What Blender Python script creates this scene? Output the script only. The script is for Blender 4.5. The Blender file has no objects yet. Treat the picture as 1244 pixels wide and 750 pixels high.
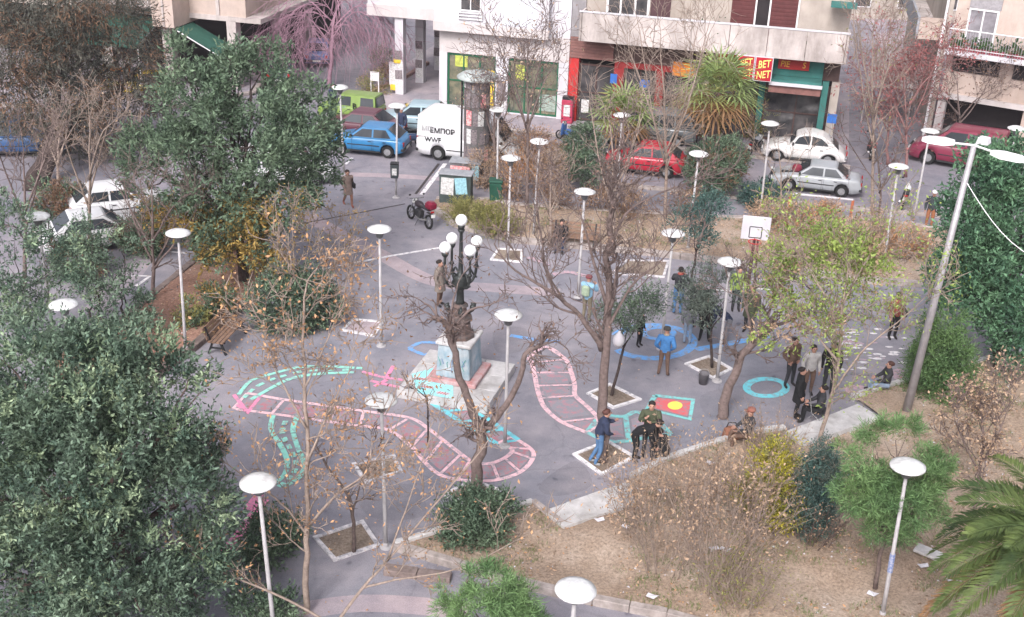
import bpy, bmesh, math, random
import numpy as np
from mathutils import Vector, Matrix, Euler, noise
from mathutils.geometry import tessellate_polygon
sc = bpy.context.scene
COL = sc.collection
R_ = math.radians
rnd = random.Random(7)

# ---------------------------------------------------------------- camera, sky, sun, exposure
PW, PH, FPX, PITCH, ROLL, CAMZ = 1244.0, 750.0, 1419.0, R_(25.1), R_(2.1), 17.3
_f = Vector((0, math.cos(PITCH), -math.sin(PITCH))); _r = Vector((1, 0, 0)); _u = _r.cross(_f)
CR = _r * math.cos(ROLL) + _u * math.sin(ROLL)
CU = _u * math.cos(ROLL) - _r * math.sin(ROLL)
cam = bpy.data.cameras.new('camera'); camo = bpy.data.objects.new('camera', cam); COL.objects.link(camo)
m = Matrix((CR, CU, -_f)).transposed().to_4x4(); m.translation = (0, 0, CAMZ)
camo.matrix_world = m
cam.sensor_width = 36.0; cam.lens = FPX / PW * 36.0; cam.clip_end = 2000; cam.clip_start = 0.1
sc.camera = camo
SUN_EL, SUN_AZ = R_(42), R_(200)          # azimuth clockwise from +Y (behind the camera, a little to the left)
w = bpy.data.worlds.new('World'); sc.world = w; w.use_nodes = True
nt = w.node_tree; nt.nodes.clear()
wo = nt.nodes.new('ShaderNodeOutputWorld'); bg = nt.nodes.new('ShaderNodeBackground')
sky = nt.nodes.new('ShaderNodeTexSky'); sky.sky_type = 'NISHITA'; sky.sun_disc = False
sky.sun_elevation = SUN_EL; sky.sun_rotation = SUN_AZ; sky.dust_density = 6.0; sky.air_density = 1.0; sky.ozone_density = 1.0
hs = nt.nodes.new('ShaderNodeHueSaturation'); hs.inputs['Saturation'].default_value = 0.25
tint = nt.nodes.new('ShaderNodeMix'); tint.data_type = 'RGBA'; tint.blend_type = 'MULTIPLY'; tint.inputs['Factor'].default_value = 1.0
tint.inputs[7].default_value = (0.975, 0.97, 1.045, 1)
nt.links.new(sky.outputs[0], hs.inputs['Color']); nt.links.new(hs.outputs[0], tint.inputs[6])
nt.links.new(tint.outputs[2], bg.inputs[0]); bg.inputs[1].default_value = 0.15
nt.links.new(bg.outputs[0], wo.inputs[0])
sl = bpy.data.lights.new('sun', 'SUN'); sl.energy = 1.4; sl.angle = R_(16); sl.color = (1.0, 0.96, 0.92)
so = bpy.data.objects.new('sun', sl); COL.objects.link(so)
sd = Vector((math.sin(SUN_AZ) * math.cos(SUN_EL), math.cos(SUN_AZ) * math.cos(SUN_EL), math.sin(SUN_EL)))
so.rotation_euler = (-sd).to_track_quat('-Z', 'Y').to_euler(); so.location = sd * 80
sc.view_settings.view_transform = 'Standard'; sc.view_settings.look = 'None'
sc.view_settings.exposure = 0.68; sc.view_settings.gamma = 1.0; sc.view_settings.use_curve_mapping = False
sc.render.engine = 'CYCLES'
sc.cycles.use_denoising = True
sc.cycles.max_bounces = 6; sc.cycles.diffuse_bounces = 3; sc.cycles.glossy_bounces = 2; sc.cycles.transmission_bounces = 2; sc.cycles.transparent_max_bounces = 4

# ---------------------------------------------------------------- survey helpers (ground plane and vertical planes of the place)
def ray(x, y):
    return _f * FPX + CR * (x - PW / 2) + CU * (PH / 2 - y)
def G(x, y, z=0.0):
    d = ray(x, y); t = (z - CAMZ) / d.z
    return Vector((d.x * t, d.y * t, z))
def at(x, y, Y):
    d = ray(x, y); t = Y / d.y
    return Vector((d.x * t, Y, CAMZ + d.z * t))
def mpp(p):                                # metres per photograph pixel at a point
    return (Vector(p) - Vector((0, 0, CAMZ))).dot(_f) / FPX

# ---------------------------------------------------------------- materials
MATS = {}
def srgb(r, g, b):
    return tuple(((c / 255) / 12.92 if c / 255 <= 0.04045 else ((c / 255 + 0.055) / 1.055) ** 2.4) for c in (r, g, b))
def mat(name, col, rough=0.8, var=0.15, scale=6.0, bump=0.0, metal=0.0, col2=None, island=0.0, spec=0.3, stain=0.0, emit=None, trans=0.0, space='Object'):
    """colour with noise variation; island = per leaf / per piece variation"""
    if name in MATS: return MATS[name]
    M = bpy.data.materials.new(name); M.use_nodes = True
    n = M.node_tree; b = n.nodes['Principled BSDF']; L = n.links.new
    b.inputs['Roughness'].default_value = rough; b.inputs['Metallic'].default_value = metal
    b.inputs['Specular IOR Level'].default_value = spec
    c2 = col2 if col2 else tuple(max(0, c * (1 - var * 2.2)) for c in col)
    tc = n.nodes.new('ShaderNodeTexCoord')
    nz = n.nodes.new('ShaderNodeTexNoise'); nz.inputs['Scale'].default_value = scale; nz.inputs['Detail'].default_value = 6; nz.inputs['Roughness'].default_value = 0.62
    L(tc.outputs[space], nz.inputs['Vector'])
    rp = n.nodes.new('ShaderNodeValToRGB'); rp.color_ramp.elements[0].position = 0.32; rp.color_ramp.elements[1].position = 0.68
    rp.color_ramp.elements[0].color = (*c2, 1); rp.color_ramp.elements[1].color = (*col, 1)
    L(nz.outputs['Fac'], rp.inputs['Fac'])
    out = rp.outputs['Color']
    if island:
        g = n.nodes.new('ShaderNodeNewGeometry')
        mr = n.nodes.new('ShaderNodeMapRange'); mr.inputs['To Min'].default_value = 1 - island; mr.inputs['To Max'].default_value = 1 + island
        L(g.outputs['Random Per Island'], mr.inputs['Value'])
        mx = n.nodes.new('ShaderNodeMix'); mx.data_type = 'RGBA'; mx.blend_type = 'MULTIPLY'; mx.inputs['Factor'].default_value = 1
        L(out, mx.inputs[6]); L(mr.outputs[0], mx.inputs[7]); out = mx.outputs[2]
    if stain:
        n2 = n.nodes.new('ShaderNodeTexNoise'); n2.inputs['Scale'].default_value = scale * 0.35; n2.inputs['Detail'].default_value = 8; n2.inputs['Roughness'].default_value = 0.7
        mp = n.nodes.new('ShaderNodeMapping'); mp.inputs['Scale'].default_value = (1, 1, 0.25)
        L(tc.outputs[space], mp.inputs[0]); L(mp.outputs[0], n2.inputs['Vector'])
        r2 = n.nodes.new('ShaderNodeValToRGB'); r2.color_ramp.elements[0].position = 0.42; r2.color_ramp.elements[1].position = 0.66
        r2.color_ramp.elements[0].color = (1, 1, 1, 1); k = 1 - stain; r2.color_ramp.elements[1].color = (k, k * 0.98, k * 0.95, 1)
        L(n2.outputs['Fac'], r2.inputs['Fac'])
        mx = n.nodes.new('ShaderNodeMix'); mx.data_type = 'RGBA'; mx.blend_type = 'MULTIPLY'; mx.inputs['Factor'].default_value = 1
        L(out, mx.inputs[6]); L(r2.outputs['Color'], mx.inputs[7]); out = mx.outputs[2]
    L(out, b.inputs['Base Color'])
    if bump:
        bp = n.nodes.new('ShaderNodeBump'); bp.inputs['Strength'].default_value = bump; bp.inputs['Distance'].default_value = 0.03
        L(nz.outputs['Fac'], bp.inputs['Height']); L(bp.outputs[0], b.inputs['Normal'])
    if emit:
        b.inputs['Emission Color'].default_value = (*emit[0], 1); b.inputs['Emission Strength'].default_value = emit[1]
    if trans:
        b.inputs['Transmission Weight'].default_value = trans
    MATS[name] = M
    return M
def leafmat(name, col, col2=None, island=0.45, rough=0.6, transl=0.25, spec=0.25, scale=0.9):
    """foliage: clump scale noise, random per leaf, a little light through the leaf"""
    if name in MATS: return MATS[name]
    M = mat(name, col, rough, 0.2, scale, col2=col2, island=island, spec=spec)
    n = M.node_tree; b = n.nodes['Principled BSDF']; L = n.links.new
    t = n.nodes.new('ShaderNodeBsdfTranslucent'); ms = n.nodes.new('ShaderNodeMixShader'); ms.inputs[0].default_value = transl
    L(b.inputs['Base Color'].links[0].from_socket, t.inputs[0])
    L(b.outputs[0], ms.inputs[1]); L(t.outputs[0], ms.inputs[2])
    L(ms.outputs[0], n.nodes['Material Output'].inputs['Surface'])
    return M
ASPH = (0.262, 0.256, 0.280)
def asphalt_mat(name, base, crack=True):
    M = bpy.data.materials.new(name); M.use_nodes = True; n = M.node_tree; L = n.links.new; b = n.nodes['Principled BSDF']
    b.inputs['Roughness'].default_value = 0.85; b.inputs['Specular IOR Level'].default_value = 0.25
    g = n.nodes.new('ShaderNodeNewGeometry')
    def nz(s, d=6, r=0.6, w=None):
        x = n.nodes.new('ShaderNodeTexNoise'); x.inputs['Scale'].default_value = s; x.inputs['Detail'].default_value = d; x.inputs['Roughness'].default_value = r
        L(g.outputs['Position'], x.inputs['Vector']); return x
    big = nz(0.22, 5, 0.65); mid = nz(1.3, 7, 0.7); fine = nz(38, 3, 0.6)
    def ramp(src, p0, c0, p1, c1):
        r = n.nodes.new('ShaderNodeValToRGB'); e = r.color_ramp.elements
        e[0].position = p0; e[0].color = (*c0, 1); e[1].position = p1; e[1].color = (*c1, 1); L(src, r.inputs['Fac']); return r.outputs['Color']
    def mul(a, c):
        x = n.nodes.new('ShaderNodeMix'); x.data_type = 'RGBA'; x.blend_type = 'MULTIPLY'; x.inputs['Factor'].default_value = 1; L(a, x.inputs[6]); L(c, x.inputs[7]); return x.outputs[2]
    d = (base[0] * .78, base[1] * .80, base[2] * .84); l = (base[0] * 1.17, base[1] * 1.10, base[2] * 1.08)
    o = ramp(big.outputs['Fac'], 0.34, d, 0.66, l)
    o = mul(o, ramp(mid.outputs['Fac'], 0.3, (0.76, 0.77, 0.80), 0.68, (1.12, 1.10, 1.08)))
    o = mul(o, ramp(fine.outputs['Fac'], 0.3, (0.8, 0.8, 0.8), 0.7, (1.15, 1.15, 1.15)))
    if crack:
        v = n.nodes.new('ShaderNodeTexVoronoi'); v.feature = 'DISTANCE_TO_EDGE'; v.inputs['Scale'].default_value = 0.28
        wz = nz(1.2, 4); ad = n.nodes.new('ShaderNodeMix'); ad.data_type = 'VECTOR'; ad.inputs['Factor'].default_value = 0.35
        L(g.outputs['Position'], ad.inputs[4]); L(wz.outputs['Color'], ad.inputs[5]); L(ad.outputs[1], v.inputs['Vector'])
        o = mul(o, ramp(v.outputs['Distance'], 0.001, (0.86, 0.86, 0.86), 0.006, (1, 1, 1)))
        # drips, gum, oil spots
        sp = nz(2.6, 2, 0.4); o = mul(o, ramp(sp.outputs['Fac'], 0.24, (0.7, 0.7, 0.72), 0.31, (1, 1, 1)))
    L(o, b.inputs['Base Color'])
    bp = n.nodes.new('ShaderNodeBump'); bp.inputs['Strength'].default_value = 0.25; bp.inputs['Distance'].default_value = 0.01
    L(fine.outputs['Fac'], bp.inputs['Height']); L(bp.outputs[0], b.inputs['Normal'])
    MATS[name] = M; return M
def paint_mat(name, col, wear=0.5, under=ASPH):
    M = bpy.data.materials.new(name); M.use_nodes = True; n = M.node_tree; L = n.links.new; b = n.nodes['Principled BSDF']
    b.inputs['Roughness'].default_value = 0.7
    g = n.nodes.new('ShaderNodeNewGeometry'); x = n.nodes.new('ShaderNodeTexNoise'); x.inputs['Scale'].default_value = 5; x.inputs['Detail'].default_value = 9; x.inputs['Roughness'].default_value = 0.75
    L(g.outputs['Position'], x.inputs['Vector'])
    r = n.nodes.new('ShaderNodeValToRGB'); e = r.color_ramp.elements
    e[0].position = 0.20 + 0.28 * wear; e[0].color = (*under, 1); e[1].position = 0.34 + 0.30 * wear; e[1].color = (*col, 1)
    L(x.outputs['Fac'], r.inputs['Fac']); L(r.outputs['Color'], b.inputs['Base Color']); MATS[name] = M; return M
def soil_mat(name, c1, c2, c3):
    M = bpy.data.materials.new(name); M.use_nodes = True; n = M.node_tree; L = n.links.new; b = n.nodes['Principled BSDF']
    b.inputs['Roughness'].default_value = 0.95; b.inputs['Specular IOR Level'].default_value = 0.1
    g = n.nodes.new('ShaderNodeNewGeometry')
    def nz(s, d=8, r=0.65):
        x = n.nodes.new('ShaderNodeTexNoise'); x.inputs['Scale'].default_value = s; x.inputs['Detail'].default_value = d; x.inputs['Roughness'].default_value = r
        L(g.outputs['Position'], x.inputs['Vector']); return x
    a = nz(0.5); f = nz(14, 8, 0.75)
    r = n.nodes.new('ShaderNodeValToRGB'); e = r.color_ramp.elements; e[0].position = 0.3; e[0].color = (*c1, 1); e[1].position = 0.7; e[1].color = (*c3, 1)
    m2 = e.new(0.5); m2.color = (*c2, 1); L(a.outputs['Fac'], r.inputs['Fac'])
    r2 = n.nodes.new('ShaderNodeValToRGB'); e = r2.color_ramp.elements; e[0].position = 0.33; e[0].color = (0.5, 0.48, 0.45, 1); e[1].position = 0.66; e[1].color = (1.25, 1.22, 1.2, 1); L(f.outputs['Fac'], r2.inputs['Fac'])
    x = n.nodes.new('ShaderNodeMix'); x.data_type = 'RGBA'; x.blend_type = 'MULTIPLY'; x.inputs['Factor'].default_value = 1; L(r.outputs[0], x.inputs[6]); L(r2.outputs[0], x.inputs[7])
    L(x.outputs[2], b.inputs['Base Color'])
    bp = n.nodes.new('ShaderNodeBump'); bp.inputs['Strength'].default_value = 0.7; bp.inputs['Distance'].default_value = 0.04
    L(f.outputs['Fac'], bp.inputs['Height']); L(bp.outputs[0], b.inputs['Normal']); MATS[name] = M; return M

M_ASPH = asphalt_mat('asphalt', ASPH)
M_ROAD = asphalt_mat('road_asphalt', (0.250, 0.240, 0.264))
M_PAVE = asphalt_mat('pavement_stone', (0.35, 0.32, 0.34))
M_BAND = asphalt_mat('paving_band', (0.40, 0.34, 0.35), crack=False)
M_SOIL = soil_mat('bed_soil', (0.27, 0.20, 0.148), (0.365, 0.285, 0.222), (0.46, 0.385, 0.32))
M_SOILR = soil_mat('red_soil', (0.25, 0.14, 0.105), (0.33, 0.20, 0.155), (0.40, 0.27, 0.21))
M_PITSOIL = soil_mat('pit_soil', (0.16, 0.13, 0.11), (0.26, 0.21, 0.17), (0.34, 0.29, 0.24))
M_KERB = mat('kerb_stone', (0.46, 0.40, 0.37), 0.9, 0.18, 5, 0.3, stain=0.3)
M_KERBD = mat('kerb_dark', (0.27, 0.21, 0.19), 0.9, 0.2, 5, 0.3, stain=0.3)
M_MARBLE = mat('worn_marble', (0.59, 0.57, 0.56), 0.6, 0.10, 4, 0.2, stain=0.35)
M_WHITEP = paint_mat('white_paint', (0.72, 0.69, 0.69), 0.58)
M_WHITEW = paint_mat('white_paint_worn', (0.66, 0.62, 0.62), 0.75)
M_PINK = paint_mat('pink_paint', (0.80, 0.50, 0.53), 0.62)
M_HOTPINK = paint_mat('hot_pink_paint', (0.80, 0.25, 0.40), 0.60)
M_PANEL = paint_mat('red_paint_panel', (0.46, 0.15, 0.18), 0.93)
M_PANEL2 = paint_mat('scuffed_red_panel', (0.50, 0.20, 0.24), 1.02)
M_CYAN = paint_mat('cyan_paint', (0.16, 0.58, 0.65), 0.58)
M_TEAL = paint_mat('teal_paint', (0.20, 0.56, 0.54), 0.66)
M_MINT = paint_mat('mint_paint', (0.28, 0.66, 0.54), 0.60)
M_BLUE = paint_mat('blue_paint', (0.13, 0.36, 0.72), 0.68)
M_REDP = paint_mat('red_paint', (0.60, 0.12, 0.13), 0.6)
M_FADEP = paint_mat('faded_pink_paint', (0.52, 0.32, 0.36), 0.82)
M_YELP = paint_mat('yellow_paint', (0.85, 0.72, 0.12), 0.25)

# ---------------------------------------------------------------- mesh builder and object helpers
class MB:
    def __init__(s): s.v = []; s.f = []; s.m = []; s.mi = 0
    def add(s, vs, fs):
        o = len(s.v); s.v.extend([tuple(p) for p in vs]); s.f.extend([tuple(i + o for i in q) for q in fs]); s.m.extend([s.mi] * len(fs)); return s
    def box(s, c, size, rz=0.0, M=None, taper=1.0, bev=0.0):
        hx, hy, hz = size[0] / 2, size[1] / 2, size[2] / 2
        if bev > 0:
            b = min(bev, hx * .9, hy * .9, hz * .9); vs = []
            ring = [(-hx + b, -hy), (hx - b, -hy), (hx, -hy + b), (hx, hy - b), (hx - b, hy), (-hx + b, hy), (-hx, hy - b), (-hx, -hy + b)]
            ins = [(x * (hx - b) / hx, y * (hy - b) / hy) for x, y in ring]
            for z, rg, t in ((-hz, ins, 1), (-hz + b, ring, 1), (hz - b, ring, taper), (hz, ins, taper)):
                vs += [Vector((x * t, y * t, z)) for x, y in rg]
            fs = [tuple(reversed(range(8))), tuple(range(24, 32))]
            for k in range(3):
                for i in range(8):
                    j = (i + 1) % 8; fs.append((k * 8 + i, k * 8 + j, k * 8 + 8 + j, k * 8 + 8 + i))
        else:
            vs = [Vector((x * (taper if z > 0 else 1), y * (taper if z > 0 else 1), z)) for z in (-hz, hz) for x, y in ((-hx, -hy), (hx, -hy), (hx, hy), (-hx, hy))]
            fs = [(3, 2, 1, 0), (4, 5, 6, 7), (0, 1, 5, 4), (1, 2, 6, 5), (2, 3, 7, 6), (3, 0, 4, 7)]
        T = Matrix.Translation(c) @ Matrix.Rotation(rz, 4, 'Z')
        if M is not None: T = Matrix.Translation(c) @ M.to_4x4()
        return s.add([T @ p for p in vs], fs)
    def bar(s, a, b, wx, wy):                # rectangular bar between two points
        a, b = Vector(a), Vector(b); d = b - a
        return s.box((a + b) / 2, (wx, wy, d.length), M=d.to_track_quat('Z', 'Y').to_matrix())
    def tube(s, pts, rad, n=6, cap=True, flat=1.0):
        pts = [Vector(p) for p in pts]; k = len(pts)
        if not hasattr(rad, '__len__'): rad = [rad] * k
        vs = []; prev = None
        for i, p in enumerate(pts):
            d = (pts[min(i + 1, k - 1)] - pts[max(i - 1, 0)])
            if d.length < 1e-9: d = Vector((0, 0, 1))
            d.normalize()
            if prev is None:
                a = Vector((0, 0, 1)) if abs(d.z) < 0.9 else Vector((1, 0, 0)); x = d.cross(a).normalized()
            else:
                x = (prev - d * prev.dot(d)); x = x.normalized() if x.length > 1e-6 else d.orthogonal().normalized()
            prev = x; y = d.cross(x)
            for j in range(n):
                t = 2 * math.pi * j / n; vs.append(p + (x * math.cos(t) + y * math.sin(t) * flat) * rad[i])
        fs = [(i * n + j, i * n + (j + 1) % n, (i + 1) * n + (j + 1) % n, (i + 1) * n + j) for i in range(k - 1) for j in range(n)]
        if cap: fs += [tuple(reversed(range(n))), tuple(range((k - 1) * n, k * n))]
        return s.add(vs, fs)
    def lathe(s, prof, n=16, c=(0, 0, 0), M=None):     # prof: (r,z) pairs
        vs = []; c = Vector(c)
        for r, z in prof:
            for j in range(n):
                t = 2 * math.pi * j / n; p = Vector((r * math.cos(t), r * math.sin(t), z)); vs.append((M @ p if M is not None else p) + c)
        k = len(prof)
        fs = [(i * n + j, i * n + (j + 1) % n, (i + 1) * n + (j + 1) % n, (i + 1) * n + j) for i in range(k - 1) for j in range(n)]
        fs += [tuple(reversed(range(n))), tuple(range((k - 1) * n, k * n))]
        return s.add(vs, fs)
    def ball(s, c, r, n=10, k=6, M=None):
        if not hasattr(r, '__len__'): r = (r, r, r)
        vs = []; c = Vector(c)
        for i in range(k + 1):
            a = math.pi * i / k - math.pi / 2; cr = max(math.cos(a), 0.02)
            for j in range(n):
                t = 2 * math.pi * j / n; p = Vector((r[0] * cr * math.cos(t), r[1] * cr * math.sin(t), r[2] * math.sin(a)))
                vs.append((M @ p if M is not None else p) + c)
        fs = [(i * n + j, i * n + (j + 1) % n, (i + 1) * n + (j + 1) % n, (i + 1) * n + j) for i in range(k) for j in range(n)]
        fs += [tuple(reversed(range(n))), tuple(range(k * n, (k + 1) * n))]
        return s.add(vs, fs)
    def prism(s, poly, z0, z1):
        n = len(poly); P = [Vector((p[0], p[1], 0)) for p in poly]
        if sum(P[i].x * P[(i + 1) % n].y - P[(i + 1) % n].x * P[i].y for i in range(n)) < 0: P.reverse()
        vs = [(p.x, p.y, z0) for p in P] + [(p.x, p.y, z1) for p in P]
        fs = [(i, (i + 1) % n, n + (i + 1) % n, n + i) for i in range(n)] + [tuple(range(n, 2 * n)), tuple(reversed(range(n)))]
        return s.add(vs, fs)
    def poly(s, pts):
        return s.add(pts, [tuple(range(len(pts)))])
    def strip(s, pts, wd, z=None, closed=False):       # flat ribbon on the ground along a polyline
        P = [Vector((p[0], p[1])) for p in pts]; n = len(P); vs = []
        for i, p in enumerate(P):
            a = P[(i - 1) % n] if (closed or i > 0) else p; b = P[(i + 1) % n] if (closed or i < n - 1) else p
            d = (b - a).normalized(); q = Vector((-d.y, d.x)) * wd / 2
            zz = z if z is not None else pts[i][2]
            vs += [(p.x + q.x, p.y + q.y, zz), (p.x - q.x, p.y - q.y, zz)]
        fs = [(2 * i, 2 * i + 1, (2 * i + 3) % (2 * n), (2 * i + 2) % (2 * n)) for i in range(n if closed else n - 1)]
        return s.add(vs, fs)
    def build(s, name, mats, parent=None, smooth=False, loc=None):
        """loc: world position of the root thing when the vertices are in world space"""
        me = bpy.data.meshes.new(name)
        v = s.v if loc is None else [(p[0] - loc[0], p[1] - loc[1], p[2] - loc[2]) for p in s.v]
        me.from_pydata(v, [], s.f); 
        for x in (mats if isinstance(mats, (list, tuple)) else [mats]): me.materials.append(x)
        if any(s.m): me.polygons.foreach_set('material_index', s.m)
        if smooth: me.polygons.foreach_set('use_smooth', [True] * len(s.f))
        me.update()
        return link(name, me, parent)
def link(name, me, parent=None):
    o = bpy.data.objects.new(name, me); COL.objects.link(o)
    if parent: o.parent = parent
    return o
def tag(o, label=None, cat=None, group=None, kind=None):
    if label: o['label'] = label
    if cat: o['category'] = cat
    if group: o['group'] = group
    if kind: o['kind'] = kind
    return o
def thing(name, loc, label, cat, group=None, rz=0.0):
    o = bpy.data.objects.new(name, None); COL.objects.link(o); o.empty_display_size = 0.2
    o.location = loc; o.rotation_euler = (0, 0, rz); return tag(o, label, cat, group)
def copy_tree(o, parent=None):
    c = o.copy(); COL.objects.link(c); c.parent = parent
    for ch in list(o.children): copy_tree(ch, c)
    return c
def smoothline(pts, n=6, closed=False):
    P = [Vector(p) for p in pts]; k = len(P); out = []
    rng = range(k) if closed else range(k - 1)
    for i in rng:
        if closed: p0, p1, p2, p3 = P[(i - 1) % k], P[i], P[(i + 1) % k], P[(i + 2) % k]
        else: p0, p1, p2, p3 = P[max(i - 1, 0)], P[i], P[i + 1], P[min(i + 2, k - 1)]
        for j in range(n):
            t = j / n; out.append(0.5 * ((2 * p1) + (p2 - p0) * t + (2 * p0 - 5 * p1 + 4 * p2 - p3) * t * t + (3 * p1 - p0 - 3 * p2 + p3) * t ** 3))
    if not closed: out.append(P[-1])
    return out
def npmesh(name, V, F, mats, mi=None, smooth=False):
    """fast mesh from numpy arrays (F: quads or tris of equal size)"""
    me = bpy.data.meshes.new(name); nv, nf, k = len(V), len(F), F.shape[1]
    me.vertices.add(nv); me.vertices.foreach_set('co', np.ascontiguousarray(V, dtype=np.float32).ravel())
    me.loops.add(nf * k); me.loops.foreach_set('vertex_index', np.ascontiguousarray(F, dtype=np.int32).ravel())
    me.polygons.add(nf); me.polygons.foreach_set('loop_start', np.arange(0, nf * k, k, dtype=np.int32))
    for x in (mats if isinstance(mats, (list, tuple)) else [mats]): me.materials.append(x)
    if mi is not None: me.polygons.foreach_set('material_index', np.asarray(mi, dtype=np.int32))
    if smooth: me.polygons.foreach_set('use_smooth', np.ones(nf, dtype=bool))
    me.update(calc_edges=True); return me
def textmesh(name, s, size, parent, M, matrix, shear=0.0, extrude=0.004):
    cu = bpy.data.curves.new(name, 'FONT'); cu.body = s; cu.size = size; cu.align_x = 'CENTER'; cu.align_y = 'CENTER'; cu.extrude = extrude; cu.shear = shear; cu.resolution_u = 3; cu.offset = size * 0.012
    o = bpy.data.objects.new(name, cu); COL.objects.link(o)
    me = bpy.data.meshes.new_from_object(o); bpy.data.objects.remove(o); bpy.data.curves.remove(cu)
    me.transform(matrix); me.materials.append(M)
    return link(name, me, parent)

# ---------------------------------------------------------------- ground
mb = MB(); mb.add([(-260, -60, -0.02), (260, -60, -0.02), (260, 420, -0.02), (-260, 420, -0.02)], [(0, 1, 2, 3)])
tag(mb.build('ground', M_ROAD), kind='structure')
# plaza surface laid on the ground
PLAZA = [(-40, 8), (40, 8), (40, 30), (23, 47.2), (10.5, 49.2), (-1.8, 52.0), (-7.6, 51.6), (-10.6, 47.5), (-17.5, 39.5), (-27, 27), (-40, 18)]
mb = MB(); mb.add([(x, y, 0.0) for x, y in PLAZA], [tuple(range(len(PLAZA)))]); tag(mb.build('plaza_paving', M_ASPH), kind='structure')

def kerb_run(pts, parent, name='kerb_stone', wd=0.28, h=0.2, M=None, stone=0.95, z0=-0.02, loc=None):
    """a run of kerb stones along a polyline, each stone its own piece"""
    M = M or M_KERB
    for a, b in zip(pts[:-1], pts[1:]):
        a, b = Vector((a[0], a[1])), Vector((b[0], b[1])); d = b - a; n = max(1, round(d.length / stone)); u = d / n; ang = math.atan2(d.y, d.x)
        for i in range(n):
            c = a + u * (i + 0.5); mb = MB(); dz = rnd.uniform(-0.008, 0.008)
            mb.box((c.x, c.y, (z0 + h) / 2 + dz), (u.length - 0.012, wd + rnd.uniform(-.01, .01), h - z0), rz=ang + rnd.uniform(-.006, .006), bev=0.018)
            mb.build(name, M, parent)
def sheet(name, poly, z, M, cell=0.5, amp=0.0, seed=0):
    """a filled polygon as a fine triangulated sheet with gentle relief"""
    bm = bmesh.new(); vs = [bm.verts.new((p[0], p[1], z)) for p in poly]; f = bm.faces.new(vs)
    bmesh.ops.triangulate(bm, faces=[f])
    if amp:
        for _ in range(7):
            es = [e for e in bm.edges if e.calc_length() > cell]
            if not es: break
            bmesh.ops.subdivide_edges(bm, edges=es, cuts=1); bmesh.ops.triangulate(bm, faces=bm.faces[:])
        for v in bm.verts:
            if not v.is_boundary:
                v.co.z += amp * (noise.noise(Vector((v.co.x * 0.6 + seed, v.co.y * 0.6, 0))) + 0.5 * noise.noise(Vector((v.co.x * 2 + seed, v.co.y * 2, 3))) + 0.35)
    bmesh.ops.recalc_face_normals(bm, faces=bm.faces[:])
    me = bpy.data.meshes.new(name); bm.to_mesh(me); bm.free(); me.materials.append(M)
    if sum(p.normal.z for p in me.polygons) < 0: me.flip_normals()
    me.polygons.foreach_set('use_smooth', [True] * len(me.polygons))
    return me
def px(lst, z=0.0): return [G(x, y, z) for x, y in lst]

# planting beds: soil sheets held by kerb stones
def bed(name, outline, kerbs, soil, z=0.14, amp=0.10, kM=None, kh=0.2, kw=0.28):
    o = tag(link(name, sheet(name, outline, z, soil, 0.6, amp, seed=rnd.random() * 50)), kind='structure')
    for k in kerbs: kerb_run(k, o, M=kM, h=kh, wd=kw)
    return o
bedA = px([(150, 392), (245, 314), (302, 298), (346, 330), (318, 354), (236, 424), (168, 474), (60, 500), (60, 440)])
BED_A = bed('soil_bed_west', bedA, [bedA[0:3], bedA[2:7]], M_SOILR, kM=M_KERBD)
bB_low = px([(523, 254), (557, 277), (622, 294), (720, 303), (800, 311), (880, 320), (960, 331), (1050, 343), (1120, 348)])
bB_up = px([(1160, 283), (1031, 268), (880, 268), (840, 265), (720, 259), (621, 252), (598, 246), (530, 245)])
BED_B = bed('soil_bed_north', bB_low + bB_up, [bB_low, bB_up], M_SOIL)
bC_a = px([(479, 667), (545, 647), (600, 630), (647, 615), (684, 643)])
bC_b = px([(771, 611), (766, 584), (800, 566), (860, 545), (915, 529), (953, 525)])
bC_c = px([(1046, 491), (1034, 487), (1067, 476), (1120, 462), (1200, 440), (1300, 420)])
bC_low = px([(479, 667), (560, 691), (640, 714), (720, 733), (810, 750), (900, 775)])
bC_out = bC_a + [G(771, 611)] + bC_b[1:] + [G(974, 540), G(1069, 508)] + bC_c + px([(1400, 520), (1500, 900), (1000, 900)]) + list(reversed(bC_low))[:-1]
BED_C = bed('soil_bed_south', bC_out, [bC_a[:4], bC_b[1:], bC_c[1:]], M_SOIL, z=0.10, amp=0.16, kM=M_MARBLE, kw=0.17, kh=0.22)
kerb_run([bC_a[3], bC_a[4]], BED_C, M=M_KERB, h=0.22, wd=.17)
kerb_run(bC_low, BED_C, M=M_KERB, h=0.2, stone=1.1, wd=.2)
# lower path edging beside the front bed
kerb_run(px([(467, 695), (548, 705)]), BED_C, M=M_KERBD, h=0.16)

# marble landings at the front bed
def marble(name, corners, h, label):
    P = px(corners, h); o = thing(name, (P[0].x, P[0].y, 0), label, 'marble slab'); n = 4
    for i in range(n):
        a0, a1 = P[0].lerp(P[3], i / n), P[0].lerp(P[3], (i + 1) / n); b0, b1 = P[1].lerp(P[2], i / n), P[1].lerp(P[2], (i + 1) / n)
        c = (a0 + a1 + b0 + b1) / 4; sh = [c + (q - c) * 0.992 for q in (a0, b0, b1, a1)]
        mb = MB(); mb.prism([(q.x, q.y) for q in sh], -0.02, h + rnd.uniform(-.01, .008)); mb.build('slab', M_MARBLE, o, loc=o.location)
    return o
marble('marble_landing', [(661, 620), (685, 640), (772, 611), (764, 584)], 0.22, 'worn white marble landing beside the corner of the front soil bed')
marble('marble_landing', [(952, 525), (974, 540), (1070, 507), (1042, 491)], 0.22, 'long worn marble landing below the seated person in dark jacket')

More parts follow.
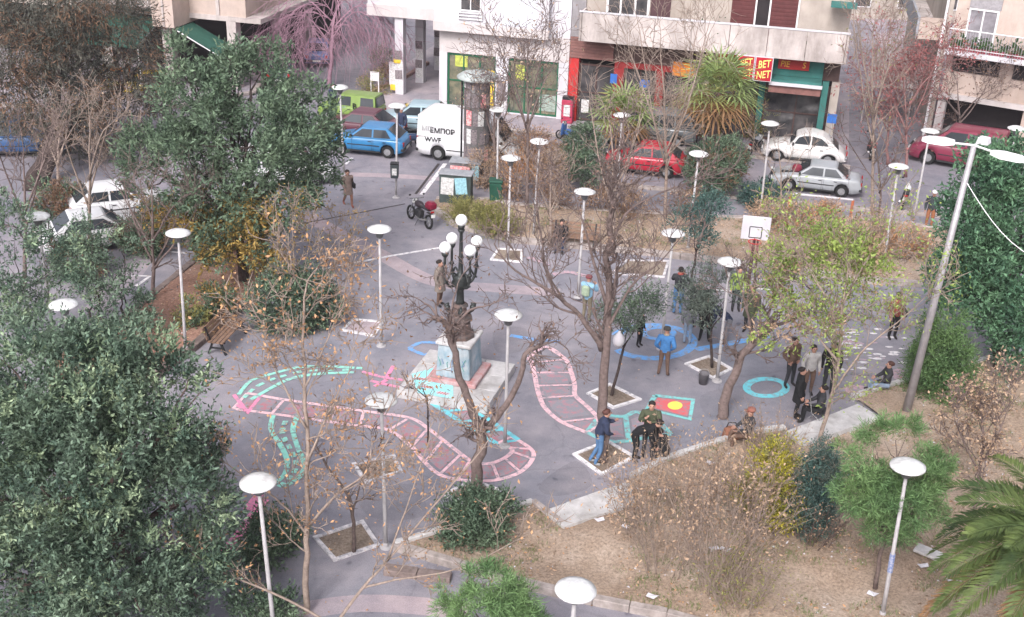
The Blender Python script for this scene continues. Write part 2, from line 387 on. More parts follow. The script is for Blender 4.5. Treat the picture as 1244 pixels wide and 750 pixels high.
# paved bands, drain and white lines on the plaza
def band(pts, wd, M, name, z=0.004, sm=True, label=None):
    P = px(pts); P = smoothline(P, 5) if sm and len(P) > 2 else P
    mb = MB(); mb.strip([(p.x, p.y, z) for p in P], wd, z); return tag(mb.build(name, M), kind='structure')
band([(372, 262), (410, 283), (460, 308), (505, 333), (540, 345), (600, 350), (680, 356)], 0.75, M_BAND, 'paving_band')
band([(425, 212), (480, 214), (540, 218), (604, 222)], 0.55, M_BAND, 'paving_band_cross')
band([(385, 329), (470, 312), (548, 299)], 0.14, M_WHITEP, 'painted_line', 0.008, False)
band([(512, 237), (541, 199)], 0.2, M_WHITEP, 'painted_line_kerb', 0.008, False)
band([(505, 236), (533, 199)], 0.12, mat('drain_dark', (0.06, 0.05, 0.05)), 'drain_slot', 0.007, False)
band([(345, 276), (420, 262), (492, 248)], 0.09, MATS['drain_dark'], 'drain_gutter', 0.007, False)
band([(420, 200), (428, 192)], 0.14, M_WHITEP, 'bay_line', 0.008, False)
band([(325, 750), (440, 733), (570, 742)], 0.6, M_BAND, 'paving_band_south', sm=True)
band([(205, 306), (228, 308)], 0.12, M_WHITEP, 'bay_line_west', 0.008, False)
band([(160, 335), (182, 336), (165, 348)], 0.14, M_WHITEP, 'bay_line_west_corner', 0.008, False)
band([(118, 378), (150, 342), (185, 296)], 1.0, M_PAVE, 'paving_band_west', 0.004, True)

# old asphalt repairs
for i, (q, k) in enumerate([([(395, 350), (440, 330), (470, 420), (408, 425)], 1.10), ([(600, 400), (640, 398), (640, 425), (605, 428)], .86), ([(650, 590), (700, 560), (720, 590), (672, 606)], .84), ([(850, 480), (905, 470), (915, 505), (862, 512)], .9), ([(440, 600), (500, 590), (512, 625), (450, 632)], .88), ([(880, 352), (960, 362), (955, 385), (876, 375)], 1.1), ([(560, 228), (530, 245), (470, 240), (500, 226)], .9), ([(730, 225), (830, 232), (826, 250), (728, 244)], .86)]):
    c_ = px(q); cen = sum(c_, Vector()) / 4; ring_ = smoothline([cen + (p - cen) * rnd.uniform(.85, 1.1) for p in c_], 5, True); mb = MB(); mb.poly([(p.x, p.y, .0025 + i * .0001) for p in ring_]); o = mb.build('asphalt_repair', asphalt_mat('asphalt_repair_%d' % i, tuple(v * k for v in ASPH)))
    if o.data.polygons[0].normal.z < 0: o.data.flip_normals()
    tag(o, kind='structure')
# tree pits with white painted frames
def pit(corners, label, soil=M_PITSOIL, M=None):
    P = px(corners); c = sum(P, Vector()) / 4
    o = thing('tree_pit', (c.x, c.y, 0), label, 'tree pit', 'white framed tree pits'); mb = MB()
    mb.add([(*(c + (p - c) * 0.93).xy, 0.012) for p in P], [(0, 1, 2, 3)]); mb.build('soil', soil, o, loc=o.location)
    for i in range(4):
        a, b = P[i], P[(i + 1) % 4]; d = (b - a).normalized() * 0.05; mb = MB()
        e = a - d; g = b - d * 1.2
        mb.box(((e + g) / 2) + Vector((0, 0, 0.015)), ((g - e).length, 0.1, 0.07), rz=math.atan2((b - a).y, (b - a).x)); mb.build('edging', M or M_WHITEP, o, loc=o.location)
    return o
pit([(417, 402), (429, 389), (465, 392), (454, 409)], 'tree pit with white edging beside the lamp north-west of the monument', soil=M_BAND)
pit([(715, 479), (741, 468), (777, 486), (745, 496)], 'white edged tree pit holding the thin sapling with a hung bag')
pit([(834, 443), (861, 434), (888, 449), (866, 460)], 'white edged tree pit at the foot of the lamp beside the standing group')
pit([(698, 553), (738, 537), (770, 556), (731, 577)], 'white edged tree pit around the tall bare tree with a man leaning on it')
pit([(383, 654), (440, 635), (459, 663), (407, 681)], 'white edged tree pit holding the leaning brown sapling', M=M_WHITEW)
pit([(597, 316), (606, 303), (634, 305), (633, 319)], 'small white edged pit at a lamp foot behind the monument')
pit([(540, 602), (575, 585), (615, 600), (585, 622)], 'white edged tree pit around the forked bare tree', M=M_WHITEW)
pit([(430, 565), (478, 555), (487, 574), (445, 587)], 'faint white edged tree pit below the pink painted path', M=M_WHITEW)
pit([(744, 333), (762, 317), (812, 318), (806, 337)], 'grassy white edged pit between the bare tree and the north bed', M=M_WHITEW)

# ---------------------------------------------------------------- painted games on the asphalt
def marks(name, label, rails=(), rungs=(), panels=(), Mr=None, Mp=None, wr=0.13, wg=0.09, closed=False, sm=True):
    pts0 = (list(rails) + list(rungs) + list(panels))[0]; c = G(*pts0[0])
    o = thing(name, (c.x, c.y, 0), label, 'ground painting')
    for p in panels:
        mb = MB(); P = px(p); mb.poly([(q.x, q.y, 0.006) for q in P]); me = mb.build('painted_panel', Mp, o, loc=o.location)
        if me.data.polygons[0].normal.z < 0: me.data.flip_normals()
    for i, r in enumerate(rungs):
        mb = MB(); mb.strip(px(r), wg, 0.009 + 0.0006 * (i % 3)); mb.build('rung', Mr, o, loc=o.location)
    for i, r in enumerate(rails):
        P = px(r); P = smoothline(P, 5, closed) if sm else P
        mb = MB(); mb.strip(P, wr, 0.012 + 0.001 * i + 0.0002 * (len(label) % 4), closed); mb.build('rail', Mr, o, loc=o.location)
    return o
def lerp2(a, b, t): return (a[0] + (b[0] - a[0]) * t, a[1] + (b[1] - a[1]) * t)
def ladder(name, label, A, B, cuts, Mr, Mp, wr=0.13, wg=0.09, inset=0.16):
    """two rails (pixel polylines A and B with matching points), rungs at the listed point indices, worn colour in the cells"""
    rungs = [(A[i], B[i]) for i in cuts]; panels = []
    for i, j in zip(cuts[:-1], cuts[1:]):
        q = [A[k] for k in range(i, j + 1)] + [B[k] for k in range(j, i - 1, -1)]
        c = (sum(p[0] for p in q) / len(q), sum(p[1] for p in q) / len(q)); panels.append([lerp2(p, c, inset + 0.12) for p in q])
    return marks(name, label, [A, B], rungs, panels, Mr, Mp, wr, wg)
# long pink path sweeping round the forked tree (outer rail, inner rail)
A = [(283, 497), (330, 503), (400, 513), (437, 518), (472, 523), (500, 543), (516, 562), (534, 577), (556, 583), (580, 585), (606, 583), (632, 574), (647, 558), (645, 546), (622, 531)]
B = [(300, 478), (345, 486), (408, 495), (442, 500), (497, 508), (520, 521), (538, 535), (560, 552), (571, 560), (583, 564), (598, 563), (613, 557), (622, 549), (619, 544), (606, 538)]
ladder('painted_path', 'long pink ladder path sweeping past the forked bare tree', A, B, list(range(0, 15)), M_PINK, M_PANEL)
# cyan ladder from the monument base to the pink curve
A = [(516, 485), (540, 500), (560, 513), (581, 526), (603, 539)]; B = [(552, 481), (573, 497), (592, 509), (611, 522), (630, 535)]
ladder('painted_path', 'bright cyan ladder path running from the monument to the pink curve', A, B, [0, 1, 2, 3, 4], M_CYAN, M_PANEL, wr=0.16, wg=0.12)
# pink ladder east of the monument
A = [(642, 436), (646, 441), (649, 453), (652, 469), (656, 484), (663, 497), (682, 513), (713, 526)]
B = [(668, 424), (687, 437), (694, 453), (698, 468), (699, 481), (714, 495), (726, 508), (728, 517)]
ladder('painted_path', 'pink ladder path curving down beside the tall bare tree', A, B, [1, 2, 3, 4, 6, 7], M_PINK, M_PANEL2, wr=0.15)
marks('painted_arc', 'pink arc closing the top of the pink ladder path', [[(642, 436), (652, 427), (662, 422), (670, 424), (680, 430)]], Mr=M_PINK)
# teal section of the path by the two standing men
A = [(713, 526), (738, 536), (764, 536), (790, 531), (815, 528)]; B = [(730, 504), (745, 506), (760, 506), (774, 501), (800, 512)]
ladder('painted_path', 'teal section of the painted path beside the two men', A, B, [0, 2, 4], M_TEAL, M_PANEL2, wr=0.16, wg=0.16)
marks('painted_square', 'red painted finish square with teal border and yellow disc', [[(796, 481), (842, 486), (838, 510), (786, 497), (796, 481)]], panels=[[(799, 483.5), (840, 488), (835, 506), (790, 495)]], Mr=M_TEAL, Mp=M_REDP, wr=0.17, sm=False)
c = G(820, 493); o = thing('painted_disc', (c.x, c.y, 0), 'yellow painted disc in the red square', 'ground painting'); mb = MB()
a, b = G(829, 493) - G(811, 493), G(820, 488) - G(820, 498); mb.poly([c + a / 2 * math.cos(t) + b / 2 * math.sin(t) + Vector((0, 0, .0075)) for t in np.linspace(0, 2 * math.pi, 25)[:-1]]); mb.build('disc', M_YELP, o, loc=o.location)
for p in o.children: p.data.flip_normals() if p.data.polygons[0].normal.z < 0 else None
# rings
def ring(cx, cy, rx, ry, M, wd, label, t0=0, t1=360, z=0.009):
    c = G(cx, cy); a = (G(cx + rx, cy) - G(cx - rx, cy)) / 2; b = (G(cx, cy - ry) - G(cx, cy + ry)) / 2; n = 40
    P = [c + a * math.cos(t) + b * math.sin(t) for t in np.linspace(R_(t0), R_(t1), n)]; full = abs(t1 - t0) >= 360
    o = thing('painted_ring', (c.x, c.y, 0), label, 'ground painting'); mb = MB(); mb.strip(P[:-1] if full else P, wd, z, full); mb.build('ring', M, o, loc=o.location); return o
ring(931, 471, 24, 10.5, M_CYAN, 0.24, 'cyan painted ring on the asphalt west of the seated pair')
ring(793, 415, 49, 20, M_BLUE, 0.30, 'large blue painted ring around the man in the blue jacket', -150, 160)
ring(800, 405, 18, 7, M_BLUE, 0.22, 'small blue painted ring beneath the standing group', z=0.0105)
marks('painted_arc', 'blue arrow line trailing from the large blue ring', [[(845, 425), (880, 419), (935, 408)]], Mr=M_BLUE, wr=0.28)
marks('painted_arc', 'blue and pink loop on the asphalt behind the marble base', [[(497, 424), (510, 417), (528, 417), (545, 422)], [(497, 424), (515, 431), (530, 428)]], Mr=M_BLUE, wr=0.16)
marks('painted_arc', 'pale blue line leading to the pink ladder top', [[(620, 408), (650, 413), (680, 416)]], Mr=M_BLUE, wr=0.2)
# mint green dashed ladder at the west
def dashes(name, label, lines, M, wd, dash=0.45, gap=0.16):
    c = G(*lines[0][0]); o = thing(name, (c.x, c.y, 0), label, 'ground painting')
    for li, ln in enumerate(lines):
        P = smoothline(px(ln), 8); d = [0.0]; dsh, gp = (dash * 2.6, gap * .35) if li < 2 else (dash * .55, gap * 1.4)
        for a, b in zip(P[:-1], P[1:]): d.append(d[-1] + (b - a).length)
        s = 0.0
        def pt(t):
            for i in range(len(d) - 1):
                if d[i + 1] >= t: k = (t - d[i]) / max(1e-6, d[i + 1] - d[i]); return P[i].lerp(P[i + 1], k)
            return P[-1]
        while s < d[-1]:
            e = min(d[-1], s + dsh * rnd.uniform(.8, 1.3)); mb = MB(); mb.strip([pt(s + (e - s) * q / 6) for q in range(7)], wd * rnd.uniform(.9, 1.1), 0.0155 + .0009 * li); mb.build('dash', M, o, loc=o.location); s = e + gp * rnd.uniform(.6, 1.2)
dashes('painted_path', 'mint green dashed path arching behind the orange leaved tree', [[(290, 480), (305, 463), (330, 455), (362, 447), (400, 446), (440, 448)], [(305, 486), (326, 474), (352, 461), (385, 455), (430, 453)], [(296, 484), (314, 469), (342, 458), (375, 451), (430, 450)]], M_MINT, 0.14)
dashes('painted_path', 'mint green dashed path curling past the front left lamp', [[(332, 505), (329, 522), (340, 540), (349, 560), (345, 578), (330, 590)], [(362, 505), (356, 522), (362, 545), (370, 565), (364, 580), (345, 592)], [(347, 512), (343, 527), (352, 545), (360, 565), (352, 582), (338, 592)]], M_MINT, 0.15)
marks('painted_arc', 'hot pink stripes beside the large front evergreen', [[(322, 607), (308, 625), (290, 650), (270, 672)], [(316, 600), (300, 620)]], Mr=M_HOTPINK, wr=0.24)
marks('painted_arc', 'hot pink cross at the west end of the long path', [[(284, 480), (300, 500)], [(318, 480), (300, 503), (288, 492)]], Mr=M_HOTPINK, wr=0.12, sm=False)
marks('painted_path', 'faded pink zigzag lines beside the marble base', [[(440, 452), (470, 460), (510, 464)], [(450, 463), (480, 470), (505, 474)], [(470, 462), (455, 470)], [(478, 445), (468, 462)]], Mr=M_HOTPINK, wr=0.13, sm=False)
marks('painted_arc', 'pink zigzag chalked on the asphalt near the north bench', [[(640, 313), (655, 317), (668, 322)], [(672, 334), (690, 331), (712, 336)]], Mr=M_FADEP, wr=0.25)
marks('painted_court', 'white painted court lines below the basketball hoop', [[(905, 339), (940, 342)], [(900, 350), (945, 353)], [(860, 352), (900, 355)]], Mr=M_WHITEP, wr=0.1, sm=False)
# scattered white and red dabs east of the ring
dabs = thing('painted_dabs', G(1040, 430), 'many small white and red paint dabs on the asphalt below the yellow green tree', 'ground painting')
for i in range(58):
    x, y = rnd.uniform(1000, 1105), rnd.uniform(398, 450); c = G(x, y); r = rnd.uniform(.05, .13); a = rnd.random() * 3
    mb = MB(); mb.poly([c + Vector((math.cos(t) * r * 1.5, math.sin(t) * r * .7, 0.007 + i * 2e-5)) for t in np.linspace(0, 2 * math.pi, 8)[:-1]]); mb.build('dab', M_WHITEP if i % 6 else M_FADEP, dabs, loc=dabs.location)
for i, (x, y, sx, sy) in enumerate([(1030, 418, 20, 5), (1038, 473, 18, 5), (1092, 455, 10, 7), (665, 455, 12, 4), (668, 478, 12, 4)]):
    mb = MB(); mb.poly([G(x + sx * math.cos(t) * rnd.uniform(.8, 1.1), y - sy * math.sin(t)) + Vector((0, 0, 0.0055)) for t in np.linspace(0, 2 * math.pi, 12)[:-1]]); tag(mb.build('faded_stain', M_FADEP), kind='structure')

# ---------------------------------------------------------------- pavement in front of the shops
UX, UY = math.cos(R_(-14.0)), math.sin(R_(-14.0))
FO = Vector((0, 61.2, 0))
def FB(s, d, z=0.0): return Vector((FO.x + UX * s - UY * d, FO.y + UY * s + UX * d, z))
def slab(name, pts, z, M, kM=None):
    mb = MB(); mb.prism([(p.x, p.y) for p in pts], -0.02, z); return tag(mb.build(name, M), kind='structure')
sp = slab('shop_pavement', [FB(-9.5, -1.2), FB(-4, -2.6), FB(17.2, -2.6), FB(17.2, 14), FB(-9.5, 30)], 0.13, M_PAVE)
kerb_run([FB(-9.6, -1.3), FB(-4, -2.75), FB(17.3, -2.75)], sp, h=0.135)
sp = slab('corner_pavement', [Vector((21.2, 57.0, 0)), Vector((34, 50.0, 0)), Vector((48, 70, 0)), Vector((27, 95, 0))], 0.13, M_PAVE)
kerb_run([Vector((21.2, 56.9, 0)), Vector((34, 49.9, 0))], sp, h=0.14)
sp = slab('cafe_pavement', [Vector((-15.0, 64.0, 0)), Vector((-20, 59, 0)), Vector((-60, 63, 0)), Vector((-60, 110, 0)), Vector((-15.5, 110, 0))], 0.13, M_PAVE)
kerb_run([Vector((-14.9, 90, 0)), Vector((-14.9, 64, 0)), Vector((-20, 58.9, 0)), Vector((-40, 61, 0))], sp, h=0.14)
# kerb between plaza and street
kp = tag(link('plaza_kerb', MB().strip([(-1.8, 52.0, 0.01), (10.5, 49.2, 0.01), (23, 47.2, 0.01)], 0.1, 0.012).build('k', M_KERB).data), kind='structure')
bpy.data.objects.remove(bpy.data.objects['k'])
kerb_run([(-1.8, 52.0), (10.5, 49.2), (23, 47.2)], kp, h=0.12)
# ================================================================ buildings
M_WHITE = mat('white_render', (0.60, 0.58, 0.61), 0.85, 0.06, 1.5, 0.1, stain=0.15)
M_WHITEC = mat('cream_render', (0.57, 0.52, 0.51), 0.85, 0.06, 1.5, 0.1, stain=0.18)
M_BEIGE = mat('beige_render', (0.47, 0.41, 0.36), 0.9, 0.1, 1.2, 0.15, stain=0.25)
M_PINKB = mat('pinkish_render', (0.56, 0.45, 0.39), 0.9, 0.1, 1.2, 0.15, stain=0.25)
M_CONC = mat('stained_concrete', (0.60, 0.53, 0.50), 0.9, 0.12, 1.6, 0.2, stain=0.5)
M_GREYW = mat('blue_grey_wall', (0.17, 0.18, 0.23), 0.9, 0.12, 0.8, 0.1, stain=0.3)
M_WOOD = mat('maroon_cladding', (0.24, 0.115, 0.10), 0.7, 0.15, 3, 0.1)
M_SHUT = mat('maroon_shutter', (0.12, 0.035, 0.035), 0.6, 0.12, 4)
M_REDW = mat('red_painted_wall', (0.50, 0.03, 0.03), 0.6, 0.12, 2)
M_GLASS = mat('dark_shop_glass', (0.11, 0.10, 0.10), 0.12, 0.3, 1.6, col2=(0.02, 0.022, 0.025), spec=0.6)
M_GLASSG = mat('painted_reflection_glass', (0.24, 0.21, 0.14), 0.12, 0.4, 1.7, col2=(0.03, 0.06, 0.05), spec=0.6)  # brown and green mottling paints reflections and the shop inside into the glass
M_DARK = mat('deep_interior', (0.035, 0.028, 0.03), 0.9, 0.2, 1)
M_GREENF = mat('green_frame', (0.015, 0.12, 0.06), 0.5, 0.1, 4)
M_TEALC = mat('teal_canvas', (0.05, 0.19, 0.17), 0.8, 0.12, 2, stain=0.2)
M_AWN = mat('green_awning', (0.035, 0.115, 0.085), 0.85, 0.12, 2, stain=0.2)
M_WFRAME = mat('white_frame', (0.75, 0.73, 0.73), 0.5, 0.05, 4)
M_YEL = mat('yellow_plastic', (0.78, 0.56, 0.05), 0.5, 0.1, 5)
M_ORG = mat('orange_plastic', (0.70, 0.22, 0.03), 0.5, 0.1, 5)
M_SIGNR = mat('sign_red', (0.42, 0.012, 0.03), 0.5, 0.08, 3)
M_LETY = mat('letter_yellow', (0.90, 0.74, 0.20), 0.5, 0.05, 3)
M_LETO = mat('letter_orange', (0.85, 0.42, 0.06), 0.5, 0.05, 3)
M_BLK = mat('black_paint', (0.02, 0.02, 0.022), 0.5, 0.1, 5)
M_STEEL = mat('galvanised_pole', (0.42, 0.40, 0.41), 0.5, 0.12, 5, metal=0.3)
M_POLEL = mat('pale_pole', (0.43, 0.41, 0.41), 0.55, 0.12, 5)
M_DISC = mat('white_lamp_disc', (0.74, 0.74, 0.73), 0.4, 0.10, 7, stain=0.35)
M_POSTER = [mat('poster_white', (0.75, 0.74, 0.72), 0.7, 0.25, 14), mat('poster_cyan', (0.35, 0.62, 0.70), 0.7, 0.2, 12), mat('poster_red', (0.62, 0.04, 0.09), 0.7, 0.2, 9, col2=(0.8, 0.6, 0.55)), mat('poster_dark', (0.09, 0.08, 0.09), 0.7, 0.3, 12, col2=(0.30, 0.25, 0.25)), mat('poster_yellow', (0.75, 0.52, 0.06), 0.7, 0.15, 8)]
A14 = R_(-14.0)
def bx(name, x0, x1, y0, y1, z0, z1, M, parent, bev=0.0):
    return MB().box(((x0 + x1) / 2, (y0 + y1) / 2, (z0 + z1) / 2), (abs(x1 - x0), abs(y1 - y0), abs(z1 - z0)), bev=bev).build(name, M, parent)
def window(parent, x0, x1, z0, z1, y, nx, nz, Mf, Mg, fw=0.06, depth=0.10, name='window'):
    """frame bars (part) with one pane per light (sub-parts); y is the wall face, the pane sits back"""
    mb = MB(); cx, cz = (x0 + x1) / 2, (z0 + z1) / 2
    for xx in (x0 + fw / 2, x1 - fw / 2): mb.box((xx, y - 0.01, cz), (fw, depth, z1 - z0))
    for zz in (z0 + fw / 2, z1 - fw / 2): mb.box((cx, y - 0.01, zz), (x1 - x0 - 2 * fw, depth, fw))
    for i in range(1, nx): mb.box((x0 + (x1 - x0) * i / nx, y - 0.012, cz), (fw * .8, depth * .9, z1 - z0 - 2 * fw))
    for k in range(1, nz): mb.box((cx, y - 0.009, z0 + (z1 - z0) * k / nz), (x1 - x0 - 2 * fw, depth * .8, fw * .8))
    f = mb.build(name, Mf, parent)
    for i in range(nx):
        for k in range(nz):
            bx('pane', x0 + (x1 - x0) * i / nx + .01, x0 + (x1 - x0) * (i + 1) / nx - .01, y - .005, y + .02, z0 + (z1 - z0) * k / nz + .01, z0 + (z1 - z0) * (k + 1) / nz - .01, Mg, f)
    return f
def poster(parent, x, z, y, wd, h, M, tilt=0.0, name='poster'):
    mb = MB(); mb.box((x, y, z), (wd, 0.012, h), M=Matrix.Rotation(tilt, 3, 'Y')); return mb.build(name, M, parent)

# ---- white corner building with the glazed shop
sp_pass = bpy.data.objects['shop_pavement']
wb = thing('white_building', FO, 'white corner building with green framed shop windows and open columned passage', 'building', rz=A14)
for x0, x1 in ((-4.5, -4.06), (-1.36, -0.67), (2.05, 2.58)): bx('pillar', x0, x1, -0.06, 0.5, 0.13, 3.14, M_WHITE, wb)
bx('shop_fascia', -4.5, 2.58, -0.05, 0.5, 3.14, 4.42, M_WHITEC, wb)
for x0, x1 in ((-4.06, -1.36), (-0.67, 2.05)):
    window(wb, x0, x1, 0.2, 3.1, 0.10, 3, 2, M_GREENF, M_GLASSG, 0.09, name='shop_window')
    bx('plinth', x0, x1, 0.02, 0.35, 0.13, 0.2, M_WHITE, wb)
bx('overhang', -4.62, 1.52, -0.6, -0.045, 4.40, 9.0, M_WHITE, wb)
bx('overhang_band', -4.66, 1.56, -0.66, -0.52, 4.38, 4.86, M_WHITEC, wb)
bx('upper_wall', 1.525, 2.58, -0.04, 0.5, 4.425, 9.0, M_WHITE, wb); bx('upper_block', -4.55, 1.52, -0.043, 8, 4.425, 9.0, M_WHITE, wb)
window(wb, -3.2, -2.05, 5.5, 7.4, -0.62, 2, 1, M_WFRAME, M_GLASS, 0.07); 
mb = MB()
for z in (5.12, 5.28, 5.44): mb.box((-2.62, -0.72, z), (1.3, 0.04, 0.05))
for x in (-3.25, -2.0): mb.box((x, -0.69, 5.28), (0.04, 0.1, 0.4))
mb.build('window_railing', M_WFRAME, wb)
bx('recess_panel', -0.9, 0.9, -0.63, -0.59, 4.95, 8.9, mat('pale_blue_render', (0.63, 0.64, 0.68), 0.85, 0.05, 1.2), wb)
bx('passage_slab', -9.1, -4.6, 1.4, 16, 4.47, 9.0, M_WHITE, wb); bx('passage_slab_edge', -9.14, -4.56, 1.33, 1.5, 4.44, 5.05, M_WHITEC, wb)
window(wb, -7.6, -6.4, 5.75, 7.4, 1.37, 2, 1, M_WFRAME, M_GLASS)
for x, y in ((-7.35, 1.75), (-7.15, 4.6), (-7.1, 7.9)):
    c = bx('column', x - 0.24, x + 0.24, y - 0.24, y + 0.24, 0.13, 4.46, M_WHITE, wb)
    for k in range(4): poster(c, x + rnd.uniform(-.05, .05), 0.7 + k * 0.55, y - 0.25 - 0.002 * k, 0.42, rnd.uniform(.4, .52), M_POSTER[(0, 3, 0, 3)[k]], rnd.uniform(-.05, .05))
bx('passage_side_wall', -6.6, -6.4, 8.6, 16, 0.13, 4.46, M_GREYW, wb); bx('passage_back_wall', -6.4, -4.52, 8.4, 8.6, 0.13, 4.46, M_WHITEC, wb)
for k in range(6):
    mb = MB(); mb.box((-6.2 + (k % 3) * .62, 8.38 - .002 * k, 1.0 + (k // 3) * 0.95), (0.55, 0.012, 0.85)); mb.build('poster', M_POSTER[(3, 0, 3, 2, 0, 3)[k]], wb)
# shop display: yellow posters and shelving seen through the glass
poster(wb, -1.75, 1.1, 0.07, 0.62, 1.3, M_POSTER[4]); poster(wb, -1.62, 2.1, 0.068, 0.5, 0.5, M_POSTER[4], 0.2); poster(wb, -3.3, 2.7, 0.07, 0.7, 0.6, mat('poster_lime', (0.55, 0.60, 0.12), 0.6, 0.2, 6)); poster(wb, 0.0, 2.4, 0.07, 0.6, 0.8, MATS['poster_lime']); poster(wb, 1.5, 0.9, 0.07, 0.9, 0.9, mat('poster_palegreen', (0.35, 0.42, 0.36), 0.6, 0.2, 6))
poster(wb, -1.02, 1.35, -0.075, 0.5, 1.1, M_POSTER[3]); poster(wb, -1.0, 0.6, -0.074, 0.45, 0.5, M_POSTER[0])
# ---- bin and posters at the passage
pb = thing('poster_stand', FB(-7.75, 1.7, 0.13), 'yellow and white poster stand beside the white passage column', 'poster stand', rz=A14)
bx('board', -0.25, 0.25, -0.04, 0.04, 0.45, 1.75, M_WHITE, pb); mb = MB(); mb.lathe([(0.0, 0), (0.28, 0.02), (0.3, 0.12), (0.28, 0.2), (0, 0.22)], 14, (0.3, 0, 1.75)); mb.build('yellow_top', M_YEL, pb); bx('yellow_box', -0.15, 0.3, -0.14, 0.12, 0.2, 0.5, M_YEL, pb)
mb = MB(); [mb.tube([(x, 0, 0), (x, 0, 0.5)], 0.025, 5) for x in (-0.2, 0.2)]; mb.build('legs', M_STEEL, pb); poster(pb, 0, 1.15, -0.05, 0.36, 0.9, M_POSTER[0])
kerb_run([FB(-9.2, 0.2), FB(-8.3, 4.5), FB(-8.2, 9.0)], sp_pass, M=mat('pinkish_kerb', (.42, .26, .22), .9, .2, 4), h=.3, wd=.22)
pk = thing('parking_sign', FB(16.1, -2.2, .13), 'small blue square sign on a thin post at the corner of the east lane', 'sign', rz=A14); MB().tube([(0, 0, 0), (0, 0, 2.3)], .03, 6).build('post', M_STEEL, pk); bx('plate', -.22, .22, -.05, -.03, 1.85, 2.3, mat('sign_blue', (.04, .16, .5), .5), pk)
pf = thing('pavement_frame', FB(-8.6, 0.9, 0.13), 'white metal hoop frame standing beside the yellow poster stand', 'frame', rz=A14)
mb = MB(); mb.tube([(-0.2, 0, 0), (-0.2, 0, 1.3), (0.25, 0, 1.3), (0.25, 0, 0)], 0.035, 6); mb.build('hoop', M_WFRAME, pf); bx('plate', -0.18, 0.23, -.02, .02, 0.8, 1.25, M_WFRAME, pf)
rb = thing('ticket_machine', FB(2.75, -0.5, 0.13), 'red and white upright box against the red shop pillar', 'vending box', rz=A14)
bx('cabinet', -0.3, 0.3, -0.25, 0.2, 0.0, 1.25, mat('dusty_red', (0.45, 0.05, 0.10), 0.5, 0.15, 4), rb, 0.03); poster(rb, 0, 0.7, -0.26, 0.34, 0.6, M_POSTER[0]); bx('dark_top', -0.28, 0.28, -0.22, 0.18, 1.25, 1.4, M_BLK, rb)

# ---- building with the long concrete balcony and red shop front
rd = thing('balcony_building', FO, 'beige building with long stained concrete balcony over red shop fronts', 'building', rz=A14)
bx('wall', 2.6, 16.3, 0.02, 9, 4.62, 9.2, M_BEIGE, rd); bx('ground_floor_core', 2.7, 16.1, 1.6, 9, 0.13, 4.6, M_DARK, rd)
bx('stone_strip', 2.62, 3.32, -0.10, 0.03, 4.55, 9.0, mat('grey_stone', (0.33, 0.31, 0.32), 0.9, 0.15, 2, 0.2, stain=0.2), rd)
for k in range(7): bx('cladding_board', 2.62, 4.9, -0.16, 0.0, 3.5 + k * 0.155, 3.5 + k * 0.155 + 0.145, M_WOOD, rd)
bx('balcony_slab', 3.4, 16.25, -1.28, 0.0, 4.70, 4.80, M_CONC, rd)
n = 7
for i in range(n):
    x0, x1 = 3.4 + 12.85 * i / n, 3.4 + 12.85 * (i + 1) / n
    bx('balcony_panel', x0 + 0.012, x1 - 0.012, -1.42, -1.29, 4.66, 6.08, M_CONC, rd, 0.012)
bx('balcony_end_panel', 3.28, 3.39, -1.40, -0.12, 4.66, 6.08, M_CONC, rd, 0.012); bx('balcony_end_panel', 16.26, 16.38, -1.40, 0.0, 4.66, 6.08, M_CONC, rd, 0.012)
bx('coping', 3.26, 16.4, -1.45, -1.26, 6.083, 6.16, M_WHITE, rd, 0.012)
window(rd, 4.35, 6.55, 5.0, 8.6, 0.0, 3, 1, M_WFRAME, M_GLASS, 0.12)
bx('window_reveal', 6.6, 7.6, -0.03, 0.05, 5.0, 8.6, mat('dark_maroon_door', (0.09, 0.045, 0.05), 0.6), rd)
for x0, x1 in ((10.6, 11.75), (12.5, 13.78)):
    s = bx('shutter', x0, x1, -0.06, 0.03, 4.85, 8.8, M_SHUT, rd)
    for k in range(20): bx('slat', x0 + .03, x1 - .03, -0.085, -0.05, 4.95 + k * 0.19, 5.07 + k * 0.19, M_SHUT, s)
bx('door_gap', 11.76, 12.49, -0.02, 0.04, 4.85, 8.8, M_DARK, rd)
for x in (11.78, 12.46, 13.82): bx('door_jamb', x - .04, x + .04, -0.10, 0.03, 4.85, 8.8, M_WFRAME, rd)
bx('teal_awning_edge', 15.3, 16.5, -1.5, -0.2, 7.3, 7.4, M_TEALC, rd)
# shop front
for x0, x1, M in ((2.62, 3.12, M_REDW), (5.0, 5.5, mat('dark_red_wall', (0.30, 0.03, 0.03), 0.7, 0.2, 2)), (7.2, 7.6, MATS.get('dark_red_wall') or M_REDW), (9.6, 9.9, M_BEIGE), (12.4, 12.7, M_TEALC), (15.9, 16.3, M_BEIGE)): bx('pillar', x0, x1, -0.12, 0.5, 0.13, 3.47, M, rd)
bx('lintel', 5.0, 9.9, -0.13, 0.4, 3.2, 3.49, MATS['dark_red_wall'], rd); bx('soffit_board', 4.92, 16.2, -0.05, 0.3, 3.50, 4.62, mat('brown_soffit', (0.13, 0.08, 0.07), 0.8, 0.2, 2), rd)
for x0, x1 in ((3.12, 5.0), (5.5, 7.2), (7.6, 9.6), (9.9, 12.4), (12.7, 15.9)): window(rd, x0 + .01, x1 - .01, 0.2, 3.19, 0.12, 2, 2, mat('brown_frame', (0.09, 0.05, 0.045), 0.5), M_GLASS, 0.08, name='shop_window')
poster(rd, 3.55, 0.95, 0.04, 0.4, 0.7, M_POSTER[0]); bx('orange_panel', 8.0, 9.2, -0.14, -0.02, 3.05, 3.75, M_ORG, rd); bx('orange_panel', 10.2, 11.2, -0.16, -0.08, 3.6, 4.4, M_ORG, rd)
